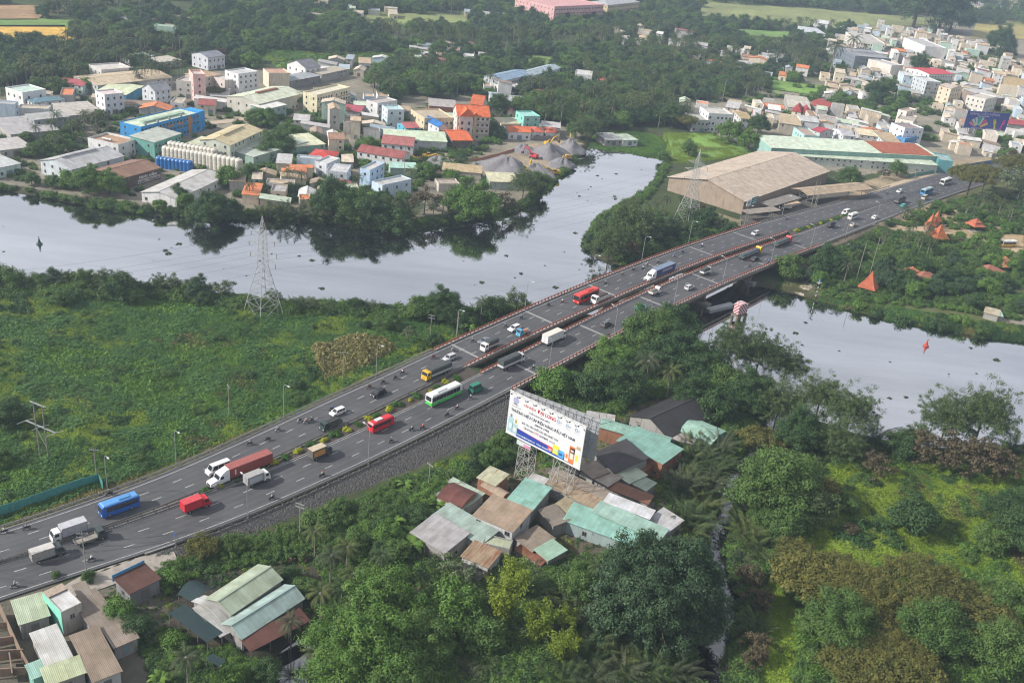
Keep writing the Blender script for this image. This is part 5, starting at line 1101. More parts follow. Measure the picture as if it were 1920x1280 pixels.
def frond(base, ang, elev, Ln, curve, nl, wl, r, vs_, fs, off_):
    """a feather leaf: rachis that arches over, leaflets to both sides"""
    d = np.array([math.cos(ang), math.sin(ang), 0]); side = np.array([-d[1], d[0], 0]); P = np.array(base, float); e = elev; pts = [P.copy()]; st = Ln/10
    for k in range(10):
        P = P+(d*math.cos(e)+np.array([0, 0, math.sin(e)]))*st; e -= curve/10*(1+.6*k/10); pts.append(P.copy())
    pts = np.array(pts)
    for sg in (-1, 1):
        for k in range(nl):
            t_ = .12+.88*(k+.5)/nl; i0 = min(int(t_*10), 9); c = pts[i0]+(pts[i0+1]-pts[i0])*(t_*10-i0); tn = pts[i0+1]-pts[i0]; tn /= np.linalg.norm(tn)
            l_ = wl*math.sin(math.pi*min(1, .12+t_*.86))**.6*(.85+.3*r.random()); o_ = side*sg*.8+tn*.55+np.array([0, 0, -.28-.25*r.random()]); o_ /= np.linalg.norm(o_); wv = tn*Ln/nl*.27
            vs_ += [c-wv, c+wv, c+o_*l_+wv*.2, c+o_*l_-wv*.2]; fs.append((off_, off_+1, off_+2, off_+3)); off_ += 4
    # rachis
    wv = side*.05
    for k in range(0, 10, 2):
        vs_ += [pts[k]-wv, pts[k]+wv, pts[k+2]+wv, pts[k+2]-wv]; fs.append((off_, off_+1, off_+2, off_+3)); off_ += 4
    return off_
PALM = [leafm((.03, .06, .02), (.075, .11, .035)), leafm((.045, .075, .02), (.12, .14, .04)), leafm((.035, .055, .025), (.09, .1, .05))]
for s_ in range(3):
    r = np.random.default_rng(120+s_); vs_, fs = [], []; o_ = 0; hh = 8.0
    for i in range(20): o_ = frond((0, 0, hh), i*2.4+r.random()*.4, 1.15-1.5*(i/20)+r.normal()*.1, 3.9, 1.5, 20, .85, r, vs_, fs, o_)
    tr = MB().path([(0, 0, -.5), (.12, .05, hh*.4), (.05, 0, hh*.75), (0, 0, hh+.1)], [.24, .17, .15, .17], 7); tr.lathe([(.1, -.35), (.45, -.2), (.42, .15), (.1, .35)], (0, 0, hh-.1), 7)
    PROTO.setdefault('palm', []).append((npmesh('crown', np.array(vs_), np.array(fs), PALM[s_]), tr.mesh('trunk', palebark), 3.6))
    vs_, fs = [], []; o_ = 0
    for i in range(17): o_ = frond((r.normal()*.35, r.normal()*.35, 0), i*2.4+r.random()*.6, 1.45-.55*r.random(), 5.2+1.6*r.random(), .75+.6*r.random(), 24, .95, r, vs_, fs, o_)
    PROTO.setdefault('nipa', []).append((npmesh('crown', np.array(vs_), np.array(fs), PALM[(s_+2) % 3]), MB().lathe([(.5, -.4), (.6, .2), (.25, .9)], n=7).mesh('trunk', bark), 3.6))
for s_ in range(2):                      # banana: a few broad arching blades
    r = np.random.default_rng(140+s_); V_, F_ = [], []
    for i in range(9):
        a = i*2.4+r.random(); e = 1.35-.5*r.random(); d = np.array([math.cos(a), math.sin(a)]); side = np.array([-d[1], d[0], 0]); P = np.array([0, 0, 1.5]); L_ = 2.2+.6*r.random(); prev = None
        for k in range(6):
            wv = side*(.36*math.sin(math.pi*(k+.6)/6.4)); cur = (P-wv, P+wv)
            if prev is not None: b0 = len(V_); V_ += [prev[0], prev[1], cur[1], cur[0]]; F_.append((b0, b0+1, b0+2, b0+3))
            prev = cur; P = P+np.array([d[0]*math.cos(e), d[1]*math.cos(e), math.sin(e)])*L_/5; e -= .42
    PROTO.setdefault('banana', []).append((npmesh('crown', np.array(V_), np.array(F_), leafm((.06, .13, .02), (.15, .24, .04))), MB().path([(0, 0, -.3), (0, 0, 1.6)], [.16, .1], 7).mesh('trunk', rough_mat('banana_stem', (.16, .2, .07), (.1, .1, .05), 2.)), 1.8))
KN = dict(dark=('dark green leafy tree', 'broadleaf_tree'), mid=('green leafy tree', 'broadleaf_tree'), bright=('bright green leafy tree', 'broadleaf_tree'), airy=('thin open crowned tree', 'mangrove_tree'), olive=('spreading olive brown tree', 'rain_tree'), blue=('dense bluish green tree', 'willow_tree'),
          dry=('dry brownish tree', 'dry_tree'), pale=('pale sparse tree', 'mangrove_tree'), round=('clipped round tree', 'round_tree'), bamboo=('yellow green bamboo clump', 'bamboo_clump'), shrub=('leafy shrub', 'shrub'), palm=('coconut palm', 'coconut_palm'), nipa=('nipa palm clump', 'nipa_palm'), banana=('banana plant', 'banana_plant'))
TREES = []
def tree_w(x, y, rad, kind, zone, z=None, group=None, tall=1.):
    me, tr, nr = random.choice(BIG[kind] if kind in BIG and rad > PROTO[kind][0][2]*1.45 else PROTO[kind]); s = rad/nr; nm, on = KN[kind]; z = gz_at(x, y)-.1 if z is None else z
    t = thing(on, '%s %s' % (nm, zone), 'palm' if kind in ('palm', 'nipa') else ('bush' if kind == 'shrub' else 'tree'), (x, y, z), random.random()*6.28, group or 'trees '+zone)
    t.scale = (s, s, s*tall*random.uniform(.9, 1.12)); link('crown', me, t); link('trunk', tr, t); TREES.append((x, y, rad)); return t
def tree(px, py, wpx, kind, zone, tall=1.):
    g = G(px, py, 1.5); sc_ = FPX/((g-np.array([0, 0, CH]))@_fw); tree_w(g[0], g[1], max(.8, wpx/sc_/2), kind, zone, None, None, tall)
def grove(px, n, kinds, rad, zone, sep=.75, avoid=7, z=1.5, tall=1.):
    poly = W(px, z); c = 0
    for P in rand_in(poly, n*12):
        if c >= n: break
        if occ(*P) & avoid: continue
        rr = random.uniform(*rad)
        if any((P[0]-a)**2+(P[1]-b_)**2 < ((rr+q)*sep)**2 for a, b_, q in TREES[-400:]): continue
        k = random.choice(kinds); tree_w(P[0], P[1], rr, k, zone, None, None, tall); c += 1
PATCH = []
def patch(px, n, kinds, rad):
    P = rand_in(W(px), n*2)
    for p in P: PATCH.append((p[0], p[1], random.uniform(*rad), random.choice(kinds)))
Z1 = 'on the far river bank'
for a in [(128, 352, 40, 'bright'), (165, 362, 58, 'bright'), (205, 366, 58, 'bright'), (60, 347, 28, 'mid'), (100, 352, 26, 'mid'), (335, 380, 36, 'dark'), (396, 410, 78, 'dark'), (425, 408, 60, 'dark'), (348, 390, 34, 'bright'), (430, 348, 48, 'bright'), (470, 345, 40, 'mid'), (300, 393, 26, 'bright'),
          (500, 402, 44, 'nipa'), (528, 405, 52, 'nipa'), (560, 408, 56, 'nipa'), (592, 410, 56, 'nipa'), (625, 405, 88, 'dark'), (665, 412, 80, 'mid'), (700, 420, 70, 'dark'), (738, 428, 56, 'dark'), (768, 412, 60, 'nipa'), (795, 402, 56, 'dry'), (830, 402, 40, 'dry'), (885, 408, 100, 'bright'), (862, 398, 60, 'mid'), (845, 342, 34, 'bright'),
          (980, 372, 60, 'airy'), (1005, 360, 46, 'mid'), (945, 398, 50, 'dry'), (795, 335, 36, 'bright'), (770, 352, 34, 'palm'), (540, 352, 32, 'palm'), (468, 378, 34, 'palm'), (565, 360, 30, 'palm'), (730, 402, 44, 'nipa'), (700, 392, 40, 'bright'), (1020, 340, 24, 'shrub'), (1060, 318, 20, 'shrub')]: tree(*a, Z1)
Z2 = 'in the river town'
for a in [(522, 292, 62, 'mid'), (548, 266, 48, 'bright'), (495, 300, 40, 'mid'), (500, 238, 44, 'bright'), (478, 235, 36, 'mid'), (405, 186, 42, 'yellowt'), (560, 200, 30, 'mid'), (690, 285, 34, 'bright'), (712, 282, 28, 'bright'), (675, 300, 26, 'mid'), (932, 262, 34, 'dark'), (250, 172, 24, 'bright'), (262, 168, 22, 'palm'), (165, 172, 34, 'bright'), (130, 165, 24, 'mid'),
          (1098, 262, 56, 'airy'), (1078, 258, 34, 'mid'), (1050, 238, 34, 'palm'), (875, 322, 18, 'palm'), (893, 325, 18, 'palm'), (930, 215, 40, 'dark'), (940, 208, 36, 'mid'), (1000, 215, 50, 'bright'), (1035, 210, 50, 'mid'), (1065, 215, 46, 'bright'), (590, 272, 26, 'mid'), (640, 300, 24, 'mid'), (20, 222, 22, 'palm'), (232, 158, 26, 'dark'), (340, 220, 26, 'shrub'), (365, 235, 22, 'shrub'), (1018, 258, 16, 'palm'), (1030, 260, 16, 'palm'), (1042, 262, 16, 'palm'), (1230, 118, 40, 'mid')]:
    if a[3] == 'yellowt': a = (*a[:3], 'olive')
    tree(*a, Z2)
for i, x in enumerate((258, 272, 285, 298, 310, 322, 333, 345)): tree(x, 168-i*2, 22, 'palm', 'in the row behind the long tan warehouse', 1.5)
grove([(40, 255), (110, 235), (205, 225), (215, 240), (140, 285), (60, 300), (30, 295)], 34, ['palm', 'palm', 'nipa', 'mid'], (2.6, 4.2), 'in the grove left of the blue factory', .6, 5)
grove([(100, 250), (215, 215), (330, 205), (270, 195), (200, 215)], 14, ['nipa', 'shrub', 'mid'], (2, 3), 'behind the blue factory', .7)
grove([(440, 340), (620, 350), (760, 380), (840, 385), (840, 410), (640, 420), (480, 402)], 24, ['mid', 'nipa', 'palm', 'dark'], (2.5, 4), 'in the thicket along the far bank', .6)
grove([(520, 215), (860, 200), (850, 330), (540, 330)], 26, ['shrub', 'bright', 'palm', 'shrub'], (1.6, 3), 'between the town houses', .8)
patch([(0, 92), (100, 92), (100, 150), (0, 155)], 34, ['dark', 'blue', 'mid'], (4, 7))
patch([(100, 80), (250, 70), (420, 100), (420, 128), (250, 110), (190, 140), (100, 150)], 46, ['mid', 'dark', 'palm', 'bright', 'dry'], (3.5, 6))
patch([(690, 165), (780, 130), (900, 150), (900, 190), (820, 185), (700, 195)], 40, ['mid', 'bright', 'dark', 'palm'], (4, 6.5))
patch([(940, 200), (1090, 190), (1240, 195), (1260, 235), (1130, 250), (1080, 240), (960, 225)], 50, ['bright', 'mid', 'dark', 'palm'], (4, 6.5))
patch([(1090, 120), (1250, 100), (1400, 130), (1440, 170), (1260, 195), (1100, 185)], 120, ['palm', 'palm', 'nipa', 'mid'], (3.6, 5))
Z3 = 'by the brown warehouse'
for a in [(1260, 238, 46, 'dark'), (1285, 244, 44, 'olive'), (1365, 268, 50, 'bright'), (1402, 282, 46, 'bright'), (1420, 252, 44, 'dark'), (1245, 300, 26, 'mid'), (1290, 292, 34, 'mid'), (1590, 350, 46, 'mid'), (1680, 330, 36, 'mid'), (1566, 305, 22, 'pale'), (1620, 302, 24, 'pale'), (1495, 290, 14, 'palm'), (1655, 335, 22, 'dry'), (1720, 300, 16, 'pale')]: tree(*a, Z3)
grove([(1098, 450), (1160, 405), (1250, 385), (1300, 395), (1370, 420), (1375, 440), (1290, 452), (1190, 490), (1115, 480)], 30, ['dark', 'airy', 'dry', 'blue', 'palm', 'mid'], (2.4, 4.4), 'around the far pylon', .62)
for a in [(1180, 470, 110, 'airy'), (1140, 485, 70, 'airy'), (1225, 452, 56, 'dark'), (1320, 425, 44, 'dark'), (1250, 445, 40, 'blue'), (1185, 412, 36, 'palm'), (1345, 432, 30, 'pale')]: tree(*a, 'beside the bridge on the tributary bank')
grove([(1565, 192), (1700, 190), (1692, 232), (1600, 226)], 22, ['dark', 'mid', 'bright'], (3.5, 5.5), 'in the thicket in the right town', .6)
grove([(1440, 100), (1700, 60), (1900, 100), (1920, 260), (1700, 225), (1500, 190)], 24, ['dark', 'mid', 'palm'], (2.6, 5), 'among the right town houses', .9)
grove([(1770, 255), (1930, 262), (1930, 300), (1800, 290)], 14, ['mid', 'dry', 'bright'], (2.5, 4), 'beside the blue fence', .8)
for a in [(1712, 52, 110, 'dark'), (1760, 58, 100, 'blue'), (1780, 60, 80, 'dark'), (1872, 102, 54, 'dark'), (1720, 140, 40, 'dark'), (1640, 190, 44, 'dark'), (1660, 180, 40, 'mid'), (1555, 140, 50, 'palm'), (1590, 120, 40, 'palm')]: tree(*a, 'in the upper right quarter')
Z4 = 'in the temple garden'
for a in [(1810, 372, 84, 'olive'), (1840, 360, 70, 'olive'), (1900, 352, 84, 'olive'), (1880, 380, 56, 'pale'), (1930, 375, 60, 'olive')]: tree(*a, Z4, 1.2)
grove([(1850, 372), (1930, 375), (1930, 440), (1860, 425), (1800, 410)], 16, ['palm'], (3, 4), Z4, .6, 1)
grove([(1690, 440), (1740, 448), (1745, 485), (1650, 480), (1640, 470)], 14, ['palm', 'palm', 'mid'], (2.8, 3.6), Z4, .55, 1)
grove([(1650, 480), (1760, 478), (1840, 490), (1925, 512), (1925, 590), (1840, 585), (1740, 568), (1650, 548)], 46, ['dark', 'mid', 'bright', 'blue'], (2.6, 4.6), Z4, .58, 5)
grove([(1660, 418), (1760, 388), (1850, 398), (1925, 422), (1925, 440), (1800, 428), (1700, 432)], 22, ['palm', 'mid', 'round', 'palm', 'bright'], (1.8, 3.4), Z4, .7, 3)
grove([(1740, 445), (1860, 450), (1920, 480), (1920, 500), (1760, 480)], 16, ['mid', 'bright', 'round'], (2, 3.4), Z4, .7, 1)
grove([(1480, 500), (1560, 470), (1640, 440), (1660, 460), (1600, 500), (1560, 530), (1500, 545)], 14, ['dry', 'blue', 'mid', 'airy'], (1.8, 3.4), 'on the bank under the far bridge end', .7, 6)
for a in [(1545, 515, 66, 'dark'), (1475, 520, 50, 'mid'), (1535, 535, 34, 'bright'), (1580, 535, 34, 'palm'), (1700, 600, 30, 'shrub'), (1640, 585, 24, 'shrub'), (1610, 575, 24, 'shrub'), (1760, 610, 30, 'shrub'), (1800, 608, 30, 'shrub'), (1840, 622, 26, 'shrub')]: tree(*a, 'on the canal bank opposite')
Z5 = 'below the bridge railing'
for a in [(1038, 745, 76, 'bright'), (1078, 735, 54, 'bright'), (1100, 748, 70, 'dark'), (1150, 692, 84, 'bright'), (1120, 720, 60, 'mid'), (1160, 750, 86, 'dark'), (1215, 660, 100, 'mid'), (1255, 645, 90, 'dark'), (1268, 700, 100, 'dark'), (1215, 700, 80, 'dark'), (1205, 745, 66, 'palm'), (1248, 752, 60, 'palm'), (1310, 722, 90, 'dark'), (1296, 768, 80, 'dark')]: tree(*a, Z5)
Z6 = 'along the near canal bank'
for a in [(1360, 700, 96, 'airy'), (1415, 705, 106, 'airy'), (1468, 712, 96, 'airy'), (1398, 768, 90, 'dark'), (1455, 785, 100, 'airy'), (1525, 800, 110, 'airy'), (1490, 845, 90, 'dark'), (1425, 842, 84, 'olive'), (1580, 830, 110, 'airy'), (1635, 842, 76, 'nipa'), (1562, 868, 90, 'airy'), (1352, 745, 70, 'mid'), (1340, 790, 70, 'dark'),
          (1758, 842, 120, 'airy'), (1822, 846, 130, 'airy'), (1705, 850, 60, 'airy'), (1895, 862, 66, 'nipa'), (1680, 858, 60, 'dark'), (1855, 870, 56, 'dry'), (1390, 730, 60, 'nipa')]: tree(*a, Z6, 1.1)
Z7 = 'beside the creek'
grove([(1265, 850), (1345, 830), (1350, 900), (1318, 1010), (1262, 1010), (1270, 930)], 24, ['nipa'], (3.6, 5.), Z7, .42, 5)
grove([(1392, 900), (1480, 880), (1500, 1010), (1440, 1060), (1385, 1050), (1388, 960)], 20, ['nipa', 'nipa', 'mid'], (3.4, 4.8), Z7, .45, 5)
grove([(1060, 1140), (1290, 1170), (1290, 1290), (1050, 1290)], 26, ['nipa'], (3.6, 5.), 'at the bottom edge thicket', .42, 5)
grove([(1385, 1080), (1420, 1080), (1420, 1290), (1385, 1290)], 7, ['nipa', 'dry'], (2.4, 3.4), Z7, .5, 5)
for a in [(1190, 1150, 150, 'blue'), (1255, 1160, 170, 'blue'), (1220, 1200, 160, 'blue'), (1295, 1190, 130, 'blue'), (1155, 1190, 120, 'blue'), (1270, 1120, 110, 'blue')]: tree(*a, 'in the big clump left of the creek', 1.25)
for a in [(1445, 960, 150, 'mid'), (1500, 950, 110, 'olive'), (1470, 930, 110, 'mid'), (1520, 985, 90, 'airy')]: tree(*a, 'right of the creek mouth')
for a in [(1488, 1064, 92, 'olive'), (1500, 1124, 147, 'olive'), (1560, 1099, 110, 'olive'), (1610, 1154, 165, 'olive'), (1710, 1144, 174, 'olive'), (1790, 1154, 156, 'olive'), (1560, 1204, 130, 'mid'), (1650, 1234, 165, 'olive'), (1740, 1214, 140, 'mid'), (1830, 1204, 156, 'olive'), (1600, 1289, 138, 'olive'), (1690, 1304, 138, 'olive'), (1880, 1160, 110, 'mid'), (1860, 1260, 130, 'mid')]: tree(*a, 'in the rain tree belt at lower right', random.uniform(.6, .95))
for a in [(1705, 1005, 90, 'dark'), (1722, 990, 60, 'mid'), (1880, 985, 90, 'dark'), (1915, 1045, 120, 'dark'), (1850, 1040, 60, 'mid'), (1580, 965, 50, 'mid'), (1640, 900, 60, 'dry'), (1780, 880, 90, 'dry'), (1830, 900, 80, 'dry'), (1880, 905, 70, 'dry'), (1730, 875, 70, 'dry'), (1590, 1010, 34, 'dry')]: tree(*a, 'in the overgrown field at right')
Z8 = 'at the bottom centre'
for a in [(640, 1215, 130, 'bright'), (715, 1170, 150, 'bright'), (700, 1262, 160, 'bright'), (785, 1235, 120, 'mid'), (640, 1290, 130, 'bright'), (755, 1300, 130, 'mid'), (850, 1175, 110, 'bright'), (850, 1105, 76, 'pale'), (820, 1150, 70, 'mid'), (940, 1180, 100, 'bamboo'), (962, 1128, 84, 'bamboo'), (1000, 1210, 84, 'bamboo'), (900, 1215, 90, 'mid'), (1050, 1245, 80, 'bamboo'), (1010, 1125, 70, 'nipa'), (1050, 1150, 66, 'nipa'), (1080, 1130, 70, 'mid'), (1120, 1110, 60, 'palm'), (1150, 1085, 60, 'mid'), (1090, 1090, 50, 'mid'), (1060, 1190, 60, 'yellowt')]:
    if a[3] == 'yellowt': a = (*a[:3], 'bamboo')
    tree(*a, Z8)
Z9 = 'in the roadside nursery'
for a in [(222, 1165, 64, 'bright'), (258, 1195, 60, 'dark'), (240, 1180, 50, 'mid'), (328, 1098, 40, 'round'), (380, 1045, 64, 'yellow2'), (332, 1210, 36, 'round'), (305, 1200, 20, 'round'), (500, 1265, 56, 'dark'), (424, 1290, 50, 'round'), (545, 1090, 40, 'dark'), (560, 1105, 34, 'dark'), (575, 1120, 50, 'mid'), (545, 1205, 62, 'palm'), (600, 1168, 66, 'palm'), (620, 1095, 66, 'palm'), (660, 1130, 66, 'palm'), (590, 1045, 60, 'palm'), (650, 1075, 62, 'palm'), (590, 1250, 62, 'palm'), (352, 1290, 76, 'palm'), (668, 1185, 62, 'palm'), (640, 1150, 60, 'palm'), (715, 1095, 60, 'palm'), (300, 1290, 40, 'banana'), (165, 1090, 26, 'mid'), (105, 1088, 18, 'mid'), (620, 1050, 44, 'mid'), (670, 1030, 50, 'mid')]:
    if a[3] == 'yellow2': a = (*a[:3], 'olive')
    tree(*a, Z9)
grove([(300, 1190), (500, 1230), (480, 1265), (330, 1260)], 16, ['shrub', 'round'], (.7, 1.2), Z9, .9, 1)
grove([(400, 1020), (560, 990), (620, 1010), (520, 1050), (420, 1060)], 26, ['shrub', 'round'], (.6, 1.1), Z9, .9, 1)
Z10 = 'in the hedge at the embankment foot'
grove([(400, 1032), (560, 990), (700, 930), (830, 885), (850, 905), (720, 965), (560, 1010), (410, 1050)], 60, ['shrub', 'shrub', 'mid', 'banana', 'shrub'], (1.3, 2.6), Z10, .6, 3)
grove([(690, 960), (840, 910), (860, 930), (780, 1000), (790, 1060), (720, 1060), (690, 1000)], 26, ['dark', 'mid', 'bright', 'banana'], (2., 3.8), 'left of the workshop village', .6, 3)
grove([(850, 880), (960, 810), (1010, 830), (960, 870), (880, 890)], 12, ['mid', 'dark', 'shrub'], (1.8, 3.), 'beside the village access lane', .7, 3)
for i, (px_, py_) in enumerate(((1085, 1000), (1098, 1003), (1112, 1012), (1160, 1035), (1172, 1042), (1185, 1048))): tree(px_, py_, 24, 'palm', 'in front of the long mint hall', .8)
Z11 = 'on the near bank of the green field'
for a in [(-5, 545, 60, 'mid'), (20, 545, 60, 'mid'), (75, 545, 40, 'mid'), (100, 540, 44, 'blue'), (130, 540, 46, 'airy'), (160, 545, 46, 'mid'), (195, 548, 46, 'airy'), (225, 548, 40, 'mid'), (250, 550, 34, 'blue'), (275, 555, 30, 'dark'), (300, 552, 40, 'airy'), (325, 556, 40, 'pale'), (345, 560, 36, 'mid'), (370, 562, 50, 'blue'), (418, 562, 46, 'pale'), (445, 572, 34, 'nipa'), (465, 578, 34, 'mid'), (514, 570, 34, 'pale'), (545, 580, 40, 'nipa'), (570, 585, 46, 'nipa'), (600, 588, 46, 'nipa'), (665, 585, 34, 'dark'), (715, 588, 24, 'dark'),
          (118, 575, 34, 'mid'), (232, 568, 60, 'dark'), (255, 572, 40, 'mid'), (385, 575, 36, 'dark'), (685, 618, 22, 'dark'), (730, 620, 40, 'mid'), (790, 600, 60, 'mid'), (825, 600, 70, 'dark'), (860, 612, 50, 'dark'), (900, 608, 40, 'palm'), (925, 600, 56, 'dark'), (965, 596, 54, 'pale'), (985, 590, 34, 'mid'), (880, 625, 24, 'banana'), (765, 645, 36, 'pale'), (815, 650, 34, 'dark'), (560, 730, 26, 'dark'), (640, 590, 30, 'shrub'), (20, 800, 56, 'dark'), (5, 880, 40, 'mid'), (470, 712, 22, 'dark'), (590, 620, 12, 'dark')]: tree(*a, Z11)
# ================================================================ scattered stuff: geometry nodes over numpy points
def proto_obj(name, meshes):
    c = bpy.data.collections.new(name)
    for i, m in enumerate(meshes):
        o = bpy.data.objects.new('%s_%d' % (name, i), m); c.objects.link(o)
    return c
def scatter(name, label, cat, pts, scl, idx, coll, zs=None):
    me = bpy.data.meshes.new(name); n_ = len(pts); me.vertices.add(n_); me.vertices.foreach_set('co', np.asarray(pts, np.float32).ravel())
    for nm_, ty, val in (('sc', 'FLOAT', np.asarray(scl, np.float32)), ('rot', 'FLOAT', (rng.random(n_)*6.283).astype(np.float32)), ('idx', 'INT', np.asarray(idx, np.int32))):
        a = me.attributes.new(nm_, ty, 'POINT'); a.data.foreach_set('value', val)
    o = link(name, me); o['kind'] = 'stuff'; o['label'] = label; o['category'] = cat
    ng = bpy.data.node_groups.new(name, 'GeometryNodeTree'); ng.interface.new_socket('Geometry', in_out='INPUT', socket_type='NodeSocketGeometry'); ng.interface.new_socket('Geometry', in_out='OUTPUT', socket_type='NodeSocketGeometry')
    N = ng.nodes; gi = N.new('NodeGroupInput'); go = N.new('NodeGroupOutput'); ip = N.new('GeometryNodeInstanceOnPoints'); ci = N.new('GeometryNodeCollectionInfo')
    ci.inputs['Collection'].default_value = coll; ci.inputs['Separate Children'].default_value = True; ci.inputs['Reset Children'].default_value = True
    def na(nm_, ty):
        q = N.new('GeometryNodeInputNamedAttribute'); q.data_type = ty; q.inputs['Name'].default_value = nm_; return q.outputs['Attribute']
    cx = N.new('ShaderNodeCombineXYZ'); ng.links.new(na('rot', 'FLOAT'), cx.inputs[2]); ip.inputs['Pick Instance'].default_value = True
    ng.links.new(gi.outputs[0], ip.inputs['Points']); ng.links.new(ci.outputs[0], ip.inputs['Instance']); ng.links.new(na('idx', 'INT'), ip.inputs['Instance Index'])
    ng.links.new(cx.outputs[0], ip.inputs['Rotation']); ng.links.new(na('sc', 'FLOAT'), ip.inputs['Scale']); ng.links.new(ip.outputs[0], go.inputs[0])
    md = o.modifiers.new('scatter', 'NODES'); md.node_group = ng; return o
def joined(kind):
    out = []
    for me, tr, nr in PROTO[kind]: out.append(me)
    return out
def free(P, bits):
    X = (P[:, 0]-OX0).astype(int); Y = (P[:, 1]-OY0).astype(int); ok = (X >= 0) & (X < OW) & (Y >= 0) & (Y < OH)
    return ~ok | ((OCC[np.clip(Y, 0, OH-1), np.clip(X, 0, OW-1)] & bits) == 0)
_GZ2 = _gz.reshape(len(GY), len(GX))
def zat(P):
    i = np.clip(np.searchsorted(GX, P[:, 0])-1, 0, len(GX)-2); j = np.clip(np.searchsorted(GY, P[:, 1])-1, 0, len(GY)-2)
    u = (P[:, 0]-GX[i])/(GX[i+1]-GX[i]); v_ = (P[:, 1]-GY[j])/(GY[j+1]-GY[j])
    return (_GZ2[j, i]*(1-u)+_GZ2[j, i+1]*u)*(1-v_)+(_GZ2[j+1, i]*(1-u)+_GZ2[j+1, i+1]*u)*v_
# weeds of the fields
def tuft(seed, mat_, n_=64, r0=.9, h=.55, leaf=.12):
    r = np.random.default_rng(seed); a = r.random(n_)*6.28; q = r.random(n_)**.6*r0; c = np.stack([np.cos(a)*q, np.sin(a)*q, h*(1-(q/r0)**2)*(.4+.8*r.random(n_))], 1)
    nn = np.stack([np.cos(a)*.5, np.sin(a)*.5, np.full(n_, .9)], 1)+r.normal(size=(n_, 3))*.4; nn /= np.linalg.norm(nn, axis=1, keepdims=True)
    v_, f_ = leaf_quads(c, nn, leaf*(.6+.8*r.random(n_)), .6, r); return npmesh('weed_tuft', v_, f_, mat_)
WEED = proto_obj('weed_tufts', [tuft(1, leafm((.07, .155, .022), (.14, .26, .035))), tuft(2, leafm((.045, .115, .03), (.085, .18, .045))), tuft(3, leafm((.13, .21, .022), (.24, .33, .035))), tuft(4, leafm((.10, .11, .035), (.15, .14, .05)), 50, .9, .5, .11), tuft(5, leafm((.03, .08, .025), (.055, .12, .03)), 80, .9, 1.0, .13), tuft(6, leafm((.16, .16, .045), (.26, .22, .09)), 60, .7, .7, .1)])
def weeds(name, label, px, n, w=(5, 4, 3, 1, 2, 0), sc_=(.9, 1.7), bits=7, z=1.5, patch=14., world=False):
    P = rand_in(px if world else W(px, z), n); P = P[free(P, bits)]
    g1 = noise2(P, patch, 5)+.6*noise2(P, patch/3, 6); g2 = noise2(P, patch*1.3, 8)+.5*noise2(P, patch/4, 9); u = rng.random(len(P))
    cw = np.cumsum(np.array(w)/sum(w)); base = np.searchsorted(cw, np.clip((g1*.45+.5)*.75+u*.25, 0, .999)); idx = np.where((g2+.5*u > 1.22) & (w[3] > 0), 3, base)
    s = rng.uniform(*sc_, len(P))*(1+.45*np.clip(noise2(P, 5., 31)+.5*noise2(P, 11., 32), -1, 1)); return scatter(name, label, 'weeds', np.column_stack([P, np.maximum(zat(P)-.05, .0)]), s, np.minimum(idx, 5), WEED)
weeds('field_weeds', 'lush green weeds covering the field left of the road', FIELD_L, 62000, world=True)
weeds('meadow_creepers', 'bright green creepers covering the field at lower right', FIELD_R, 42000, w=(3, 1, 7, 1, 1, 0), world=True)
weeds('verge_grass', 'yellowish verge grass along the guardrail', [(0, 985), (190, 915), (330, 862), (540, 778), (700, 702), (880, 622), (905, 628), (715, 712), (540, 792), (340, 880), (190, 932), (0, 1002)], 7000, w=(2, 0, 2, 0, 0, 5), sc_=(.5, .9), bits=6)
weeds('inlet_hyacinth', 'floating green water hyacinth filling the inlet', [(1108, 262), (1118, 250), (1150, 245), (1200, 247), (1238, 256), (1250, 275), (1244, 298), (1215, 295), (1170, 285), (1135, 282), (1106, 276)], 5000, w=(5, 3, 3, 0, 0, 0), sc_=(.7, 1.2), bits=1, z=0)
weeds('inlet_meadow', 'light green meadow beside the inlet', [(1245, 250), (1330, 250), (1400, 276), (1440, 285), (1300, 305), (1255, 305)], 5000, w=(2, 0, 6, 0, 0, 1), sc_=(.8, 1.3))
weeds('bank_grass', 'dry bank grass along the far river shore', [(0, 350), (130, 374), (300, 398), (490, 402), (600, 412), (740, 428), (930, 400), (985, 380), (1020, 352), (1080, 296), (1086, 304), (1028, 364), (990, 390), (930, 410), (740, 438), (590, 422), (490, 412), (300, 408), (130, 384), (0, 360)], 5500, w=(2, 2, 1, 1, 3, 2), sc_=(.7, 1.2), bits=5)
weeds('canal_bank_grass', 'low scrub along the far canal bank', [(1470, 540), (1540, 556), (1650, 588), (1760, 608), (1920, 632), (1920, 644), (1760, 620), (1650, 600), (1540, 570), (1470, 548)], 3000, w=(2, 2, 0, 2, 3, 2), sc_=(.6, 1.1), bits=5)
weeds('slope_weeds', 'weeds creeping up the stone slope foot', [(420, 1040), (600, 968), (760, 895), (900, 840), (960, 800), (975, 812), (900, 862), (760, 930), (600, 995), (430, 1060)], 2600, w=(3, 2, 3, 0, 2, 0), sc_=(.5, 1.0), bits=3)
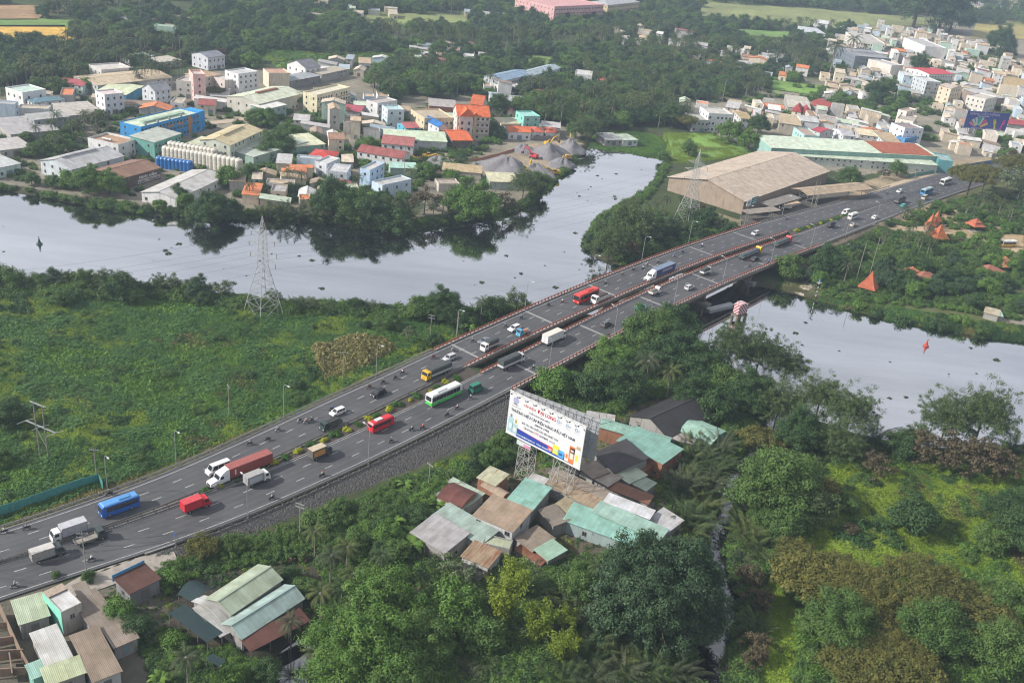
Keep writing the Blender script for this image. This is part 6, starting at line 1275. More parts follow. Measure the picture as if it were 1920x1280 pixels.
# shrubby undergrowth between the trees
UNDER = proto_obj('undergrowth_bushes', [m for k in ('shrub',) for m in joined(k)]+joined('nipa')[:1])
def bushes(name, label, px, n, sc_=(.5, 1.3), nip=.06, bits=7):
    P = rand_in(W(px), n); P = P[free(P, bits)]; u = rng.random(len(P)); idx = np.where(u < nip, 3, rng.integers(0, 3, len(P))); s = rng.uniform(*sc_, len(P)); s = np.where(idx == 3, s*.55, s)
    return scatter(name, label, 'undergrowth', np.column_stack([P, zat(P)-.1]), s, idx, UNDER)
bushes('undergrowth', 'tangled dark undergrowth below the trees at the bottom', [(830, 1130), (900, 1095), (1060, 1060), (1200, 1050), (1320, 1000), (1330, 1300), (600, 1300), (640, 1230), (760, 1180)], 3000)
bushes('bank_undergrowth', 'undergrowth between the bridge and the canal trees', [(960, 790), (1060, 720), (1120, 665), (1290, 600), (1440, 740), (1560, 820), (1640, 850), (1500, 900), (1400, 880), (1370, 830), (1330, 770), (1200, 740), (1080, 760)], 2600)
bushes('creek_undergrowth', 'undergrowth along both creek banks', [(1260, 850), (1400, 830), (1520, 880), (1500, 1040), (1420, 1100), (1420, 1300), (1380, 1300), (1260, 1050)], 1700, nip=.2)
bushes('belt_undergrowth', 'undergrowth beneath the rain tree belt', [(1440, 1050), (1600, 1090), (1920, 1140), (1920, 1300), (1500, 1300), (1500, 1150)], 1700, nip=0)
bushes('village_undergrowth', 'green tangle around the workshop roofs', [(680, 960), (840, 900), (960, 820), (1080, 740), (1220, 740), (1100, 800), (880, 900), (770, 960), (790, 1060), (1060, 1060), (1200, 1050), (1060, 1110), (840, 1120), (720, 1060)], 1500)
bushes('nursery_undergrowth', 'hedges and potted greenery of the roadside nursery', [(280, 1080), (380, 1035), (560, 995), (690, 950), (760, 1100), (640, 1180), (590, 1040), (420, 1070), (330, 1090)], 700, (.3, .8), nip=0)
bushes('garden_undergrowth', 'low greenery of the temple garden', [(1520, 500), (1650, 430), (1740, 440), (1920, 500), (1920, 600), (1760, 580), (1560, 560)], 1400, (.5, 1.2), nip=0)
bushes('garden_shrubs', 'flowering shrubs along the garden road', [(1650, 424), (1770, 380), (1930, 358), (1930, 445), (1800, 430)], 420, (.4, 1.2), nip=0)
bushes('town_greenery', 'small bushes in the gaps of the river town', [(0, 190), (420, 180), (860, 200), (1000, 220), (850, 330), (700, 400), (480, 390), (0, 340)], 900, (.6, 1.4), nip=.05)
bushes('depot_greenery', 'bushes around the far pylon and warehouse', [(1100, 460), (1200, 390), (1390, 420), (1300, 460), (1180, 495)], 420, (.6, 1.3), nip=0)
bushes('far_bank_bushes', 'low bushes crowding the far river bank', [(0, 346), (130, 370), (300, 394), (490, 398), (600, 408), (740, 422), (930, 396), (985, 376), (1020, 350), (1080, 292), (1092, 300), (1028, 366), (990, 392), (930, 412), (740, 440), (590, 424), (490, 414), (300, 410), (130, 386), (0, 362)], 1500, (.5, 1.3), nip=.1, bits=5)
bushes('tributary_bank_bushes', 'low bushes along the tributary bank below the warehouse', [(1252, 300), (1250, 312), (1232, 346), (1222, 362), (1194, 382), (1154, 402), (1128, 420), (1112, 442), (1106, 470), (1096, 470), (1098, 436), (1118, 410), (1148, 390), (1188, 372), (1214, 354), (1224, 338), (1240, 304)], 420, (.5, 1.3), nip=0, bits=5)
weeds('village_weeds', 'weeds and litter between the workshop roofs', VILLAGE, 5000, w=(2, 3, 1, 2, 3, 0), sc_=(.5, 1.2), world=True)
bushes('near_bank_bushes', 'thicket of bushes along the near river bank', [(-20, 530), (60, 530), (110, 530), (300, 540), (420, 552), (620, 574), (780, 582), (900, 586), (985, 576), (985, 596), (880, 604), (760, 600), (620, 592), (470, 586), (380, 572), (280, 562), (60, 560), (-20, 570)], 1500, (.6, 1.7), nip=.05, bits=7)
bushes('field_bushes', 'scattered low bushes in the green field', [(0, 580), (300, 580), (700, 600), (860, 620), (700, 700), (500, 790), (200, 905), (0, 960)], 260, (.3, 1.0), nip=0)
bushes('field_bushes_right', 'scattered low bushes in the creeper field', [(1560, 880), (1920, 880), (1920, 1120), (1600, 1040)], 80, (.4, 1.3), nip=0)
bushes('town_shrubs', 'dark bushes and small trees between town roofs', [(430, 215), (860, 200), (1000, 225), (840, 330), (660, 380), (440, 380)], 500, (.8, 1.8), nip=0)
bushes('right_town_shrubs', 'dark bushes between the right town houses', [(1300, 200), (1560, 150), (1560, 90), (1900, 90), (1930, 290), (1700, 260), (1450, 235)], 700, (.9, 2.2), nip=0)
weeds('field_reeds', 'tan flowering reeds beside the road', [(590, 660), (640, 640), (720, 640), (740, 655), (690, 690), (610, 715)], 900, w=(0, 0, 0, 0, 1, 6), sc_=(1.6, 2.6))
bushes('nursery_seedlings', 'rows of small potted seedlings on the nursery ground', [(262, 1195), (330, 1170), (420, 1210), (520, 1262), (480, 1290), (290, 1290)], 420, (.2, .55), nip=0)
weeds('nursery_weeds', 'patchy weeds on the nursery soil', NURSERY, 2600, w=(2, 3, 1, 1, 3, 0), sc_=(.3, .8), world=True)
weeds('abutment_scrub', 'dry scrub under the far bridge end', [(1440, 540), (1500, 500), (1640, 438), (1665, 470), (1560, 548)], 2600, w=(1, 2, 0, 3, 3, 2), sc_=(.5, 1.1))
weeds('canal_verge_grass', 'grass verge between the garden trees and the canal', [(1540, 540), (1650, 568), (1760, 590), (1925, 612), (1925, 640), (1760, 616), (1650, 596), (1540, 566)], 3600, w=(3, 3, 1, 1, 3, 1), sc_=(.6, 1.2), bits=5)
# far woods
def merged(p):
    v_, f_, mi = [], [], []; off_ = 0
    for k, me in enumerate(p[:2]):
        co = np.empty(len(me.vertices)*3, np.float32); me.vertices.foreach_get('co', co); v_ += co.reshape(-1, 3).tolist(); f_ += [tuple(off_+i for i in q.vertices) for q in me.polygons]; mi += [k]*len(me.polygons); off_ += len(me.vertices)
    m = bpy.data.meshes.new('far_tree'); m.from_pydata(v_, [], f_); m.materials.append(p[0].materials[0]); m.materials.append(p[1].materials[0]); m.polygons.foreach_set('material_index', mi); m.update(); return m
FW = proto_obj('far_wood_trees', [merged(p) for k in ('dark', 'mid', 'blue', 'bright') for p in PROTO[k][:2]]+[merged(p) for p in PROTO['palm'][:2]]+[merged(PROTO['dry'][0])])
mask_polys = [p for p, _ in ZONES[:13]]+[TOWN, TOWN_R, FIELD_L, RIVER, YARD, DEPOT, GARDEN]
def woods(name, label, y0, y1, n, sc_):
    Y = rng.uniform(y0, y1, n); Xl = np.interp(Y, [300, 779, 1500, 3500], [-260, -470, -900, -2000]); Xr = np.interp(Y, [300, 600, 1400, 2000, 3500], [330, 420, 780, 1000, 1700]); P = np.column_stack([Xl+(Xr-Xl)*rng.random(n), Y])
    keep = free(P, 15)
    for q in mask_polys: keep &= ~inpoly(P, q)
    for q in mask_polys[:13]:
        for dd in (14., 30.): keep &= ~inpoly(P+np.array([0, dd]), q)
    th = noise2(P, 60., 11)+.5*noise2(P, 22., 12); keep &= th > -.75
    # stay behind the scene's own planted ground
    D_ = np.column_stack([P, np.full(len(P), 1.5-CH)]); pp = 640-FPX*(D_@_up)/(D_@_fw); keep &= pp < 245
    P = P[keep]; u = rng.random(len(P)); patch = noise2(P, 90., 14); idx = rng.integers(0, 8, len(P)); idx = np.where((patch > .25) & (u < .8), 8+rng.integers(0, 2, len(P)), idx); idx = np.where(u > .985, 10, idx)
    return scatter(name, label, 'woods', np.column_stack([P, np.full(len(P), 1.2)]), rng.uniform(*sc_, len(P)), idx, FW)
_ki = {k: i*2 for i, k in enumerate(('dark', 'mid', 'blue', 'bright', 'palm'))}; _ki['dry'] = 10; _ki['nipa'] = 8
_pp = np.array([(a, b_) for a, b_, _, _ in PATCH]); _fr = free(_pp, 7)
for q in mask_polys[:13]:
    for dd in (0., 14., 30.): _fr &= ~inpoly(_pp+np.array([0, dd]), q)
_pi = np.array([min(_ki[k]+random.randint(0, 1), 10) for _, _, _, k in PATCH]); _ps = np.array([r_/(3.6 if k in ('palm', 'nipa') else 4.2) for _, _, r_, k in PATCH])
scatter('town_woods', 'woods and palm groves around the river town', 'woods', np.column_stack([_pp, zat(_pp)])[_fr], _ps[_fr], _pi[_fr], FW)
weeds('far_field_grass', 'rough grass on the far green fields', [(490, 95), (620, 100), (740, 100), (740, 120), (520, 128)], 2500, w=(3, 2, 3, 2, 2, 1), sc_=(1.4, 2.6), bits=1)
woods('far_woods', 'mixed woods and palm groves behind the town', 440, 1250, 9500, (.8, 1.5))
woods('distant_woods', 'hazy woods towards the horizon', 1250, 3200, 9000, (1.2, 2.6))
# ================================================================ vehicles (x forward, origin on the road under the middle)
rub = flat((.018, .018, .02), .9); chrome = paint((.45, .45, .46), .35, .7); chas = flat((.03, .03, .032), .8); lampm = paint((.75, .75, .7), .2); tail = paint((.4, .02, .02), .3)
WH = {}
def wheel(par, x, y, r, w_):
    key = (r, w_)
    if key not in WH:
        t_ = MB(); rm_ = MB(); n = 14
        for a, b_, mb, ra in ((-w_/2, w_/2, t_, r),): mb.tube((0, a, 0), (0, b_, 0), ra, n=n)
        rm_.tube((0, -w_/2-.015, 0), (0, w_/2+.015, 0), r*.55, n=10)
        WH[key] = (t_.mesh('wheel', rub), rm_.mesh('rim', chrome))
    o = link('wheel', WH[key][0], par, (x, y, r)); link('rim', WH[key][1], o); return o
def rounded(L_, H_, z0, nose=.25, tail_=.15, rake=.0):
    """side profile of a box body in x,z"""
    a, b_ = -L_/2, L_/2
    return [(a, z0+.1), (a+.05, z0), (b_-.1, z0), (b_, z0+.15), (b_, z0+H_*.35), (b_-rake, z0+H_-nose), (b_-rake-nose, z0+H_), (a+tail_, z0+H_), (a, z0+H_-tail_)]
def V(name, label, cat, px, py, group, flip, off=None, sz=None):
    s, o = road_px(px, py); p = RP(s, o if off is None else off, .02); h = RH(s)+(math.pi if flip else 0)
    return thing(name, label, cat, p, h, group)
GI, GO = 'vehicles on the lanes beside the field', 'vehicles on the lanes beside the village'
def bus(label, px, py, flip, L_=11., W_=2.5, H_=3.1, c=(.5, .02, .02), c2=None, roofc=None, stripe=None, name='bus', t=None):
    t = t or V(name, label, 'bus', px, py, GI if flip else GO, flip); bm = paint(c, .3, .0, .15); z0 = .32; hw = W_/2
    lo = MB().extr([(-L_/2, z0+.1), (-L_/2+.06, z0), (L_/2-.12, z0), (L_/2, z0+.2), (L_/2+.02, z0+1.0), (-L_/2, z0+1.0)], -hw, hw); lo.obj('lower_body', paint(c2 or c, .3, .0, .15), t)
    up = MB().extr([(-L_/2, z0+1.0), (L_/2+.02, z0+1.0), (L_/2-.1, z0+H_-.55), (L_/2-.4, z0+H_-.3), (-L_/2+.15, z0+H_-.3), (-L_/2, z0+H_-.5)], -hw, hw); up.obj('upper_body', bm, t)
    MB().hexa([(-L_/2+.12, -hw+.02, z0+H_-.302), (L_/2-.4, -hw+.02, z0+H_-.302), (L_/2-.4, hw-.02, z0+H_-.302), (-L_/2+.12, hw-.02, z0+H_-.302)], [(-L_/2+.3, -hw+.28, z0+H_-.1), (L_/2-.7, -hw+.28, z0+H_-.1), (L_/2-.7, hw-.28, z0+H_-.1), (-L_/2+.3, hw-.28, z0+H_-.1)]).obj('roof', paint(roofc or c, .4, 0, .2), t)
    MB().box(-L_*.28, -hw*.55, z0+H_-.098, L_*.02, hw*.55, z0+H_+.12).obj('air_conditioner', paint((.6, .6, .6) if not roofc else sh(roofc, .9), .5), t)
    for sy in (-1, 1):
        n_ = max(4, int(L_/1.5)); x0, x1 = -L_/2+.35, L_/2-1.0
        for i in range(n_):
            a = x0+(x1-x0)*i/n_; b_ = x0+(x1-x0)*(i+1)/n_-.07
            MB().box(a, sy*(hw+.012)-.012, z0+1.15, b_, sy*(hw+.012)+.012, z0+H_-.72).obj('side_window', glassm(), t)
        if stripe: MB().box(-L_/2+.1, sy*(hw+.006)-.006, z0+.45, L_/2-.3, sy*(hw+.006)+.006, z0+.85).obj('side_stripe', paint(stripe, .4), t)
    fx = lambda z: L_/2+.02-(z-z0-1.0)*.12/(H_-1.55)
    MB().hexa([(fx(z0+1.05)-.02, -hw+.12, z0+1.05), (fx(z0+1.05)+.03, -hw+.12, z0+1.05), (fx(z0+1.05)+.03, hw-.12, z0+1.05), (fx(z0+1.05)-.02, hw-.12, z0+1.05)], [(fx(z0+H_-.6)-.05, -hw+.15, z0+H_-.62), (fx(z0+H_-.6)+.03, -hw+.15, z0+H_-.62), (fx(z0+H_-.6)+.03, hw-.15, z0+H_-.62), (fx(z0+H_-.6)-.05, hw-.15, z0+H_-.62)]).obj('windscreen', glassm(), t)
    MB().box(-L_/2-.02, -hw+.25, z0+1.3, -L_/2+.01, hw-.25, z0+H_-.65).obj('rear_window', glassm(), t)
    for sy in (-1, 1):
        MB().box(L_/2+.0, sy*(hw-.35)-.2, z0+.4, L_/2+.04, sy*(hw-.35)+.2, z0+.65).obj('headlight', lampm, t); MB().box(-L_/2-.03, sy*(hw-.2)-.12, z0+.5, -L_/2, sy*(hw-.2)+.12, z0+.95).obj('tail_light', tail, t)
        MB().tube((L_/2-.1, sy*hw, z0+2.0), (L_/2+.25, sy*(hw+.25), z0+1.9), .035).box(L_/2+.2, sy*(hw+.25)-.08, z0+1.4, L_/2+.28, sy*(hw+.25)+.08, z0+1.9).obj('mirror', chas, t)
        for x in (L_*.3, -L_*.27): wheel(t, x, sy*(hw-.15), .48, .3)
    return t
def cab(t, x1, L_, W_, H_, c, z0=.55):
    """cab-over truck cab ending at x1 in front"""
    hw = W_/2; a = x1-L_
    MB().extr([(a, z0), (x1-.02, z0), (x1, z0+.6), (x1-.08, z0+H_*.5), (x1-.42, z0+H_-.12), (x1-.6, z0+H_), (a+.05, z0+H_), (a, z0+H_-.1)], -hw, hw).obj('cab', paint(c, .3, 0, .15), t)
    q = lambda z: x1-.08-(z-z0-H_*.5)*.34/(H_*.5-.12)
    za, zb = z0+H_*.53, z0+H_-.2
    MB().hexa([(q(za)-.04, -hw+.12, za), (q(za)+.025, -hw+.12, za), (q(za)+.025, hw-.12, za), (q(za)-.04, hw-.12, za)], [(q(zb)-.04, -hw+.16, zb), (q(zb)+.025, -hw+.16, zb), (q(zb)+.025, hw-.16, zb), (q(zb)-.04, hw-.16, zb)]).obj('windscreen', glassm(), t)
    for sy in (-1, 1):
        MB().box(a+L_*.25, sy*(hw+.01)-.01, za, x1-.5, sy*(hw+.01)+.01, zb-.05).obj('side_window', glassm(), t)
        MB().box(x1-.02, sy*(hw-.3)-.17, z0+.2, x1+.03, sy*(hw-.3)+.17, z0+.42).obj('headlight', lampm, t)
        MB().tube((x1-.3, sy*hw, z0+H_*.75), (x1, sy*(hw+.22), z0+H_*.7), .025).box(x1-.05, sy*(hw+.22)-.06, z0+H_*.45, x1+.02, sy*(hw+.22)+.06, z0+H_*.72).obj('mirror', chas, t)
    MB().box(x1-.1, -hw, z0-.2, x1+.06, hw, z0-.002).obj('bumper', paint(sh(c, .7), .4), t)
def truck(label, px, py, flip, L_=6.5, W_=2.2, cabc=(.7, .7, .7), kind='box', bc=(.5, .5, .52), bh=2.0, panel=None, top=None, name='truck', t=None, axles=1):
    t = t or V(name, label, 'truck', px, py, GI if flip else GO, flip); hw = W_/2; cl = min(1.8, L_*.28); x1 = L_/2; bx0, bx1 = -L_/2, x1-cl-.12; zf = .95
    cab(t, x1, cl, W_*.96, 2.0 if L_ < 8 else 2.3, cabc)
    MB().box(bx0+.1, -.42, .55, x1-.2, .42, zf-.1).obj('chassis', chas, t)
    for x in [x1-cl*.55]+[bx0+1.2+1.25*i for i in range(axles)]:
        for sy in (-1, 1): wheel(t, x, sy*(hw-.2), .46, .32)
    if kind == 'box':
        MB().box(bx0, -hw, zf, bx1, hw, zf+bh).obj('cargo_box', paint(bc, .45, 0, .2), t); MB().box(bx0-.01, -hw-.01, zf+bh+.001, bx1+.01, hw+.01, zf+bh+.05).obj('box_roof', paint(top or sh(bc, 1.15), .5, 0, .25), t)
        for i in range(5):
            x = bx0+.1+(bx1-bx0-.2)*i/4
            for sy in (-1, 1): MB().box(x-.03, sy*(hw+.015)-.014, zf+.05, x+.03, sy*(hw+.015)+.014, zf+bh-.05).obj('box_rib', paint(sh(bc, .8), .5), t)
        MB().box(bx0-.025, -.02, zf+.1, bx0-.001, .02, zf+bh-.1).obj('door_bar', chrome, t)
        if panel:
            for sy in (-1, 1): MB().box(bx0+.5, sy*(hw+.035)-.005, zf+.35, bx1-.5, sy*(hw+.035)+.005, zf+bh-.45).obj('side_panel', paint(panel, .5), t)
    elif kind == 'canvas':
        MB().box(bx0, -hw, zf, bx1, hw, zf+.12).obj('bed', chas, t)
        for sy in (-1, 1):
            n_ = max(2, int((bx1-bx0)/2.2))
            for i in range(n_): MB().box(bx0+.04+(bx1-bx0)*i/n_, sy*(hw-.03)-.03, zf+.12, bx0+(bx1-bx0)*(i+1)/n_-.04, sy*(hw-.03)+.03, zf+.8).obj('side_board', paint(bc, .45, 0, .2), t)
        MB().box(bx0-.02, -hw+.08, zf+.12, bx0+.05, hw-.08, zf+.8).obj('tailboard', paint(bc, .45, 0, .2), t)
        pr = [(-hw, zf+.78), (-hw, zf+bh-.28), (-hw*.8, zf+bh-.08), (0, zf+bh), (hw*.8, zf+bh-.08), (hw, zf+bh-.28), (hw, zf+.78)]; mb = MB(); k = len(pr); n_ = int((bx1-bx0)/.8)
        cv = rough_mat('canvas', (.045, .052, .055), (.075, .08, .082), 1.6, .85, .3)
        for i in range(n_):
            a, b_ = bx0+(bx1-bx0)*i/n_, bx0+(bx1-bx0)*(i+1)/n_; da, db = .05*(i % 2), .05*((i+1) % 2)
            for j in range(k-1): mb.poly([(b_, pr[j][0], pr[j][1]-(db if 0 < j < 6 else 0)), (b_, pr[j+1][0], pr[j+1][1]-(db if 0 < j+1 < 6 else 0)), (a, pr[j+1][0], pr[j+1][1]-(da if 0 < j+1 < 6 else 0)), (a, pr[j][0], pr[j][1]-(da if 0 < j < 6 else 0))])
        mb.poly([(bx0, *p) for p in pr][::-1]); mb.poly([(bx1, *p) for p in pr]); mb.obj('canvas_cover', cv, t)
    elif kind == 'bed':
        MB().box(bx0, -hw, zf, bx1, hw, zf+.1).obj('bed', rough_mat('bed_floor', (.3, .27, .23), (.18, .16, .14), 1.5), t)
        for sy in (-1, 1): MB().box(bx0, sy*(hw-.03)-.03, zf+.1, bx1, sy*(hw-.03)+.03, zf+bh).obj('side_board', paint(bc, .5, 0, .3), t)
        MB().box(bx0-.02, -hw+.07, zf+.1, bx0+.04, hw-.07, zf+bh).obj('tailboard', paint(bc, .5, 0, .3), t); MB().box(bx1-.06, -hw+.07, zf+.1, bx1, hw-.07, zf+bh+.4).obj('headboard', paint(bc, .5, 0, .3), t)
        if panel: MB().hexa([(bx0+.2, -hw+.15, zf+.12), (bx1-.2, -hw+.15, zf+.12), (bx1-.2, hw-.15, zf+.12), (bx0+.2, hw-.15, zf+.12)], [(bx0+.6, -hw+.4, zf+bh+.25), (bx1-.6, -hw+.4, zf+bh+.35), (bx1-.6, hw-.4, zf+bh+.3), (bx0+.6, hw-.4, zf+bh+.25)]).obj('load', rough_mat('load%g' % panel[0], panel, sh(panel, .6), 2., .95, .5), t)
    elif kind == 'pipes':
        MB().box(bx0, -hw, zf, bx1, hw, zf+.12).obj('bed', chas, t); r_ = .38
        for y, z in ((-.78, 0), (0, 0), (.78, 0), (-.39, .66), (.39, .66)): MB().tube((bx0+.2, y, zf+.13+r_+z), (bx1-.2, y, zf+.13+r_+z), r_, n=12).obj('pipe', paint((.09, .13, .145), .4), t)
        for x in np.linspace(bx0+.6, bx1-.6, 4):
            for sy in (-1, 1): MB().box(x-.05, sy*hw-.05, zf, x+.05, sy*hw+.05, zf+1.3).obj('stake', paint((.25, .14, .06), .6), t)
    return t
def semi(label, px, py, flip, L_, cabc, boxc, name='container_truck', text=None, roofc=None):
    t = V(name, label, 'truck', px, py, GI if flip else GO, flip); hw = 1.24; x1 = L_/2
    # bonneted tractor with sleeper and roof fairing
    c = paint(cabc, .3, 0, .12); MB().extr([(x1-2.0, .7), (x1-.05, .62), (x1, .75), (x1-.02, 1.35), (x1-.3, 1.55), (x1-1.75, 1.85), (x1-2.0, 1.85)], -.95, .95).obj('bonnet', c, t)
    MB().extr([(x1-4.9, .75), (x1-2.0, .75), (x1-2.0, 1.85), (x1-2.45, 2.75), (x1-2.7, 2.95), (x1-4.9, 2.95)], -1.18, 1.18).obj('cab', c, t)
    MB().hexa([(x1-4.9, -1.15, 2.951), (x1-2.7, -1.1, 2.951), (x1-2.7, 1.1, 2.951), (x1-4.9, 1.15, 2.951)], [(x1-4.9, -1.0, 3.75), (x1-4.2, -.9, 3.7), (x1-4.2, .9, 3.7), (x1-4.9, 1.0, 3.75)]).obj('roof_fairing', c, t)
    MB().hexa([(x1-2.03, -1.0, 1.9), (x1-1.97, -1.0, 1.9), (x1-1.97, 1.0, 1.9), (x1-2.03, 1.0, 1.9)], [(x1-2.42, -.95, 2.68), (x1-2.36, -.95, 2.68), (x1-2.36, .95, 2.68), (x1-2.42, .95, 2.68)]).obj('windscreen', glassm(), t)
    MB().box(x1-.02, -.6, .8, x1+.03, .6, 1.3).obj('grille', chas, t)
    for sy in (-1, 1):
        MB().box(x1-3.3, sy*1.19-.012, 1.9, x1-2.45, sy*1.19+.012, 2.65).obj('side_window', glassm(), t); MB().box(x1-.1, sy*.78-.14, .9, x1+.02, sy*.78+.14, 1.15).obj('headlight', lampm, t)
        MB().extr([(x1-1.6, .75), (x1-.35, .75), (x1-.45, 1.15), (x1-1.45, 1.2)], sy*1.05-.16, sy*1.05+.16).obj('mudguard', c, t)
        MB().tube((x1-4.6, sy*1.0, .9), (x1-3.2, sy*1.0, .9), .3, n=10).obj('fuel_tank', chrome, t)
        for x in (x1-.95, x1-5.7, x1-7.0, -L_/2+1.0, -L_/2+2.3, -L_/2+3.6): wheel(t, x, sy*(1.0), .5, .36 if x < x1-2 else .28)
    MB().box(-L_/2+.1, -.45, .85, x1-4.0, .45, 1.15).obj('chassis', chas, t)
    bx0, bx1 = -L_/2, x1-5.0; bm = paint(boxc, .55, 0, .25)
    mb = MB(); n_ = int((bx1-bx0)/.28)
    for sy in (-1, 1):
        for i in range(n_):
            a = bx0+(bx1-bx0)*i/n_; b_ = bx0+(bx1-bx0)*(i+1)/n_; o_ = .035 if i % 2 else 0; mb.box(a, sy*hw-(o_+.02), 1.25, b_, sy*hw+.0+.0*o_+(0 if sy < 0 else 0)+.02-o_*(1 if sy > 0 else -1)*0, 3.78)
    mb.box(bx0, -hw+.03, 1.2, bx1, hw-.03, 3.8); mb.obj('container', bm, t)
    MB().box(bx0-.02, -hw-.03, 3.79, bx1+.02, hw+.03, 3.86).obj('container_roof', paint(roofc or sh(boxc, 1.1), .6, 0, .3), t)
    for x in (bx0, bx1-.14):
        for sy in (-1, 1): MB().box(x, sy*(hw-.02)-.07, 1.18, x+.14, sy*(hw-.02)+.07, 3.85).obj('corner_post', bm, t)
    if text == 'hapag':
        for sy in (-1, 1): MB().box(bx1-1.5, sy*(hw+.055)-.004, 1.9, bx1-1.15, sy*(hw+.055)+.004, 3.3).obj('vertical_lettering', flat((.62, .6, .58)), t)
    if text == 'panel':
        for sy in (-1, 1): MB().box(bx0+2.2, sy*(hw+.055)-.004, 2.3, bx1-3.6, sy*(hw+.055)+.004, 3.2).obj('side_lettering', flat((.32, .27, .34)), t)
    return t
def car(label, px, py, flip, L_=4.5, c=(.6, .6, .6), kind='suv', t=None, cat='car', name=None):
    t = t or V(name or {'suv': 'suv', 'sedan': 'sedan', 'mpv': 'people_carrier', 'van': 'van'}[kind], label, cat, px, py, GI if flip else GO, flip); W_ = 1.85 if kind != 'van' else 2.0; hw = W_/2; a, b_ = -L_/2, L_/2
    H_ = dict(suv=1.72, sedan=1.46, mpv=1.7, van=2.5)[kind]; zb = {'suv': 1.05, 'sedan': .92, 'mpv': 1.0, 'van': 1.25}[kind]; cm = paint(c, .22, .15, .1)
    hood = {'suv': 1.15, 'sedan': 1.2, 'mpv': .95, 'van': .75}[kind]; boot = {'suv': .12, 'sedan': .85, 'mpv': .12, 'van': .05}[kind]
    # lower body with rounded sills: narrower below
    prof = [(a, .5), (a+.08, .28), (b_-.15, .26), (b_, .45), (b_-.03, .72), (b_-.15, zb-.16), (b_-hood, zb), (a+.05, zb), (a, zb-.1)]
    mb = MB(); n = len(prof); k = 0
    for y, ins in ((-hw, .04), (-hw+.1, 0), (hw-.1, 0), (hw, .04)): mb.v += [(x*(1-ins*.5), y, z+(.02 if ins else 0)) for x, z in prof]
    for j in range(3):
        for i in range(n): q = (i+1) % n; mb.f.append((j*n+q, j*n+i, (j+1)*n+i, (j+1)*n+q)); mb.mi.append(0)
    mb.f.append(tuple(range(n))); mb.f.append(tuple(4*n-1-i for i in range(n))); mb.mi += [0, 0]; mb.obj('body', cm, t)
    x0, x1 = a+boot, b_-hood+.05; rk = .75 if kind != 'van' else .55; rb_ = .25 if kind in ('suv', 'mpv') else (.6 if kind == 'sedan' else .08)
    bt = [(x0, -hw+.06, zb-.01), (x1, -hw+.06, zb-.01), (x1, hw-.06, zb-.01), (x0, hw-.06, zb-.01)]; tp = [(x0+rb_, -hw+.24, H_), (x1-rk, -hw+.24, H_), (x1-rk, hw-.24, H_), (x0+rb_, hw-.24, H_)]
    MB().hexa(bt, tp).obj('cabin', cm, t)
    lerp = lambda p, q, u: tuple(p[i]+(q[i]-p[i])*u for i in range(3))
    def pane(nm_, i, j, u0, u1, lo, hi, nrm):
        A, B_, C_, D_ = bt[i], bt[j], tp[j], tp[i]; P = []
        for u, v_ in ((u0, lo), (u1, lo), (u1, hi), (u0, hi)): P.append(np.array(lerp(lerp(A, B_, u), lerp(D_, C_, u), v_))+np.array(nrm)*.016)
        MB().hexa([p-np.array(nrm)*.012 for p in P], P).obj(nm_, glassm(), t)
    for u0, u1 in ((.05, .34), (.37, .64), (.67, .93)):
        if kind == 'van' and u0 < .5 and c[0] > .5: pass
        pane('side_window', 0, 1, u0, u1, .14, .86, (0, -1, .2)); pane('side_window', 3, 2, u0, u1, .14, .86, (0, 1, .2))
    pane('windscreen', 1, 2, .06, .94, .08, .92, (.8, 0, .5)); pane('rear_window', 3, 0, .08, .92, .2, .88, (-.9, 0, .4))
    for sy in (-1, 1):
        MB().box(b_-.12, sy*(hw-.3)-.18, .62, b_-.0, sy*(hw-.3)+.18, .78).obj('headlight', lampm, t); MB().box(a-.01, sy*(hw-.22)-.16, .7, a+.06, sy*(hw-.22)+.16, .9).obj('tail_light', tail, t)
        MB().box(x1-.35, sy*(hw+.09)-.09, zb, x1-.2, sy*(hw+.09)+.09, zb+.16).obj('mirror', cm, t)
        for x in (b_-.85, a+.8): wheel(t, x, sy*(hw-.1), .34, .22)
    return t
# ---------------------------------------------------------------- lanes beside the field (towards the viewer)
bus('blue city bus with white roof box beside the green fence', 224, 957, 1, 8.4, 2.4, 3.0, (.02, .13, .5), roofc=(.10, .30, .62))
truck('white cab truck with grey ribbed box, far left inbound lane', 130, 1005, 1, 7.2, 2.2, (.7, .7, .7), 'box', (.40, .40, .43), 2.2)
semi('white tractor hauling a long rust red container', 450, 892, 1, 16.4, (.72, .73, .75), (.27, .055, .045), text='hapag', roofc=(.33, .1, .085))
car('white high-roof van overtaken by the rust red container truck', 409, 884, 1, 6.0, (.72, .72, .73), 'van')
car('white people carrier near the dark green truck', 633, 776, 1, 4.5, (.74, .74, .75), 'mpv')
truck('dark green cargo truck with open slatted bed', 620, 802, 1, 6.0, 2.1, (.035, .055, .055), 'bed', (.06, .065, .065), 1.0, panel=(.05, .05, .05))
car('black sport utility car alone on the inbound lanes', 709, 741, 1, 4.6, (.02, .022, .025), 'suv')
truck('yellow cab truck under a long dark canvas', 818, 704, 1, 10.2, 2.4, (.62, .36, .03), 'canvas', (.5, .5, .5), 2.3, axles=2)
car('silver car just ahead of the yellow cab truck', 843, 674, 1, 4.5, (.5, .51, .54), 'mpv')
truck('white cab truck with short dark canvas cover', 917, 654, 1, 6.4, 2.1, (.72, .72, .72), 'canvas', (.5, .4, .36), 2.2)
car('grey sedan beside the short canvas truck', 908, 642, 1, 4.6, (.2, .21, .24), 'sedan')
car('white sport utility car behind the blue pickup', 964, 619, 1, 4.6, (.74, .74, .75), 'suv')
truck('small sky blue pickup truck with empty bed', 980, 628, 1, 5.0, 1.8, (.08, .32, .50), 'bed', (.3, .36, .4), .45, panel=(.5, .22, .14))
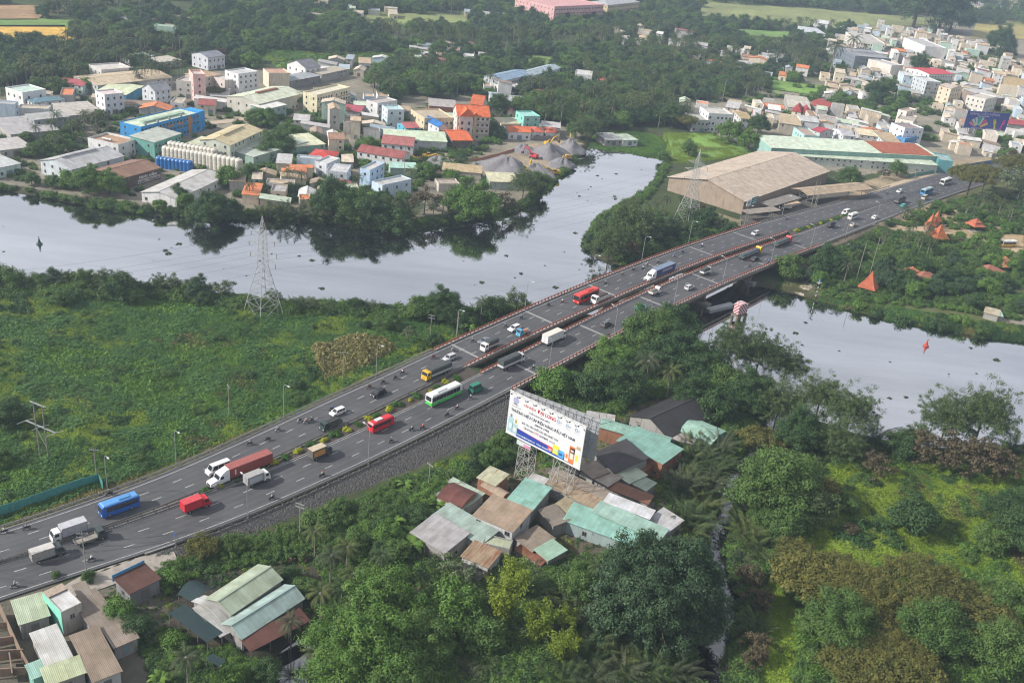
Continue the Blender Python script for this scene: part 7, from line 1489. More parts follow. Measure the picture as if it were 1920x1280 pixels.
bus('red coach on the bridge beside the white dump truck', 1098, 562, 1, 11.5, 2.5, 3.2, (.62, .04, .025), roofc=(.66, .06, .05))
truck('white dump truck with red body rim on the bridge', 1124, 565, 1, 8.0, 2.4, (.72, .72, .73), 'bed', (.62, .60, .60), 1.3, panel=(.08, .06, .06), axles=2)
semi('white bonneted tractor hauling a dark blue curtain trailer', 1235, 519, 1, 17.5, (.74, .75, .76), (.035, .07, .2), text='panel', roofc=(.18, .23, .32))
car('silver people carrier alone near the far bridge end', 1416, 440, 1, 4.6, (.56, .57, .6), 'mpv')
car('white minivan near the median beyond the bridge', 1585, 402, 1, 5.2, (.72, .71, .68), 'van')
car('white hatchback by the side road junction', 1686, 361, 1, 4.4, (.74, .74, .74), 'suv')
bus('white coach half hidden by the umbrella trees', 1772, 345, 1, 10, 2.5, 3.1, (.68, .68, .68))
# ---------------------------------------------------------------- lanes beside the village (away from the viewer)
truck('bright red box truck on the outbound lanes', 367, 954, 0, 6.3, 2.2, (.60, .02, .03), 'box', (.60, .02, .035), 2.1, top=(.58, .06, .07))
truck('grey box truck with white cab behind a lamp post', 482, 905, 0, 6.2, 2.1, (.7, .7, .7), 'box', (.36, .36, .36), 2.1, panel=(.5, .52, .55), top=(.36, .35, .34))
truck('grey stake box truck with dark cab at the left edge', 90, 1046, 0, 6.4, 2.1, (.045, .06, .06), 'box', (.33, .32, .3), 2.0, top=(.52, .5, .47))
truck('dark flatbed truck with empty drop-side bed', 170, 1015, 0, 6.4, 2.1, (.05, .065, .065), 'bed', (.2, .2, .2), .4)
truck('box truck with orange side panel and tan roof', 600, 856, 0, 6.0, 2.1, (.08, .085, .09), 'box', (.13, .12, .11), 2.2, panel=(.58, .27, .06), top=(.50, .42, .3))
bus('bright red minibus beside the yellow shrubs', 714, 802, 0, 7.4, 2.1, 2.7, (.62, .02, .035), name='minibus')
bus('white coach with bright green lower body', 832, 748, 0, 12.0, 2.5, 3.3, (.72, .73, .72), (.08, .58, .10), roofc=(.7, .72, .7))
car('small dark green delivery van with white lettering', 892, 733, 0, 4.6, (.02, .20, .13), 'van', name='delivery_van', cat='van')
truck('white bodied truck under a long charcoal canvas', 958, 685, 0, 10.0, 2.4, (.7, .7, .71), 'canvas', (.58, .59, .6), 2.5, axles=2)
truck('tall white box truck on the bridge', 1038, 640, 0, 9.6, 2.4, (.72, .72, .72), 'box', (.70, .70, .70), 2.6, top=(.66, .62, .55), axles=2)
car('dark grey sport utility car behind the treetop', 1136, 611, 0, 4.5, (.12, .12, .13), 'suv')
car('turquoise taxi beside the treetop', 1202, 579, 0, 4.4, (.02, .46, .46), 'suv', cat='taxi', name='taxi')
truck('small white truck carrying a dark load', 1227, 552, 0, 5.6, 1.9, (.7, .7, .7), 'bed', (.62, .62, .6), .8, panel=(.16, .15, .14))
car('silver sport utility car on the mid bridge', 1292, 542, 0, 4.6, (.5, .51, .53), 'suv')
truck('small white truck with olive canvas on the bridge', 1322, 514, 0, 5.6, 1.9, (.7, .7, .68), 'canvas', (.64, .63, .6), 1.9)
truck('yellow cab truck loaded with long dark pipes', 1406, 481, 0, 15.5, 2.4, (.72, .48, .03), 'pipes', axles=3)
car('black car beside the yellow pipe truck', 1415, 489, 0, 4.5, (.02, .02, .022), 'suv')
truck('red cab truck loaded with long dark pipes', 1466, 459, 0, 13.0, 2.4, (.56, .05, .05), 'pipes', axles=2)
truck('small dark canvas truck beyond the bridge', 1557, 426, 0, 5.4, 1.9, (.06, .065, .075), 'canvas', (.07, .075, .085), 1.9)
bus('white minibus beside the median beyond the bridge', 1598, 410, 0, 7.2, 2.1, 2.7, (.70, .70, .68), name='minibus')
car('beige silver sedan right of the white minibus', 1599, 424, 0, 4.5, (.5, .45, .42), 'sedan')
car('white small car near the slip road', 1640, 410, 0, 4.3, (.72, .72, .72), 'suv')
truck('long dark canvas truck before the slip road', 1686, 380, 0, 9.0, 2.4, (.1, .1, .1), 'canvas', (.2, .2, .2), 2.5, axles=2)
car('turquoise taxi beside the long dark canvas truck', 1694, 388, 0, 4.4, (.02, .44, .44), 'suv', cat='taxi', name='taxi')
bus('light blue coach beyond the bridge', 1736, 364, 0, 10.5, 2.5, 3.2, (.05, .30, .56), roofc=(.4, .48, .52))
car('tan minivan beside the light blue coach', 1733, 374, 0, 4.9, (.5, .44, .36), 'van', name='minivan')
g = G(1889, 462, 1.6); bus('yellow and white bus parked in the temple garden', 0, 0, 0, 8.5, 2.4, 2.9, (.66, .62, .5), (.62, .38, .03), roofc=(.7, .7, .68), t=thing('bus', 'yellow and white bus parked in the temple garden', 'bus', (g[0], g[1], 1.6), R(20)))
for lab, px_, py_, a_, kind in (('white box truck parked under the small tan canopy', 1472, 392, 200, 't'), ('white car parked under the warehouse canopy', 1506, 369, 20, 'c'), ('grey car parked before the warehouse porch', 1432, 398, 25, 'c')):
    g = G(px_, py_, 1.7); gz_ = gz_at(g[0], g[1]); t = thing('truck' if kind == 't' else 'car', lab, 'truck' if kind == 't' else 'car', (g[0], g[1], gz_), R(a_))
    truck('', 0, 0, 0, 6., 2.1, (.68, .68, .68), 'box', (.62, .62, .62), 2., t=t) if kind == 't' else car('', 0, 0, 0, 4.4, (.66, .66, .67) if 'white' in lab else (.2, .2, .22), 'sedan', t=t)
# green van lettering
# ================================================================ motorbikes and riders
rider_me.polygons.foreach_set('use_smooth', [True]*len(rider_me.polygons))
SKIN = flat((.35, .2, .13), .6)
for m in (flat((.1, .12, .2)), flat((.03, .03, .04)), flat((.1, .1, .1), .3), SKIN): rider_me.materials.append(m)
mi = []
for p in rider_me.polygons:
    c = p.center; mi.append(2 if c.z > 1.56 or (c.z > 1.46 and c.x < .05) else (3 if c.z > 1.42 or (c.x > .4 and c.z > .98) else (0 if c.z > .88 else 1)))
rider_me.polygons.foreach_set('material_index', mi)
def torus(cx, cz, r, q, mb, n=14, m=0):
    P = [(cx+r*math.cos(2*math.pi*i/n), 0, cz+r*math.sin(2*math.pi*i/n)) for i in range(n+1)]; mb.path(P, q, 5, m)
bw = MB(); torus(.62, .29, .24, .055, bw); bwm = bw.mesh('wheel', rub); bw2 = MB(); torus(-.6, .29, .24, .06, bw2); bwm2 = bw2.mesh('wheel', rub)
bf = MB(); bf.path([(-.6, 0, .3), (-.25, 0, .42), (.15, 0, .38), (.45, 0, .75), (.62, 0, .29)], .05, 6); bf.tube((.45, 0, .75), (.4, 0, 1.0), .03); bf.tube((.38, -.3, 1.03), (.38, .3, 1.03), .022); framem = bf.mesh('frame', chas)
bs = MB(); bs.extr([(-.75, .62), (-.2, .5), (.2, .62), (.2, .7), (-.3, .78), (-.75, .76)], -.13, .13); seatm = bs.mesh('seat', flat((.03, .03, .03)))
BODY = {}
def bike_body(c):
    if c not in BODY:
        m = MB(); m.extr([(-.85, .45), (-.35, .36), (.15, .34), (.38, .55), (.52, .98), (.4, 1.0), (.18, .6), (-.2, .55), (-.8, .68)], -.11, .11); m.extr([(.42, .5), (.86, .42), (.9, .5), (.62, .62)], -.07, .07); m.box(.44, -.1, .92, .58, .1, 1.08); BODY[c] = m.mesh('fairing', paint(c, .35))
    return BODY[c]
BC = [('black', (.02, .02, .022)), ('red', (.4, .03, .03)), ('white', (.6, .6, .6)), ('dark blue', (.03, .05, .16)), ('grey', (.2, .2, .21))]
SC = [('dark', (.03, .035, .05)), ('blue', (.05, .12, .35)), ('white', (.6, .6, .6)), ('red', (.4, .05, .05)), ('grey', (.25, .25, .27)), ('pink', (.5, .25, .25)), ('green', (.05, .2, .1)), ('tan', (.35, .26, .18))]
SM = {n_: flat(c) for n_, c in SC}
def bike(px, py, flip):
    s, o = road_px(px, py); h = RH(s)+(math.pi if flip else 0)+random.uniform(-.05, .05); p = RP(s, o, .02); bn, bc = random.choices(BC, (5, 1, 2, 2, 3))[0]; sn, scol = random.choices(SC, (6, 2, 3, 1, 4, 1, 1, 1))[0]; side = 'field' if flip else 'village'; part_ = 'before' if s < B0 else ('on' if s < B1 else 'beyond')
    t = thing('motorbike', '%s motorbike on the %s side lanes %s the bridge' % (bn, side, part_), 'motorbike', p, h, 'motorbikes on the road')
    link('frame', framem, t); link('wheel', bwm, t); link('wheel', bwm2, t); link('seat', seatm, t); link('fairing', bike_body(bc), t)
    r_ = link('person', rider_me, None, p, h); tag(r_, 'rider in %s shirt, %s side lanes %s the bridge' % (sn, side, part_), 'person', 'motorbike riders')
    hm = random.choice((flat((.6, .6, .6), .3), flat((.08, .08, .09), .3), flat((.35, .04, .04), .3), flat((.1, .2, .4), .3)))
    for i, m in ((0, SM[sn]), (2, hm)): r_.material_slots[i].link = 'OBJECT'; r_.material_slots[i].material = m
for q in [(8, 999), (50, 992), (205, 928), (468, 834), (502, 826), (521, 808), (562, 791), (574, 793), (584, 791), (622, 769), (692, 728), (718, 719), (741, 711), (754, 701), (812, 672), (849, 659), (885, 641), (947, 613), (977, 598), (1028, 574), (1054, 568), (1135, 533), (1166, 516), (1187, 507), (1205, 505), (1213, 498), (1233, 493), (1263, 482), (1280, 474), (1316, 463), (1475, 412), (1663, 364)]: bike(*q, 1)
for q in [(172, 1051), (28, 1101), (510, 936), (604, 893), (733, 829), (772, 807), (792, 804), (838, 780), (857, 767), (882, 748), (1000, 691), (1140, 631), (1167, 610), (1210, 583), (1253, 573), (1330, 541), (1405, 501), (1440, 493), (1528, 482), (1561, 475), (1590, 463), (1685, 402), (1737, 393), (1748, 386)]: bike(*q, 0)
# ================================================================ street lamps
galv = paint((.42, .43, .44), .45, .4, .2)
lm_pole = MB(); lm_pole.tube((0, 0, -.2), (0, 0, 9.4), .10, .075, 8); lm_pole.box(-.22, -.22, -.2, .22, .22, .12)
lm_arm = MB(); lm_arm.path([(0, 0, 9.35), (.12, 0, 10.0), (.55, 0, 10.45), (1.2, 0, 10.6), (1.9, 0, 10.65)], [.07, .065, .055, .05, .05], 7)
lm_head = MB().extr([(1.75, 10.58), (2.5, 10.62), (2.55, 10.7), (2.3, 10.76), (1.75, 10.74)], -.16, .16)
LP_ = [(n_, mb.mesh(n_, m)) for n_, mb, m in (('pole', lm_pole, galv), ('arm', lm_arm, galv), ('lamp_head', lm_head, paint((.6, .6, .6), .4)))]
def lamp(s, side):
    o = RO_('l3', s)+1.5 if side > 0 else RO_('r3', s)-1.5; p = RP(s, o); a = RH(s)-math.pi/2*side
    t = thing('street_lamp', 'curved arm street lamp on the %s side, %s the bridge' % ('field' if side > 0 else 'village', 'before' if s < B0 else ('on' if s < B1 else 'beyond')), 'street lamp', p, a, 'street lamps along the road')
    for n_, m in LP_: link(n_, m, t)
for s in [road_px(*q)[0] for q in ((200, 922), (327, 872), (537, 789), (708, 708), (860, 640), (988, 582), (1107, 528), (1205, 492), (1290, 460))]+[322, 356, 388, 455, 500]: lamp(s, 1)
for s in [road_px(*q)[0] for q in ((461, 966), (687, 866), (1012, 688), (1140, 628), (1253, 573), (1348, 532), (1434, 493), (1512, 466), (1580, 441), (1640, 421))]: lamp(s, -1)
# ================================================================ lattice pylons
def pylon(px, py, label, H_=33.5, b=4.6, rot=45):
    g = G(px, py, 1.5); t = thing('transmission_tower', label, 'pylon', (g[0], g[1], 1.4), R(rot)); st = paint((.42, .43, .44), .5, .3, .2)
    wz = H_*.5; wb = 1.25; tz = H_*.86; tb_ = .75
    def half(z): return b+(wb-b)*z/wz if z < wz else (wb+(tb_-wb)*(z-wz)/(tz-wz) if z < tz else tb_*(1-(z-tz)/(H_-tz))+.02)
    lv = [0, 4.6, 8.2, 11.3, 14.0, wz, 18.6, 20.4, 22.2, 24., 25.8, 27.4, tz, 30.6, 32.2, H_]
    cn = ((1, 1), (-1, 1), (-1, -1), (1, -1))
    for cx, cy_ in cn:
        mb = MB()
        for z0, z1 in zip(lv, lv[1:]): mb.tube((cx*half(z0), cy_*half(z0), z0-.3*(z0 == 0)), (cx*half(z1), cy_*half(z1), z1), .11 if z0 < wz else .075, n=4)
        mb.obj('leg', st, t)
        MB().box(cx*b-.5, cy_*b-.5, -.8, cx*b+.5, cy_*b+.5, .25).obj('footing', conc, t)
    for k in range(4):
        a, c = cn[k], cn[(k+1) % 4]; mb = MB()
        for z0, z1 in zip(lv, lv[1:-1]):
            P = lambda q, z: (q[0]*half(z), q[1]*half(z), z); r_ = .055 if z0 < wz else .04
            mb.tube(P(a, z0), P(c, z1), r_, n=4); mb.tube(P(c, z0), P(a, z1), r_, n=4)
            if z0 > 0: mb.tube(P(a, z0), P(c, z0), r_, n=4)
            if z0 < 11:
                m0 = tuple((P(a, z0)[i]+P(c, z0)[i]+P(a, z1)[i]+P(c, z1)[i])/4 for i in range(3)); mb.tube(m0, tuple((P(a, z1)[i]+P(c, z1)[i])/2 for i in range(3)), .035, n=4)
        mb.obj('bracing', st, t)
    for z, ln in ((19.5, 5.2), (23.2, 6.0), (26.9, 5.0)):
        for sg in (-1, 1):
            mb = MB(); hw = half(z)
            for dx in (-1, 1):
                mb.tube((dx*hw, sg*hw, z), (0, sg*(hw+ln), z+.15), .06, n=4); mb.tube((dx*hw, sg*hw, z+1.5), (0, sg*(hw+ln), z+.15), .05, n=4)
                for u in (.3, .6): mb.tube((dx*hw*(1-u), sg*(hw+ln*u), z+.1*u), (dx*hw*(1-u), sg*(hw+ln*u), z+1.5*(1-u)+.1), .03, n=4)
            ca_ = mb.obj('crossarm', st, t)
            MB().lathe([(.03, -1.6)]+[(q, -1.5+.13*i) for i in range(11) for q in (.13, .05)]+[(.03, .0)], (0, sg*(hw+ln), z+.1), 7).obj('insulator', paint((.3, .22, .18), .3), ca_)
    return t
PY1 = pylon(494, 590, 'tall lattice pylon standing in the green field', rot=52); PY2 = pylon(1288, 416, 'tall lattice pylon beside the brown warehouse', rot=40)
wire = flat((.08, .08, .085), .6)
def conductor(a, b, sag, label, r=.022, n=18):
    a, b = np.array(a, float), np.array(b, float); P = [tuple(a+(b-a)*i/n-np.array([0, 0, 4*sag*(i/n)*(1-i/n)])) for i in range(n+1)]; m = MB(); m.path([tuple(np.array(p)-a) for p in P], r, 4)
    o = m.obj('power_line', wire, None, tuple(a)); tag(o, label, 'power line', 'power lines')
def tip(t, z, ln, sg, b=4.6, H_=33.5):
    hw = 1.25 if z < H_*.5 else 1.25+(.75-1.25)*(z-H_*.5)/(H_*.36); l_ = Vector((0, sg*(hw+ln), z-1.5)); q = Matrix.Rotation(t.rotation_euler[2], 3, 'Z') @ l_; return np.array(t.location)+np.array(q)
for z, ln in ((19.5, 5.2), (23.2, 6.0), (26.9, 5.0)):
    for sg, w_ in ((-1, 'right'), (1, 'left')):
        hgt = {19.5: 'lowest', 23.2: 'middle', 26.9: 'upper'}[z]; a = tip(PY1, z, ln, sg); b_ = tip(PY2, z, ln, sg)
        conductor(a, b_, 5, '%s %s wire crossing the river between the two pylons' % (hgt, w_)); d_ = (b_-a)*np.array([1, 1, 0]); conductor(b_, b_+d_*.9+np.array([60, 10, 4]), 6, '%s %s wire running on beyond the warehouse pylon' % (hgt, w_))
        conductor(a, a-d_*.55+np.array([-40, -10, 2]), 4, '%s %s wire leaving the field pylon to the left' % (hgt, w_))
# ================================================================ utility poles
polem = rough_mat('pole_concrete', (.3, .28, .25), (.2, .185, .165), 1.5, .9)
def upole(px, py, h, label, arms=1, tilt=(0, 0), r=.15, z=None):
    g = G(px, py, 1.5); zz = gz_at(g[0], g[1]) if z is None else z; t = thing('utility_pole', label, 'utility pole', (g[0], g[1], zz), random.uniform(0, 3), 'utility poles')
    MB().tube((0, 0, -.5), (tilt[0], tilt[1], h), r, r*.62, 8).obj('pole', polem, t)
    for k in range(arms):
        a = MB().box(-1.1, -.06, h-.5-.9*k, 1.1, .06, h-.38-.9*k).obj('crossarm', galv, t, (tilt[0], tilt[1], 0))
        for x in (-1., -.4, .4, 1.): MB().lathe([(.03, 0), (.07, .05), (.04, .12), (.07, .18), (.02, .25)], (x, 0, h-.38-.9*k), 6).obj('insulator', paint((.4, .35, .3), .3), a)
for q in [(182, 902, 9, 'pole at the end of the green fence', 1), (430, 787, 10, 'pole with crossarm in the field before the lamp', 1), (643, 714, 9.5, 'pole with crossarm among the tan reeds', 1), (806, 642, 9.5, 'pole with crossarm before the bridge railing', 2), (857, 628, 8, 'bare pole near the bridge railing', 0), (802, 930, 9.5, 'pole beside the village access lane', 1), (562, 1010, 10, 'pole with wires in the nursery hedge', 2), (164, 1090, 12, 'wire laden pole in front of the roadside shop', 2),
          (1117, 822, 8.5, 'bare pole left of the charcoal gable', 0), (1131, 815, 7.5, 'slim pole behind the billboard frame', 0), (1614, 354, 19, 'very tall pole at the side road corner', 0), (1604, 530, 17, 'left of two tall poles on the canal bank', 0), (1630, 517, 17, 'right of two tall poles on the canal bank', 0), (1520, 390, 14, 'paired tall pole beside the open canopy', 0), (1527, 389, 13, 'second tall pole beside the open canopy', 0), (1588, 372, 10, 'pole at the warehouse yard end', 1), (1340, 650, 9, 'bare pole at the canal mouth under the bridge', 0), (1325, 655, 8.5, 'second bare pole at the canal mouth', 0), (958, 210, 12, 'pole on the lane right of the villa', 1), (756, 358, 24, 'slim radio mast among the river bank sheds', 0), (1395, 225, 14, 'pole in front of the shop rows', 1), (340, 150, 26, 'cell mast beside the pink house', 2), (1352, 200, 18, 'antenna mast behind the white shophouse', 0)]: upole(*q)
# H frame in the field
g = G(84, 864, 1.5); t = thing('h_frame_pole', 'timber H frame power pole standing in the left field', 'utility pole', (g[0], g[1], 1.4)); A = G(76, 860, 1.5)-g; B_ = G(92, 867, 1.5)-g
for q, hh in ((A, 15.8), (B_, 15.8)): MB().tube((q[0], q[1], -.5), (q[0], q[1], hh), .2, .15, 8).obj('pole', rough_mat('timber', (.27, .235, .2), (.17, .15, .13), 1.2), t)
for z, e in ((15.6, .35), (9.6, 1.2)):
    for d_ in (-.12, .12): a, b_ = A-(B_-A)*e, B_+(B_-A)*e; MB().tube((a[0]+d_, a[1]+d_*.5, z), (b_[0]+d_, b_[1]+d_*.5, z), .09, n=4).obj('crossarm', galv, t)
MB().tube((A[0], A[1], 8.6), (B_[0], B_[1], 4.), .07, n=5).obj('brace', galv, t)
for u in (-1.2, .5, 2.2):
    q = A+(B_-A)*u
    for sg in (-1, 1): MB().tube((q[0], q[1], 9.55), (q[0]+sg*1.3, q[1]+sg*1.6, 9.35), .06, n=6).obj('insulator', paint((.6, .6, .6), .3), t)
for k, (z_, d_) in enumerate(((11.2, 0), (10.6, .5), (10.1, -.5), (8.6, 0), (8.1, .3))):
    p0 = G(164, 1090, 2.2); conductor((p0[0], p0[1]+d_, z_+1), (p0[0]-62, p0[1]-32+d_*3, z_+.4), 1.2, '%s roadside wire running left from the laden pole' % ORD[k], .03); p1 = G(562, 1010, 1.5); conductor((p0[0], p0[1]+d_, z_+1), (p1[0], p1[1]+d_, 9+d_), 1.5, '%s roadside wire between the laden pole and hedge pole' % ORD[k], .03)
# ================================================================ lettering
def letter(par, name, s, x, z, h, wd, c, y=-.16, bold=.012):
    co, fs = TM[s]; k = wd/co[:, 0].max(); me = bpy.data.meshes.new(name); me.from_pydata(np.column_stack([co[:, 0]*k, -co[:, 2], co[:, 1]*h*1.35]).tolist(), [], fs); me.materials.append(flat(c)); me.update(); return link(name, me, par, (x, y, z))
# ---------------------------------------------------------------- the big cable billboard
zb = 14.; a = G(949, 808.6, zb); b_ = G(1087, 879.6, zb); BWd = float(np.linalg.norm(b_-a)); BHt = 11.6; ba = math.atan2(b_[1]-a[1], b_[0]-a[0])
bb = thing('billboard', 'huge white electric cable billboard on lattice towers beside the road', 'billboard', (a[0], a[1], 1.5), ba); Z = zb-1.5
MB().box(0, -.12, Z, BWd, .12, Z+BHt).obj('panel', paint((.62, .63, .65), .6, 0, .06), bb)
red, navy, ink = (.5, .03, .04), (.015, .05, .3), (.04, .045, .07); y_ = -.135; U = BWd/100; hz = BHt/100
letter(bb, 'lettering', 'CÁP ĐIỆN', 19.5*U, Z+80*hz, .6, 16*U, (.52, .12, .12)); letter(bb, 'lettering', 'ĐẠI LONG', 38.5*U, Z+79.5*hz, .95, 24*U, red, bold=.03)
letter(bb, 'lettering', 'THẮP SÁNG MỌI MIỀN', 27*U, Z+69*hz, .42, 28*U, (.2, .21, .25)); letter(bb, 'lettering', 'THƯƠNG HIỆU CÁP ĐIỆN HÀNG ĐẦU VIỆT NAM', 4*U, Z+56.5*hz, .78, 85*U, ink, bold=.03)
letter(bb, 'lettering', '(SINCE 1990)', 37*U, Z+48*hz, .5, 19*U, ink); letter(bb, 'lettering', 'ĐỐI TÁC SẢN XUẤT DÂY SIÊU NHIỆT CỦA', 20*U, Z+38*hz, .5, 49*U, (.17, .17, .2)); letter(bb, 'lettering', 'TẬP ĐOÀN', 23*U, Z+28.5*hz, .5, 12.5*U, (.17, .17, .2))
letter(bb, 'lettering', 'CTC', 36.5*U, Z+28.3*hz, .6, 7*U, red, bold=.03); letter(bb, 'lettering', 'GLOBAL', 44.5*U, Z+28.5*hz, .52, 12*U, ink, bold=.02); letter(bb, 'lettering', '(USA)', 58*U, Z+28.5*hz, .45, 7*U, (.3, .3, .33))
sw = MB(); N = 16; cur = lambda u: (22-8*math.sin(u*math.pi*.5)+1.5*u)*hz
for i in range(N):
    u0, u1 = i/N, (i+1)/N; x0, x1 = (14+78*u0)*U, (14+78*u1)*U; sw.poly([(x0, y_, Z+2.5*hz), (x1, y_, Z+2.5*hz), (x1, y_, Z+cur(u1)), (x0, y_, Z+cur(u0))])
sw.obj('blue_band', flat(navy), bb); sw = MB()
for i in range(N):
    u0, u1 = i/N, (i+1)/N; x0, x1 = (14+78*u0)*U, (14+78*u1)*U; sw.poly([(x0, y_, Z+cur(u0)), (x1, y_, Z+cur(u1)), (x1, y_, Z+cur(u1)+(.4+2.6*u1)*hz), (x0, y_, Z+cur(u0)+(.4+2.6*u0)*hz)])
sw.obj('red_band', flat((.55, .04, .08)), bb)
letter(bb, 'lettering', 'Email: daily@dailongcable.com', 16*U, Z+7*hz, .4, 24*U, (.7, .72, .8), -.15); letter(bb, 'lettering', 'Website: dailongcable.com', 42*U, Z+7*hz, .4, 20*U, (.7, .72, .8), -.15)
gl = MB(); gl.tube((9*U, y_, Z+84*hz), (9*U, y_-.01, Z+84*hz), .85, n=18); gl.obj('globe_logo', flat((.34, .34, .5)), bb)
lg = MB()
for k in range(7): lg.poly([(5.2*U+k*.42*U, y_-.02, Z+(74+k*.6)*hz), (9*U+k*.5*U, y_-.02, Z+(74-.3*k)*hz), (9.4*U+k*.5*U, y_-.02, Z+(76-.3*k)*hz), (5.6*U+k*.42*U, y_-.02, Z+(76+k*.6)*hz)])
lg.obj('globe_logo_base', flat((.4, .42, .46)), bb); letter(bb, 'lettering', 'DAILONG CABLE', 4*U, Z+68.5*hz, .22, 13*U, (.35, .35, .38))
for k in range(3):
    x = (66+11.6*k)*U; rg = MB()
    for i in range(16):
        t0, t1 = 2*math.pi*i/16, 2*math.pi*(i+1)/16; rg.poly([(x+.34*math.cos(t0), y_, Z+83*hz+.34*math.sin(t0)), (x+.34*math.cos(t1), y_, Z+83*hz+.34*math.sin(t1)), (x+.46*math.cos(t1), y_, Z+83*hz+.46*math.sin(t1)), (x+.46*math.cos(t0), y_, Z+83*hz+.46*math.sin(t0))])
    rg.box(x-.3, y_-.01, Z+83*hz-.06, x+.2, y_, Z+83*hz+.06); rg.obj('certificate_mark', flat((.12, .22, .4)), bb); letter(bb, 'lettering', 'C', x+.62, Z+81.5*hz, .4, .4, (.1, .15, .3)); MB().box(x-.45, y_-.01, Z+76*hz, x+.85, y_, Z+77.2*hz).obj('small_print', flat((.36, .4, .5)), bb)
def roll(x, z, r, h, c, c2): MB().box(x-r, y_-.01, Z+z*hz, x+r, y_-.0, Z+z*hz+h).obj('cable_picture', flat(c), bb); MB().box(x-r*.55, y_-.02, Z+z*hz+h*.25, x+r*.55, y_-.011, Z+z*hz+h*.6).obj('cable_picture_core', flat(c2), bb)
roll(5*U, 6, .75, 4.0, (.33, .5, .55), (.55, .65, .68)); roll(11*U, 5, .8, 2.8, (.36, .48, .5), (.6, .66, .68)); roll(5*U, 41, .3, .9, (.25, .3, .3), (.1, .12, .12)); roll(12*U, 31, .28, 1.2, (.5, .45, .1), (.1, .1, .05))
roll(60.5*U, 9, .75, .9, (.62, .06, .1), (.6, .5, .5)); roll(67.5*U, 6.5, .95, 2.4, (.62, .6, .05), (.5, .6, .3)); roll(74.5*U, 5, .85, 1.9, (.08, .35, .7), (.02, .1, .3)); roll(82*U, 4, .55, 3.2, (.68, .6, .55), (.62, .2, .06)); roll(88*U, 3.5, .8, 4.6, (.62, .18, .05), (.66, .6, .5)); roll(88*U, 27, .75, 1.5, (.03, .03, .035), (.5, .5, .5)); roll(94.5*U, 3, .7, 5.0, (.62, .66, .6), (.62, .58, .08)); roll(95*U, 42, .55, .9, (.56, .38, .2), (.5, .3, .1))
fr_ = MB()
for q in ((-.12, Z-.12, BWd+.12, Z-.002), (-.12, Z+BHt+.002, BWd+.12, Z+BHt+.14)): fr_.box(q[0], -.2, q[1], q[2], .2, q[3])
fr_.obj('edge_frame', paint((.6, .6, .6), .6), bb)
for k in range(9): MB().tube((BWd*(.06+.11*k), -.1, Z+BHt+.15), (BWd*(.06+.11*k), -1.3, Z+BHt+.2), .03).box(BWd*(.06+.11*k)-.16, -1.5, Z+BHt+.02, BWd*(.06+.11*k)+.16, -1.2, Z+BHt+.25).obj('spotlight', chas, bb)
# second face seen from behind: a lattice frame opening away to the right
tr_ang = R(9); fx, fy = math.cos(tr_ang), math.sin(tr_ang); lat = MB(); FL = BWd*1.02
P2 = lambda u, z, d=0.: (u*FL*fx-fy*d+.3, .8+u*FL*fy+fx*d, z)
for d in (0., 1.1):
    for i in range(12): lat.tube(P2(i/11, Z, d), P2(i/11, Z+BHt, d), .06, n=4)
    for j in range(6): lat.tube(P2(0, Z+BHt*j/5, d), P2(1, Z+BHt*j/5, d), .06, n=4)
for i in range(11):
    for j in range(5): lat.tube(P2(i/11, Z+BHt*j/5, 0), P2((i+1)/11, Z+BHt*(j+1)/5, 1.1), .035, n=4)
for i in range(12):
    for j in range(6): lat.tube(P2(i/11, Z+BHt*j/5, 0), P2(i/11, Z+BHt*j/5, 1.1), .04, n=4)
lat.obj('back_lattice', paint((.42, .42, .42), .6, .2, .4), bb)
MB().hexa([P2(0, Z, 1.15), P2(1, Z, 1.15), P2(1, Z, 1.25), P2(0, Z, 1.25)], [P2(0, Z+BHt, 1.15), P2(1, Z+BHt, 1.15), P2(1, Z+BHt, 1.25), P2(0, Z+BHt, 1.25)]).obj('back_panel', paint((.40, .42, .45), .6, 0, .35), bb)
MB().box(BWd*.17, -.4, Z-1.5, BWd*.36, -.3, Z-.25).obj('small_banner', paint((.55, .58, .6), .6), bb); MB().box(BWd*.265, -.42, Z-1.5, BWd*.355, -.401, Z-.6).obj('banner_print', paint((.6, .25, .4), .6), bb)
for xc in (BWd*.26, BWd*.76):
    lg_ = MB(); hw0, hw1 = (2.0, 1.5) if xc < BWd*.5 else (2.5, 2.2); cs = ((-1, 0), (1, 0), (1, 1), (-1, 1)); n_ = 5 if xc < BWd*.5 else 3
    Pq = lambda q, z: (xc+q[0]*(hw0+(hw1-hw0)*(z+1)/(Z+1)), .3+q[1]*3.0, z)
    for q in cs: lg_.tube(Pq(q, -.6), Pq(q, Z+1), .11, n=6)
    for k in range(n_):
        z0, z1 = Z*k/n_, Z*(k+1)/n_
        for i in range(4): lg_.tube(Pq(cs[i], z0), Pq(cs[(i+1) % 4], z1), .045, n=4); lg_.tube(Pq(cs[(i+1) % 4], z0), Pq(cs[i], z1), .045, n=4); lg_.tube(Pq(cs[i], z1), Pq(cs[(i+1) % 4], z1), .045, n=4)
    lg_.obj('lattice_tower', paint((.46, .45, .43), .6, .2, .35), bb)
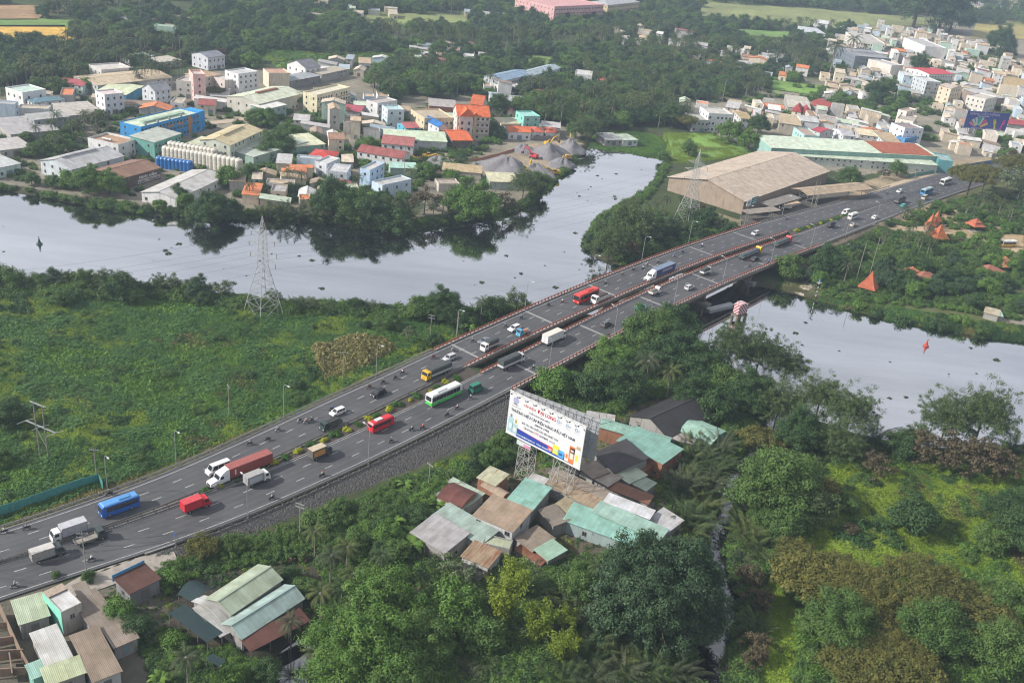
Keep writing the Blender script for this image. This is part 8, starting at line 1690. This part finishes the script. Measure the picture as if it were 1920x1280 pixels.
# ---------------------------------------------------------------- glove billboard in the right town
zb2 = 10.; a = G(1805.7, 240, zb2); b2 = G(1884.6, 245, zb2); bw2_ = float(np.linalg.norm(b2-a)); bh2 = 11.5
g2 = thing('billboard', 'blue glove advertising billboard in the right town', 'billboard', (a[0], a[1], 1.5), math.atan2(b2[1]-a[1], b2[0]-a[0])); Z = zb2-1.5
MB().box(0, -.15, Z, bw2_, .15, Z+bh2).obj('panel', paint((.03, .05, .26), .5, 0, .05), g2); letter(g2, 'lettering', 'GĂNG CẦU VỒNG', bw2_*.06, Z+bh2*.8, 1.5, bw2_*.7, (.45, .42, .58), -.17, .03); MB().box(bw2_*.25, -.18, Z+bh2*.715, bw2_*.53, -.16, Z+bh2*.755).obj('small_print', flat((.4, .4, .56)), g2)
for k, c in enumerate(((.5, .2, .22), (.45, .5, .42), (.4, .48, .55), (.02, .38, .14), (.35, .45, .55), (.55, .06, .12), (.6, .42, .1))):
    an = R(150-k*20); cx_, cz_ = bw2_*.32, Z+bh2*.02; dx, dz = math.cos(an), math.sin(an); r0, r1 = bh2*.2, bh2*.68; q = .95
    MB().poly([(cx_+dx*r0+dz*q*.5, -.17, cz_+dz*r0-dx*q*.5), (cx_+dx*r1+dz*q, -.17, cz_+dz*r1-dx*q), (cx_+dx*r1-dz*q, -.17, cz_+dz*r1+dx*q), (cx_+dx*r0-dz*q*.5, -.17, cz_+dz*r0+dx*q*.5)][::-1]).obj('glove_pack', flat(c), g2)
def glove(x, z, ang, c):
    mb = MB(); R_ = lambda px_, pz_: (x+px_*math.cos(ang)-pz_*math.sin(ang), -.175, z+px_*math.sin(ang)+pz_*math.cos(ang))
    mb.poly([R_(-.75, 0), R_(.75, 0), R_(.6, 3.2), R_(-.6, 3.2)]); mb.poly([R_(-.6, 3.2), R_(.6, 3.2), R_(.95, 5), R_(-.9, 5)])
    for i in range(4): u = -.9+i*.48; mb.poly([R_(u, 5), R_(u+.42, 5), R_(u+.38, 6.6+.3*(i in (1, 2))), R_(u+.05, 6.6+.3*(i in (1, 2)))])
    mb.poly([R_(.6, 3.2), R_(1.0, 3.6), R_(1.5, 5.2), R_(1.1, 5.3)]); mb.obj('glove_picture', flat(c), g2)
glove(bw2_*.73, Z+.4, .28, (.55, .45, .05)); glove(bw2_*.86, Z+.3, -.22, (.6, .05, .3)); [MB().box(bw2_*x0, -.18, Z+.25, bw2_*x1, -.16, Z+.65).obj('small_print', flat((.4, .4, .56)), g2) for x0, x1 in ((.03, .14), (.17, .26), (.27, .45), (.52, .62), (.63, .74), (.76, .86))]
for x in (.12, .32): 
    lg_ = MB()
    for dy in (.3, 2.6): lg_.tube((bw2_*x, dy, -.6), (bw2_*x, dy, Z+.4), .3, n=8)
    for k in range(4): lg_.tube((bw2_*x, .3, Z*k/4), (bw2_*x, 2.6, Z*(k+1)/4), .12, n=5)
    lg_.obj('leg', galv, g2)
for k in range(3): MB().tube((bw2_*.12, .3, Z*(.25+.25*k)), (bw2_*.32, .3, Z*(.4+.25*k)), .14, n=5).obj('leg_brace', galv, g2)
# warehouse sign and fish sauce lettering
w_, d_, h_ = dims(dep); sg_ = thing('sign_board', 'white and teal sign board on the warehouse eave corner', 'sign', tuple(np.array(dep.location)+np.array([0, 0, 0])), dep.rotation_euler[2])
MB().box(.6, -1.2, 4.3, 5.2, -1.0, 7.3).obj('white_panel', paint((.66, .68, .7), .5), sg_); MB().box(5.25, -1.2, 4.3, 11.5, -1.0, 7.6).obj('teal_panel', paint((.02, .16, .18), .5), sg_); letter(sg_, 'lettering', 'A33', 1.5, 5.2, 1.3, 2.8, (.02, .15, .18), -1.23, .04)
for z, x0, x1 in ((6.7, 7.2, 10.6), (5.8, 6.2, 10.8), (5.0, 6.2, 10.4), (4.6, 6.0, 10.0)): MB().box(x0, -1.22, z, x1, -1.202, z+.28).obj('sign_line', flat((.5, .58, .6)), sg_)
w_, d_, h_ = dims(FISH); letter(FISH, 'lettering', 'Nước mắm', w_*.48, 2.6, 1.15, w_*.42, (.7, .7, .68), -.06, .05); letter(FISH, 'lettering', 'Liên Thành', w_*.46, .7, 1.15, w_*.5, (.02, .025, .04), -.06, .05)
MB().box(w_*.44, -.05, .5, w_*.99, -.02, 2.2).obj('sign_strip', flat((.4, .38, .38)), FISH)
# green van lettering is skipped at this size; road sign by the guardrail
g = RP(30, RO_('r3', 30)-1.9); t = thing('road_sign', 'small blue road sign on a pole by the guardrail end', 'sign', g, RH(30)+math.pi/2); MB().tube((0, 0, -.3), (0, 0, 3.2), .05).obj('pole', galv, t); MB().box(-.45, -.05, 2.3, .45, -.02, 3.3).obj('panel', paint((.02, .08, .35), .4), t)
# ================================================================ fences
def fence(pts, h, c, label, z=None):
    P = [np.array([*G(*q, 1.6)[:2], 0]) for q in pts]; o_ = P[0]; t = thing('panel_fence', label, 'fence', (o_[0], o_[1], 1.4)); m = paint(c, .6, 0, .3)
    for a, b_ in zip(P, P[1:]):
        n_ = max(1, int(np.linalg.norm(b_-a)/2.4)); d = (b_-a)/np.linalg.norm(b_-a); q = np.array([-d[1], d[0], 0])*.04
        for i in range(n_):
            p0, p1 = a+(b_-a)*i/n_-o_, a+(b_-a)*(i+1)/n_-o_-d*.05; zz = gz_at(*(p0+o_)[:2])-1.4
            lo = [p0-q, p1-q, p1+q, p0+q]; MB().hexa([v_+[0, 0, zz-.4] for v_ in lo], [v_+[0, 0, zz+h] for v_ in lo]).obj('panel', m, t)
fence([(-60, 985), (30, 958), (110, 930), (186, 905), (194, 920)], 2.6, (.06, .26, .25), 'teal sheet fence between the field and the road')
fence([(1770, 322), (1800, 318), (1830, 312), (1905, 300)], 2.4, (.05, .13, .32), 'blue sheet fence beside the road at far right')
fence([(1700, 333), (1770, 322)], 2.2, (.13, .3, .3), 'faded teal fence in front of the teal end block')
fence([(850, 305), (900, 300), (935, 292), (990, 275)], 1.4, (.42, .2, .15), 'brick red wall between the villa and the gravel yard')
fence([(1000, 262), (1050, 264)], 2.4, (.22, .2, .2), 'dark wall in front of the red hip cottages')
# ================================================================ gravel yard
gravel = rough_mat('gravel', (.20, .19, .2), (.13, .125, .135), .8, .95, .6, ((.27, .26, .27), 5.))
def heap(px, py, rx, ry, h, label, m=gravel):
    g = G(px, py, 1.5); r = np.random.default_rng(int(px)); N, K = 28, 10; v_ = [(rx*.22*math.sin(px), ry*.2*math.cos(px*1.7), h*.96)]; f_ = []
    for k in range(1, K+1):
        for i in range(N):
            a = 2*math.pi*i/N; q = k/K; rr = q*(1+.16*math.sin(2*a+px)+.13*math.sin(3*a+px*2)+.06*math.sin(7*a)); hh = 1-q**(1.15+.35*math.sin(2*a+px*3)); v_.append((rx*(rr*math.cos(a)+.22*math.sin(px)*(1-q)), ry*(rr*math.sin(a)+.2*math.cos(px*1.7)*(1-q)), h*max(0, hh)*(1+.1*math.sin(4*a+6*q+px))+r.normal()*.2*(k < K)-.5*(k == K)))
    for i in range(N): f_.append((0, 1+i, 1+(i+1) % N))
    for k in range(K-1):
        for i in range(N): a, b_ = 1+k*N+i, 1+k*N+(i+1) % N; f_.append((a, a+N, b_+N, b_))
    me = bpy.data.meshes.new('gravel_heap'); me.from_pydata(v_, [], f_); me.materials.append(m); me.polygons.foreach_set('use_smooth', [True]*len(f_)); o = link('gravel_heap', me, None, (g[0], g[1], 1.4)); tag(o, label, 'gravel heap', 'gravel heaps'); occ_rect(g[0], g[1], (1, 0), (0, 1), rx*1.5, ry*1.5, 1)
for q in [(945, 318, 13, 12, 7.5, 'largest grey gravel heap in the yard'), (1030, 290, 12, 11, 6.5, 'grey gravel heap in the yard by the river bend'), (1010, 325, 10, 9, 5, 'grey gravel heap behind the yellow excavator'), (985, 283, 8, 7, 4, 'grey gravel heap behind the red excavator'), (1072, 280, 8, 9, 5.5, 'dark gravel heap at the water edge'), (975, 340, 10, 7, 4, 'low gravel heap above the bank trees'), (828, 308, 10, 7, 4, 'gravel heap beside the orange sand'), (1050, 310, 7, 7, 4, 'small pale gravel heap near the bank'), (895, 335, 6, 5, 3, 'small gravel heap beside the tan store')]: heap(*q)
heap(772, 298, 6, 4, 2, 'orange sand heap beside the white maroon house', rough_mat('orange_sand', (.52, .26, .08), (.4, .2, .07), .8, .95, .5))
def excavator(px, py, ang, c, label, up=.9, z=1.5):
    g = G(px, py, z); t = thing('excavator', label, 'excavator', (g[0], g[1], z), R(ang), 'excavators in the gravel yard'); m = paint(c, .45, 0, .25)
    for sy in (-1, 1): MB().extr([(-1.9, .25), (-1.6, 0), (1.6, 0), (1.9, .25), (1.9, .6), (1.6, .85), (-1.6, .85), (-1.9, .6)], sy*1.15-.3, sy*1.15+.3).obj('track', chas, t)
    MB().box(-2.3, -1.35, 1.0, 1.2, 1.35, 1.9).hexa([(-2.3, -1.35, 1.9), (-.2, -1.35, 1.9), (-.2, 1.35, 1.9), (-2.3, 1.35, 1.9)], [(-2.1, -1.2, 2.5), (-.4, -1.2, 2.5), (-.4, 1.2, 2.5), (-2.1, 1.2, 2.5)]).obj('house', m, t)
    cb = MB().box(0, .3, 1.9, 1.5, 1.3, 3.1).obj('cab', m, t); MB().box(.1, .25, 2.2, 1.55, 1.35, 2.95).obj('cab_window', glassm(), cb); MB().box(-.8, -.5, .5, .8, .5, 1.0).obj('turntable', chas, t)
    e = (1.0+3.6*math.cos(up), 0, 1.8+3.6*math.sin(up)); k = (e[0]+2.2*math.cos(up-.55), 0, e[1-1]*0+e[2]+2.2*math.sin(up-.55)); s_ = (k[0]+1.2, 0, k[2]-2.9)
    MB().path([(1.0, -.25, 1.7), (e[0], -.25, e[2]), (k[0], -.25, k[2])], [.36, .4, .28], 6).obj('boom', m, t); MB().path([(k[0]-.3, -.25, k[2]+.3), (s_[0], -.25, s_[2])], [.26, .18], 6).obj('stick', m, t); MB().path([(1.4, -.25, 1.3), (e[0]-.4, -.25, e[2]-.5)], .11, 6).obj('ram', chrome, t)
    MB().extr([(s_[0]-.2, s_[2]+.1), (s_[0]-.5, s_[2]-.9), (s_[0]+.5, s_[2]-1.1), (s_[0]+.7, s_[2]-.2)], -.8, .4).obj('bucket', chas, t)
YE = (.62, .36, .02)
for q in [(1000, 297, 150, (.5, .03, .04), 'red excavator reaching over the gravel heaps', .8), (990, 325, 80, YE, 'yellow excavator with raised boom before the heaps', 1.2), (1041, 328, 200, (.5, .33, .03), 'dusty yellow excavator nearest the water', .5), (1062, 300, 250, YE, 'bright yellow excavator on the bank', .4), (1028, 274, 30, YE, 'yellow excavator behind the heaps by wall', 1.0), (1068, 276, 100, (.45, .36, .1), 'old yellow excavator at the upper bank', 1.3), (800, 298, 10, YE, 'yellow excavator beside the orange sand', .3)]: excavator(*q)
# storage tanks
tw = MB().lathe([(1.75, 0), (1.75, 6.2), (1.5, 6.7), (.5, 7.0), (.5, 7.3)], n=18).mesh('shell', paint((.62, .58, .5), .4, 0, .2)); tbm = MB().lathe([(1.5, 0), (1.5, 4.4), (1.2, 4.9), (.4, 5.1)], n=18).mesh('shell', paint((.02, .14, .42), .35, 0, .2)); ring = MB()
for z in (1.5, 3.2, 4.9): ring.lathe([(1.77, z), (1.82, z+.06), (1.82, z+.2), (1.77, z+.26)], n=18)
rg_ = ring.mesh('hoop', paint((.5, .48, .43), .5))
for row, (p0, p1, n_) in enumerate((((312, 300), (393, 313), 12), ((322, 291), (402, 304), 12), ((398, 314), (448, 324), 7))):
    for i in range(n_):
        g = G(p0[0]+(p1[0]-p0[0])*i/(n_-1), p0[1]+(p1[1]-p0[1])*i/(n_-1)+2, 1.5); t = thing('storage_tank', 'white cylindrical storage tank, %s row' % ('front', 'rear', 'right end')[row], 'tank', (g[0], g[1], 1.5), 0, 'white storage tanks'); link('shell', tw, t); link('hoop', rg_, t); occ_rect(g[0], g[1], (1, 0), (0, 1), 3.5, 3.5, 1)
for i in range(9): g = G(299+(356-299)*i/8, 314+(322-314)*i/8, 1.5); t = thing('storage_tank', 'blue cylindrical tank in front of the white tanks', 'tank', (g[0], g[1], 1.5), 0, 'blue storage tanks'); link('shell', tbm, t); link('lid', MB().lathe([(.42, 5.1), (.42, 5.3)], n=10).mesh('lid', galv), t)
dr = MB().lathe([(.85, 0), (.9, .2), (.85, .9), (.9, 1.6), (.85, 2.4), (.3, 2.6)], n=14).mesh('shell', paint((.02, .33, .12), .4))
for i, q in enumerate([(788, 275), (793, 276), (798, 277), (803, 276), (812, 278), (818, 277), (823, 279), (829, 277), (791, 273), (796, 273), (815, 275), (822, 275), (836, 282), (826, 283)]): g = G(*q, 1.5); t = thing('storage_drum', 'green drum beside the pale green store', 'drum', (g[0], g[1], 1.5), 0, 'green drums'); link('shell', dr, t); link('lid', MB().lathe([(.3, 2.6), (.3, 2.75)], n=8).mesh('lid', chas), t)
# ================================================================ temple garden roofs
def pavilion(px, py, w_, h, rise, label, c=(.5, .15, .05), tiers=1, open_=True, ang=20, z=1.6, ln=1.):
    g = G(px, py, z); t = thing('pavilion', label, 'pavilion', (g[0], g[1], z), R(ang)); hw = w_/2; hl_ = hw*ln; m = tilem(c); wd = rough_mat('dark_timber', (.16, .06, .035), (.09, .04, .03), 1.2)
    occ_rect(g[0], g[1], (math.cos(R(ang)), math.sin(R(ang))), (-math.sin(R(ang)), math.cos(R(ang))), w_, w_, 1)
    for cx, cy_ in ((-1, -1), (1, -1), (1, 1), (-1, 1)): MB().tube((cx*hl_*.8, cy_*hw*.8, -.4), (cx*hl_*.8, cy_*hw*.8, h), .14, n=6).obj('column', wd, t)
    if not open_: MB().box(-hl_*.75, -hw*.75, -.4, hl_*.75, hw*.75, h).obj('wall', wallm((.4, .22, .14)), t)
    MB().box(-hl_*.9, -hw*.9, -.5, hl_*.9, hw*.9, .25).obj('plinth', conc, t); zz = h
    for k in range(tiers):
        q = 1-.42*k; top = .0 if k == tiers-1 else q*.5; rb = MB(); N = 4; pr = [(1.0*q, zz-.2), (.72*q, zz+rise*.18/ tiers), (.4*q+top*.3, zz+rise*.48/tiers), (.03+top, zz+rise/tiers)]
        for (a, za), (b_, zb_) in zip(pr, pr[1:]):
            A = [(-hl_*a, -hw*a, za), (hl_*a, -hw*a, za), (hl_*a, hw*a, za), (-hl_*a, hw*a, za)]; B4 = [(-hl_*b_, -hw*b_, zb_), (hl_*b_, -hw*b_, zb_), (hl_*b_, hw*b_, zb_), (-hl_*b_, hw*b_, zb_)]
            for i in range(4): j = (i+1) % 4; rb.poly([A[i], A[j], B4[j], B4[i]])
        rb.poly([(-hl_*q, -hw*q, zz-.21), (-hl_*q, hw*q, zz-.21), (hl_*q, hw*q, zz-.21), (hl_*q, -hw*q, zz-.21)]); rb.obj('roof', m, t); zz += rise/tiers
    return t
pavilion(1755, 455, 7.5, 3.2, 5.6, 'steep orange spire roofed pavilion in the temple garden', (.46, .13, .045)); pavilion(1741, 432, 4, 3, 5.5, 'narrow orange gate tower left of the spire pavilion', (.5, .14, .06), open_=False); pavilion(1752, 424, 4, 3, 5, 'narrow orange gate tower behind the spire pavilion', (.48, .14, .06), open_=False)
pavilion(1825, 432, 7.5, 3.2, 3, 'two tiered red brown kiosk by the garden road', (.42, .12, .06), 2); pavilion(1878, 505, 9, 3, 3, 'wide orange tiered pavilion at the garden right side', (.5, .2, .1), 2); pavilion(1705, 525, 8, 3.4, 2.6, 'orange tiered roof among the garden trees', (.46, .17, .09), 2, False); pavilion(1728, 530, 9, 3.0, 2.2, 'brown orange long hall roof among the garden trees', (.34, .14, .09), 1, False, ln=1.5); pavilion(1850, 516, 8, 3.0, 2.0, 'brown tiled house beside the bougainvillea', (.33, .13, .09), 1, False, ln=1.5)
t = pavilion(1626, 545, 7, 2.0, 6.5, 'sail shaped orange tiled roof on the canal bank', (.42, .11, .05), 1, True, 60)
# small hut and landing at the canal
house((1846, 585), (1872, 592), (1866, 580), 2.6, 'shed', (.5, .44, .32), GREYW, 'small tan roofed hut on the canal landing', rise=.2, win=0); house((1864, 590), (1880, 593), (1872, 582), 2.4, 'shed', (.4, .55, .5), GREYW, 'tiny pale mint shed on the canal landing', rise=.2, win=0)
# ================================================================ things on the water
def buoy(px, py, c, label):
    g = G(px, py, 0); t = thing('buoy', label, 'buoy', (g[0], g[1], 0)); m = paint(c, .4); MB().lathe([(.3, -.5), (1.0, -.1), (1.05, .35), (.7, .55)], n=14).obj('float', m, t); MB().lathe([(.6, .55), (.25, 1.9), (.25, 2.1)], n=10).obj('body', m, t); MB().lathe([(.04, 2.1), (.04, 2.5), (.3, 2.5), (.02, 3.0)], n=8).obj('topmark', m, t)
buoy(1736, 649, (.45, .06, .04), 'red navigation buoy on the canal at right'); buoy(74, 458, (.03, .07, .05), 'dark green navigation buoy on the river at left')
g = G(1384, 598, 0); t = thing('pier_fender', 'red and white striped navigation fender standing beside the bridge', 'fender', (g[0], g[1], 0), R(38))
st_, n, b = _nt('striped_board'); sx = n.nodes.new('ShaderNodeSeparateXYZ'); n.links.new(_obj(n), sx.inputs[0]); n.links.new(_mix(n, (.62, .58, .58), (.36, .06, .08), _math(n, 'GREATER_THAN', _math(n, 'SINE', _math(n, 'MULTIPLY', _math(n, 'ADD', _math(n, 'ADD', sx.outputs[0], sx.outputs[1]), sx.outputs[2]), 5.)), 0.)), b.inputs['Base Color'])
for cx, cy_ in ((-2.1, -1.2), (2.1, -1.2), (2.1, 1.2), (-2.1, 1.2)): MB().tube((cx, cy_, -2), (cx, cy_, 2.2), .55, n=10).obj('pile', conc2, t); MB().tube((cx, cy_, 2.2), (cx, cy_, 6.2), .12, n=6).obj('post', paint((.6, .55, .55), .5), t)
MB().box(-2.6, -1.7, 1.7, 2.6, 1.7, 2.2).obj('cap', conc2, t); MB().box(-2.3, -1.35, 2.6, 2.3, -1.25, 6.0).obj('front_board', st_, t); MB().box(2.2, -1.2, 2.6, 2.3, 1.2, 6.0).obj('side_board', st_, t); MB().box(-2.3, -1.2, 2.6, -2.2, 1.2, 6.0).obj('side_board', st_, t); MB().poly([(-2.4, -1.4, 6.1), (2.4, -1.4, 6.1), (2.4, 1.4, 6.1), (-2.4, 1.4, 6.1)]).box(-1.2, -1.4, 6.12, 1.2, 1.4, 6.6).obj('top_board', st_, t)
g = G(1350, 577, 0); t = thing('pontoon', 'long white pontoon boat moored under the bridge', 'boat', (g[0], g[1], 0), R(38)); MB().hexa([(-6, -1, -.2), (5, -1, -.2), (5, 1, -.2), (-6, 1, -.2)], [(-6.5, -1.2, .7), (6.5, -1.2, .7), (6.5, 1.2, .7), (-6.5, 1.2, .7)]).obj('hull', paint((.6, .6, .62), .5), t); MB().box(-6, -1, .702, 6, 1, .78).obj('deck', paint((.5, .5, .52), .6), t)
g = G(1529, 558, .8); t = thing('channel_marker', 'black and white banded channel marker post on the canal bank', 'marker', (g[0], g[1], .5)); 
for k in range(8): MB().tube((0, 0, k*.85), (0, 0, k*.85+.85), .16, n=8).obj('band', flat((.6, .6, .6) if k % 2 else (.04, .04, .04)), t)
MB().box(-.9, -.06, 6.3, .9, .06, 6.8).box(-.3, -.08, 5.9, .3, .08, 7.2).obj('cross_board', paint((.6, .6, .6), .5), t); MB().lathe([(.3, 7.2), (.35, 7.6), (.15, 8.0)], n=10).obj('lantern', paint((.05, .25, .6), .3), t)
deb = proto_obj('debris', [tuft(31, leafm((.03, .06, .02), (.06, .1, .03)), 24, .8, .2, .25), tuft(32, leafm((.03, .03, .025), (.07, .06, .05)), 14, .6, .12, .2)])
P = rand_in(RIVER, 200); scatter('floating_weed', 'scattered floating weed clumps on the river', 'weeds', np.column_stack([P, np.full(len(P), .02)]), rng.uniform(.3, 1.3, len(P))**2, rng.integers(0, 2, len(P)), deb)
# ================================================================ median shrubs, one by one
shm = [PROTO['round'][0][0], None]; v_, f_, C = crown(300, 1.0, .6, .4, 9, 1300, .1, cr=(.42, .6)); ysh = npmesh('foliage', v_, f_, leafm((.25, .28, .012), (.42, .44, .02))); v_, f_, C = crown(301, 1.0, .6, .4, 9, 1300, .1, cr=(.42, .6)); gsh = npmesh('foliage', v_, f_, leafm((.035, .10, .015), (.07, .16, .02))); stm = MB().path([(0, 0, -.2), (0, 0, .4)], .07, 5).mesh('stem', bark)
k = 0
for s0, s1, nm_ in ((44, 128, 'before'), (342, 402, 'beyond')):
    for s in np.arange(s0, s1, 3.7):
        k += 1; yl = (k % 2 == 0) if s < 200 else (k % 3 == 0); p = RP(s+random.uniform(-.5, .5), (RO_('li', s)+RO_('ri', s))/2+random.uniform(-.3, .3), .12); t = thing('median_shrub', '%s clipped shrub in the median %s the bridge' % ('yellow' if yl else 'green', nm_), 'shrub', p, random.random()*6, 'median shrubs'); q = random.uniform(.75, 1.25); t.scale = (q*1.1, q*1.1, q); link('foliage', ysh if yl else gsh, t); link('stem', stm, t)
# potted bonsai of the nursery
pot = MB().lathe([(.28, 0), (.42, .1), (.5, .5), (.45, .5), (.38, .42)], n=10).mesh('pot', rough_mat('terracotta', (.3, .2, .15), (.2, .15, .12), 2.)); v_, f_, C = crown(320, .55, .5, 1.0, 7, 420, .09, cr=(.4, .6)); bon = npmesh('foliage', v_, f_, LG['mid'])
c_ = 0
for P in np.vstack([rand_in(W(q), 160) for q in ([(410, 1030), (560, 1000), (640, 1010), (600, 1050), (420, 1065)], [(640, 1010), (830, 1110), (800, 1130), (600, 1050)], [(425, 1205), (500, 1225), (510, 1262), (430, 1270)], [(300, 1085), (420, 1045), (430, 1075), (340, 1110)])]):
    if c_ >= 150: break
    if occ(*P) & 7: continue
    c_ += 1; t = thing('potted_bonsai', 'potted bonsai in the nursery rows', 'potted plant', (P[0], P[1], gz_at(*P)), random.random()*6, 'potted bonsai'); q = random.uniform(.7, 1.5); t.scale = (q, q, q); link('pot', pot, t); link('foliage', bon, t); link('stem', stm, t); OCC[int(P[1]-OY0), int(P[0]-OX0)] |= 1
# stone pitching: the embankment below the dark guardrail is laid with rough stones
sv, sf = [], []; r = np.random.default_rng(5); ss = r.uniform(26, B0, 17000); tt = r.random(17000); k = 0
for s, u in zip(ss, tt):
    z0 = RZ(s)-.3; dep_ = max(0, (z0-1.4)*2.7); 
    if dep_ < .6: continue
    o = RO_('r3', s)-1.9-u*dep_; z = z0-(u*dep_+.3)/2.7+.03; x, y, _ = RP(s, o); a = r.uniform(.14, .34); b_ = a*r.uniform(.6, 1); an = r.random()*3.14; ca_, sa = math.cos(an), math.sin(an); hh = r.uniform(.06, .2)
    for dz, q in ((-.12, 1.), (hh, .65)):
        for i, j in ((-1, -1), (1, -1), (1, 1), (-1, 1)): dx, dy = (i*a*ca_-j*b_*sa)*q, (i*a*sa+j*b_*ca_)*q; sv.append((x+dx, y+dy, z+dz))
    sf += [(k+4, k+5, k+6, k+7), (k, k+1, k+5, k+4), (k+1, k+2, k+6, k+5), (k+2, k+3, k+7, k+6), (k+3, k, k+4, k+7)]; k += 8
o = link('slope_stones', npmesh('slope_stones', np.array(sv), np.array(sf), rough_mat('pitching_stone', (.15, .143, .135), (.055, .052, .05), 1.7, .95, .5))); struct(o, 'stuff', 'rough grey stones pitched on the road embankment')
g = G(1088, 1000, 1.5); t = thing('water_tank', 'blue plastic water tank beside the long mint hall', 'tank', (g[0], g[1], 1.4)); MB().lathe([(.9, 0), (.95, .3), (.9, 1.2), (.95, 2.2), (.7, 2.7), (.3, 2.8)], n=14).obj('shell', paint((.07, .22, .4), .4), t); MB().lathe([(.32, 2.8), (.32, 3.0)], n=10).obj('lid', paint((.1, .25, .42), .4), t)
g = G(1104, 995, 1.5); t = thing('tarpaulin', 'crumpled yellow tarpaulin canopy in front of the mint hall', 'tarpaulin', (g[0], g[1], 1.4), R(-25)); mb = MB()
for i in range(6):
    for j in range(3): zf_ = lambda a, b_: 2.3+.25*math.sin(a*2.1+b_)+.15*math.cos(b_*3); q = [(i-3, j-1.5), (i-2, j-1.5), (i-2, j-.5), (i-3, j-.5)]; mb.poly([(a, b_, zf_(a, b_)) for a, b_ in q])
mb.obj('sheet', paint((.6, .38, .02), .6), t)
for x, y in ((-2.9, -1.4), (2.9, -1.4), (2.9, 1.4), (-2.9, 1.4)): MB().tube((x, y, -.2), (x, y, 2.3), .05).obj('post', galv, t)
# paths
lane = rough_mat('lane_concrete', (.36, .32, .28), (.25, .22, .19), .6, .95)
def path_px(pts, wd, name, m, z=1.62):
    P = [np.array(G(*q, z)[:2]) for q in pts]; v_, f_ = [], []
    for i, p in enumerate(P):
        t_ = P[min(i+1, len(P)-1)]-P[max(i-1, 0)]; t_ /= np.linalg.norm(t_); q = np.array([-t_[1], t_[0]])*wd/2
        for s_ in (1, -1): xy = p+q*s_; v_.append((*xy, max(gz_at(*xy), gz_at(*p))+.06))
    for i in range(len(P)-1): f_.append((2*i+1, 2*i, 2*i+2, 2*i+3)[::-1])
    me = bpy.data.meshes.new(name); me.from_pydata(v_, [], f_); me.materials.append(m); me.update(); struct(link(name, me))
def fine(pts, n=8): return [(a[0]+(b_[0]-a[0])*i/n, a[1]+(b_[1]-a[1])*i/n) for a, b_ in zip(pts, pts[1:]) for i in range(n)]+[pts[-1]]
path_px(fine([(640, 1010), (730, 960), (830, 895), (905, 855), (945, 825)]), 3.0, 'path', lane); path_px(fine([(600, 1035), (680, 1075), (760, 1120), (810, 1145)]), 1.2, 'path', lane); path_px(fine([(1500, 545), (1560, 508), (1620, 480), (1680, 445), (1730, 415)]), 4, 'path', rough_mat('garden_road', (.4, .33, .26), (.3, .25, .2), .5)); path_px(fine([(1680, 420), (1780, 440), (1850, 455), (1960, 480)]), 8, 'garden_road', rough_mat('sand_road', (.46, .34, .22), (.36, .27, .18), .5))
path_px(fine([(1630, 365), (1680, 345), (1760, 322), (1860, 304), (1960, 296)]), 4, 'verge', rough_mat('sand_verge', (.45, .35, .24), (.34, .27, .19), .5)); path_px(fine([(920, 175), (955, 215), (930, 240)]), 4, 'lane', lane); path_px(fine([(330, 235), (420, 228), (500, 215), (580, 215)]), 6, 'lane', rough_mat('town_lane', (.46, .36, .27), (.34, .28, .22), .5)); path_px(fine([(100, 1125), (160, 1092), (250, 1062), (330, 1040)]), 5, 'forecourt', lane, 2.3)
path_px(fine([(300, 118), (360, 102), (420, 92)]), 4, 'lane', lane)
# ================================================================ haze: one even box of air round the camera and the scene
m = bpy.data.materials.new('haze_air'); m.use_nodes = True; n = m.node_tree; n.nodes.clear(); out = n.nodes.new('ShaderNodeOutputMaterial'); pv = n.nodes.new('ShaderNodeVolumePrincipled')
pv.inputs['Color'].default_value = (.66, .82, 1.0, 1); pv.inputs['Density'].default_value = .0002; pv.inputs['Anisotropy'].default_value = .2; n.links.new(pv.outputs[0], out.inputs['Volume'])
hb = MB().box(-3400, -190, -4.0, 4400, 6400, 152.0).obj('haze', m); struct(hb, 'stuff', 'thin pale haze over the whole landscape')
finish_labels()
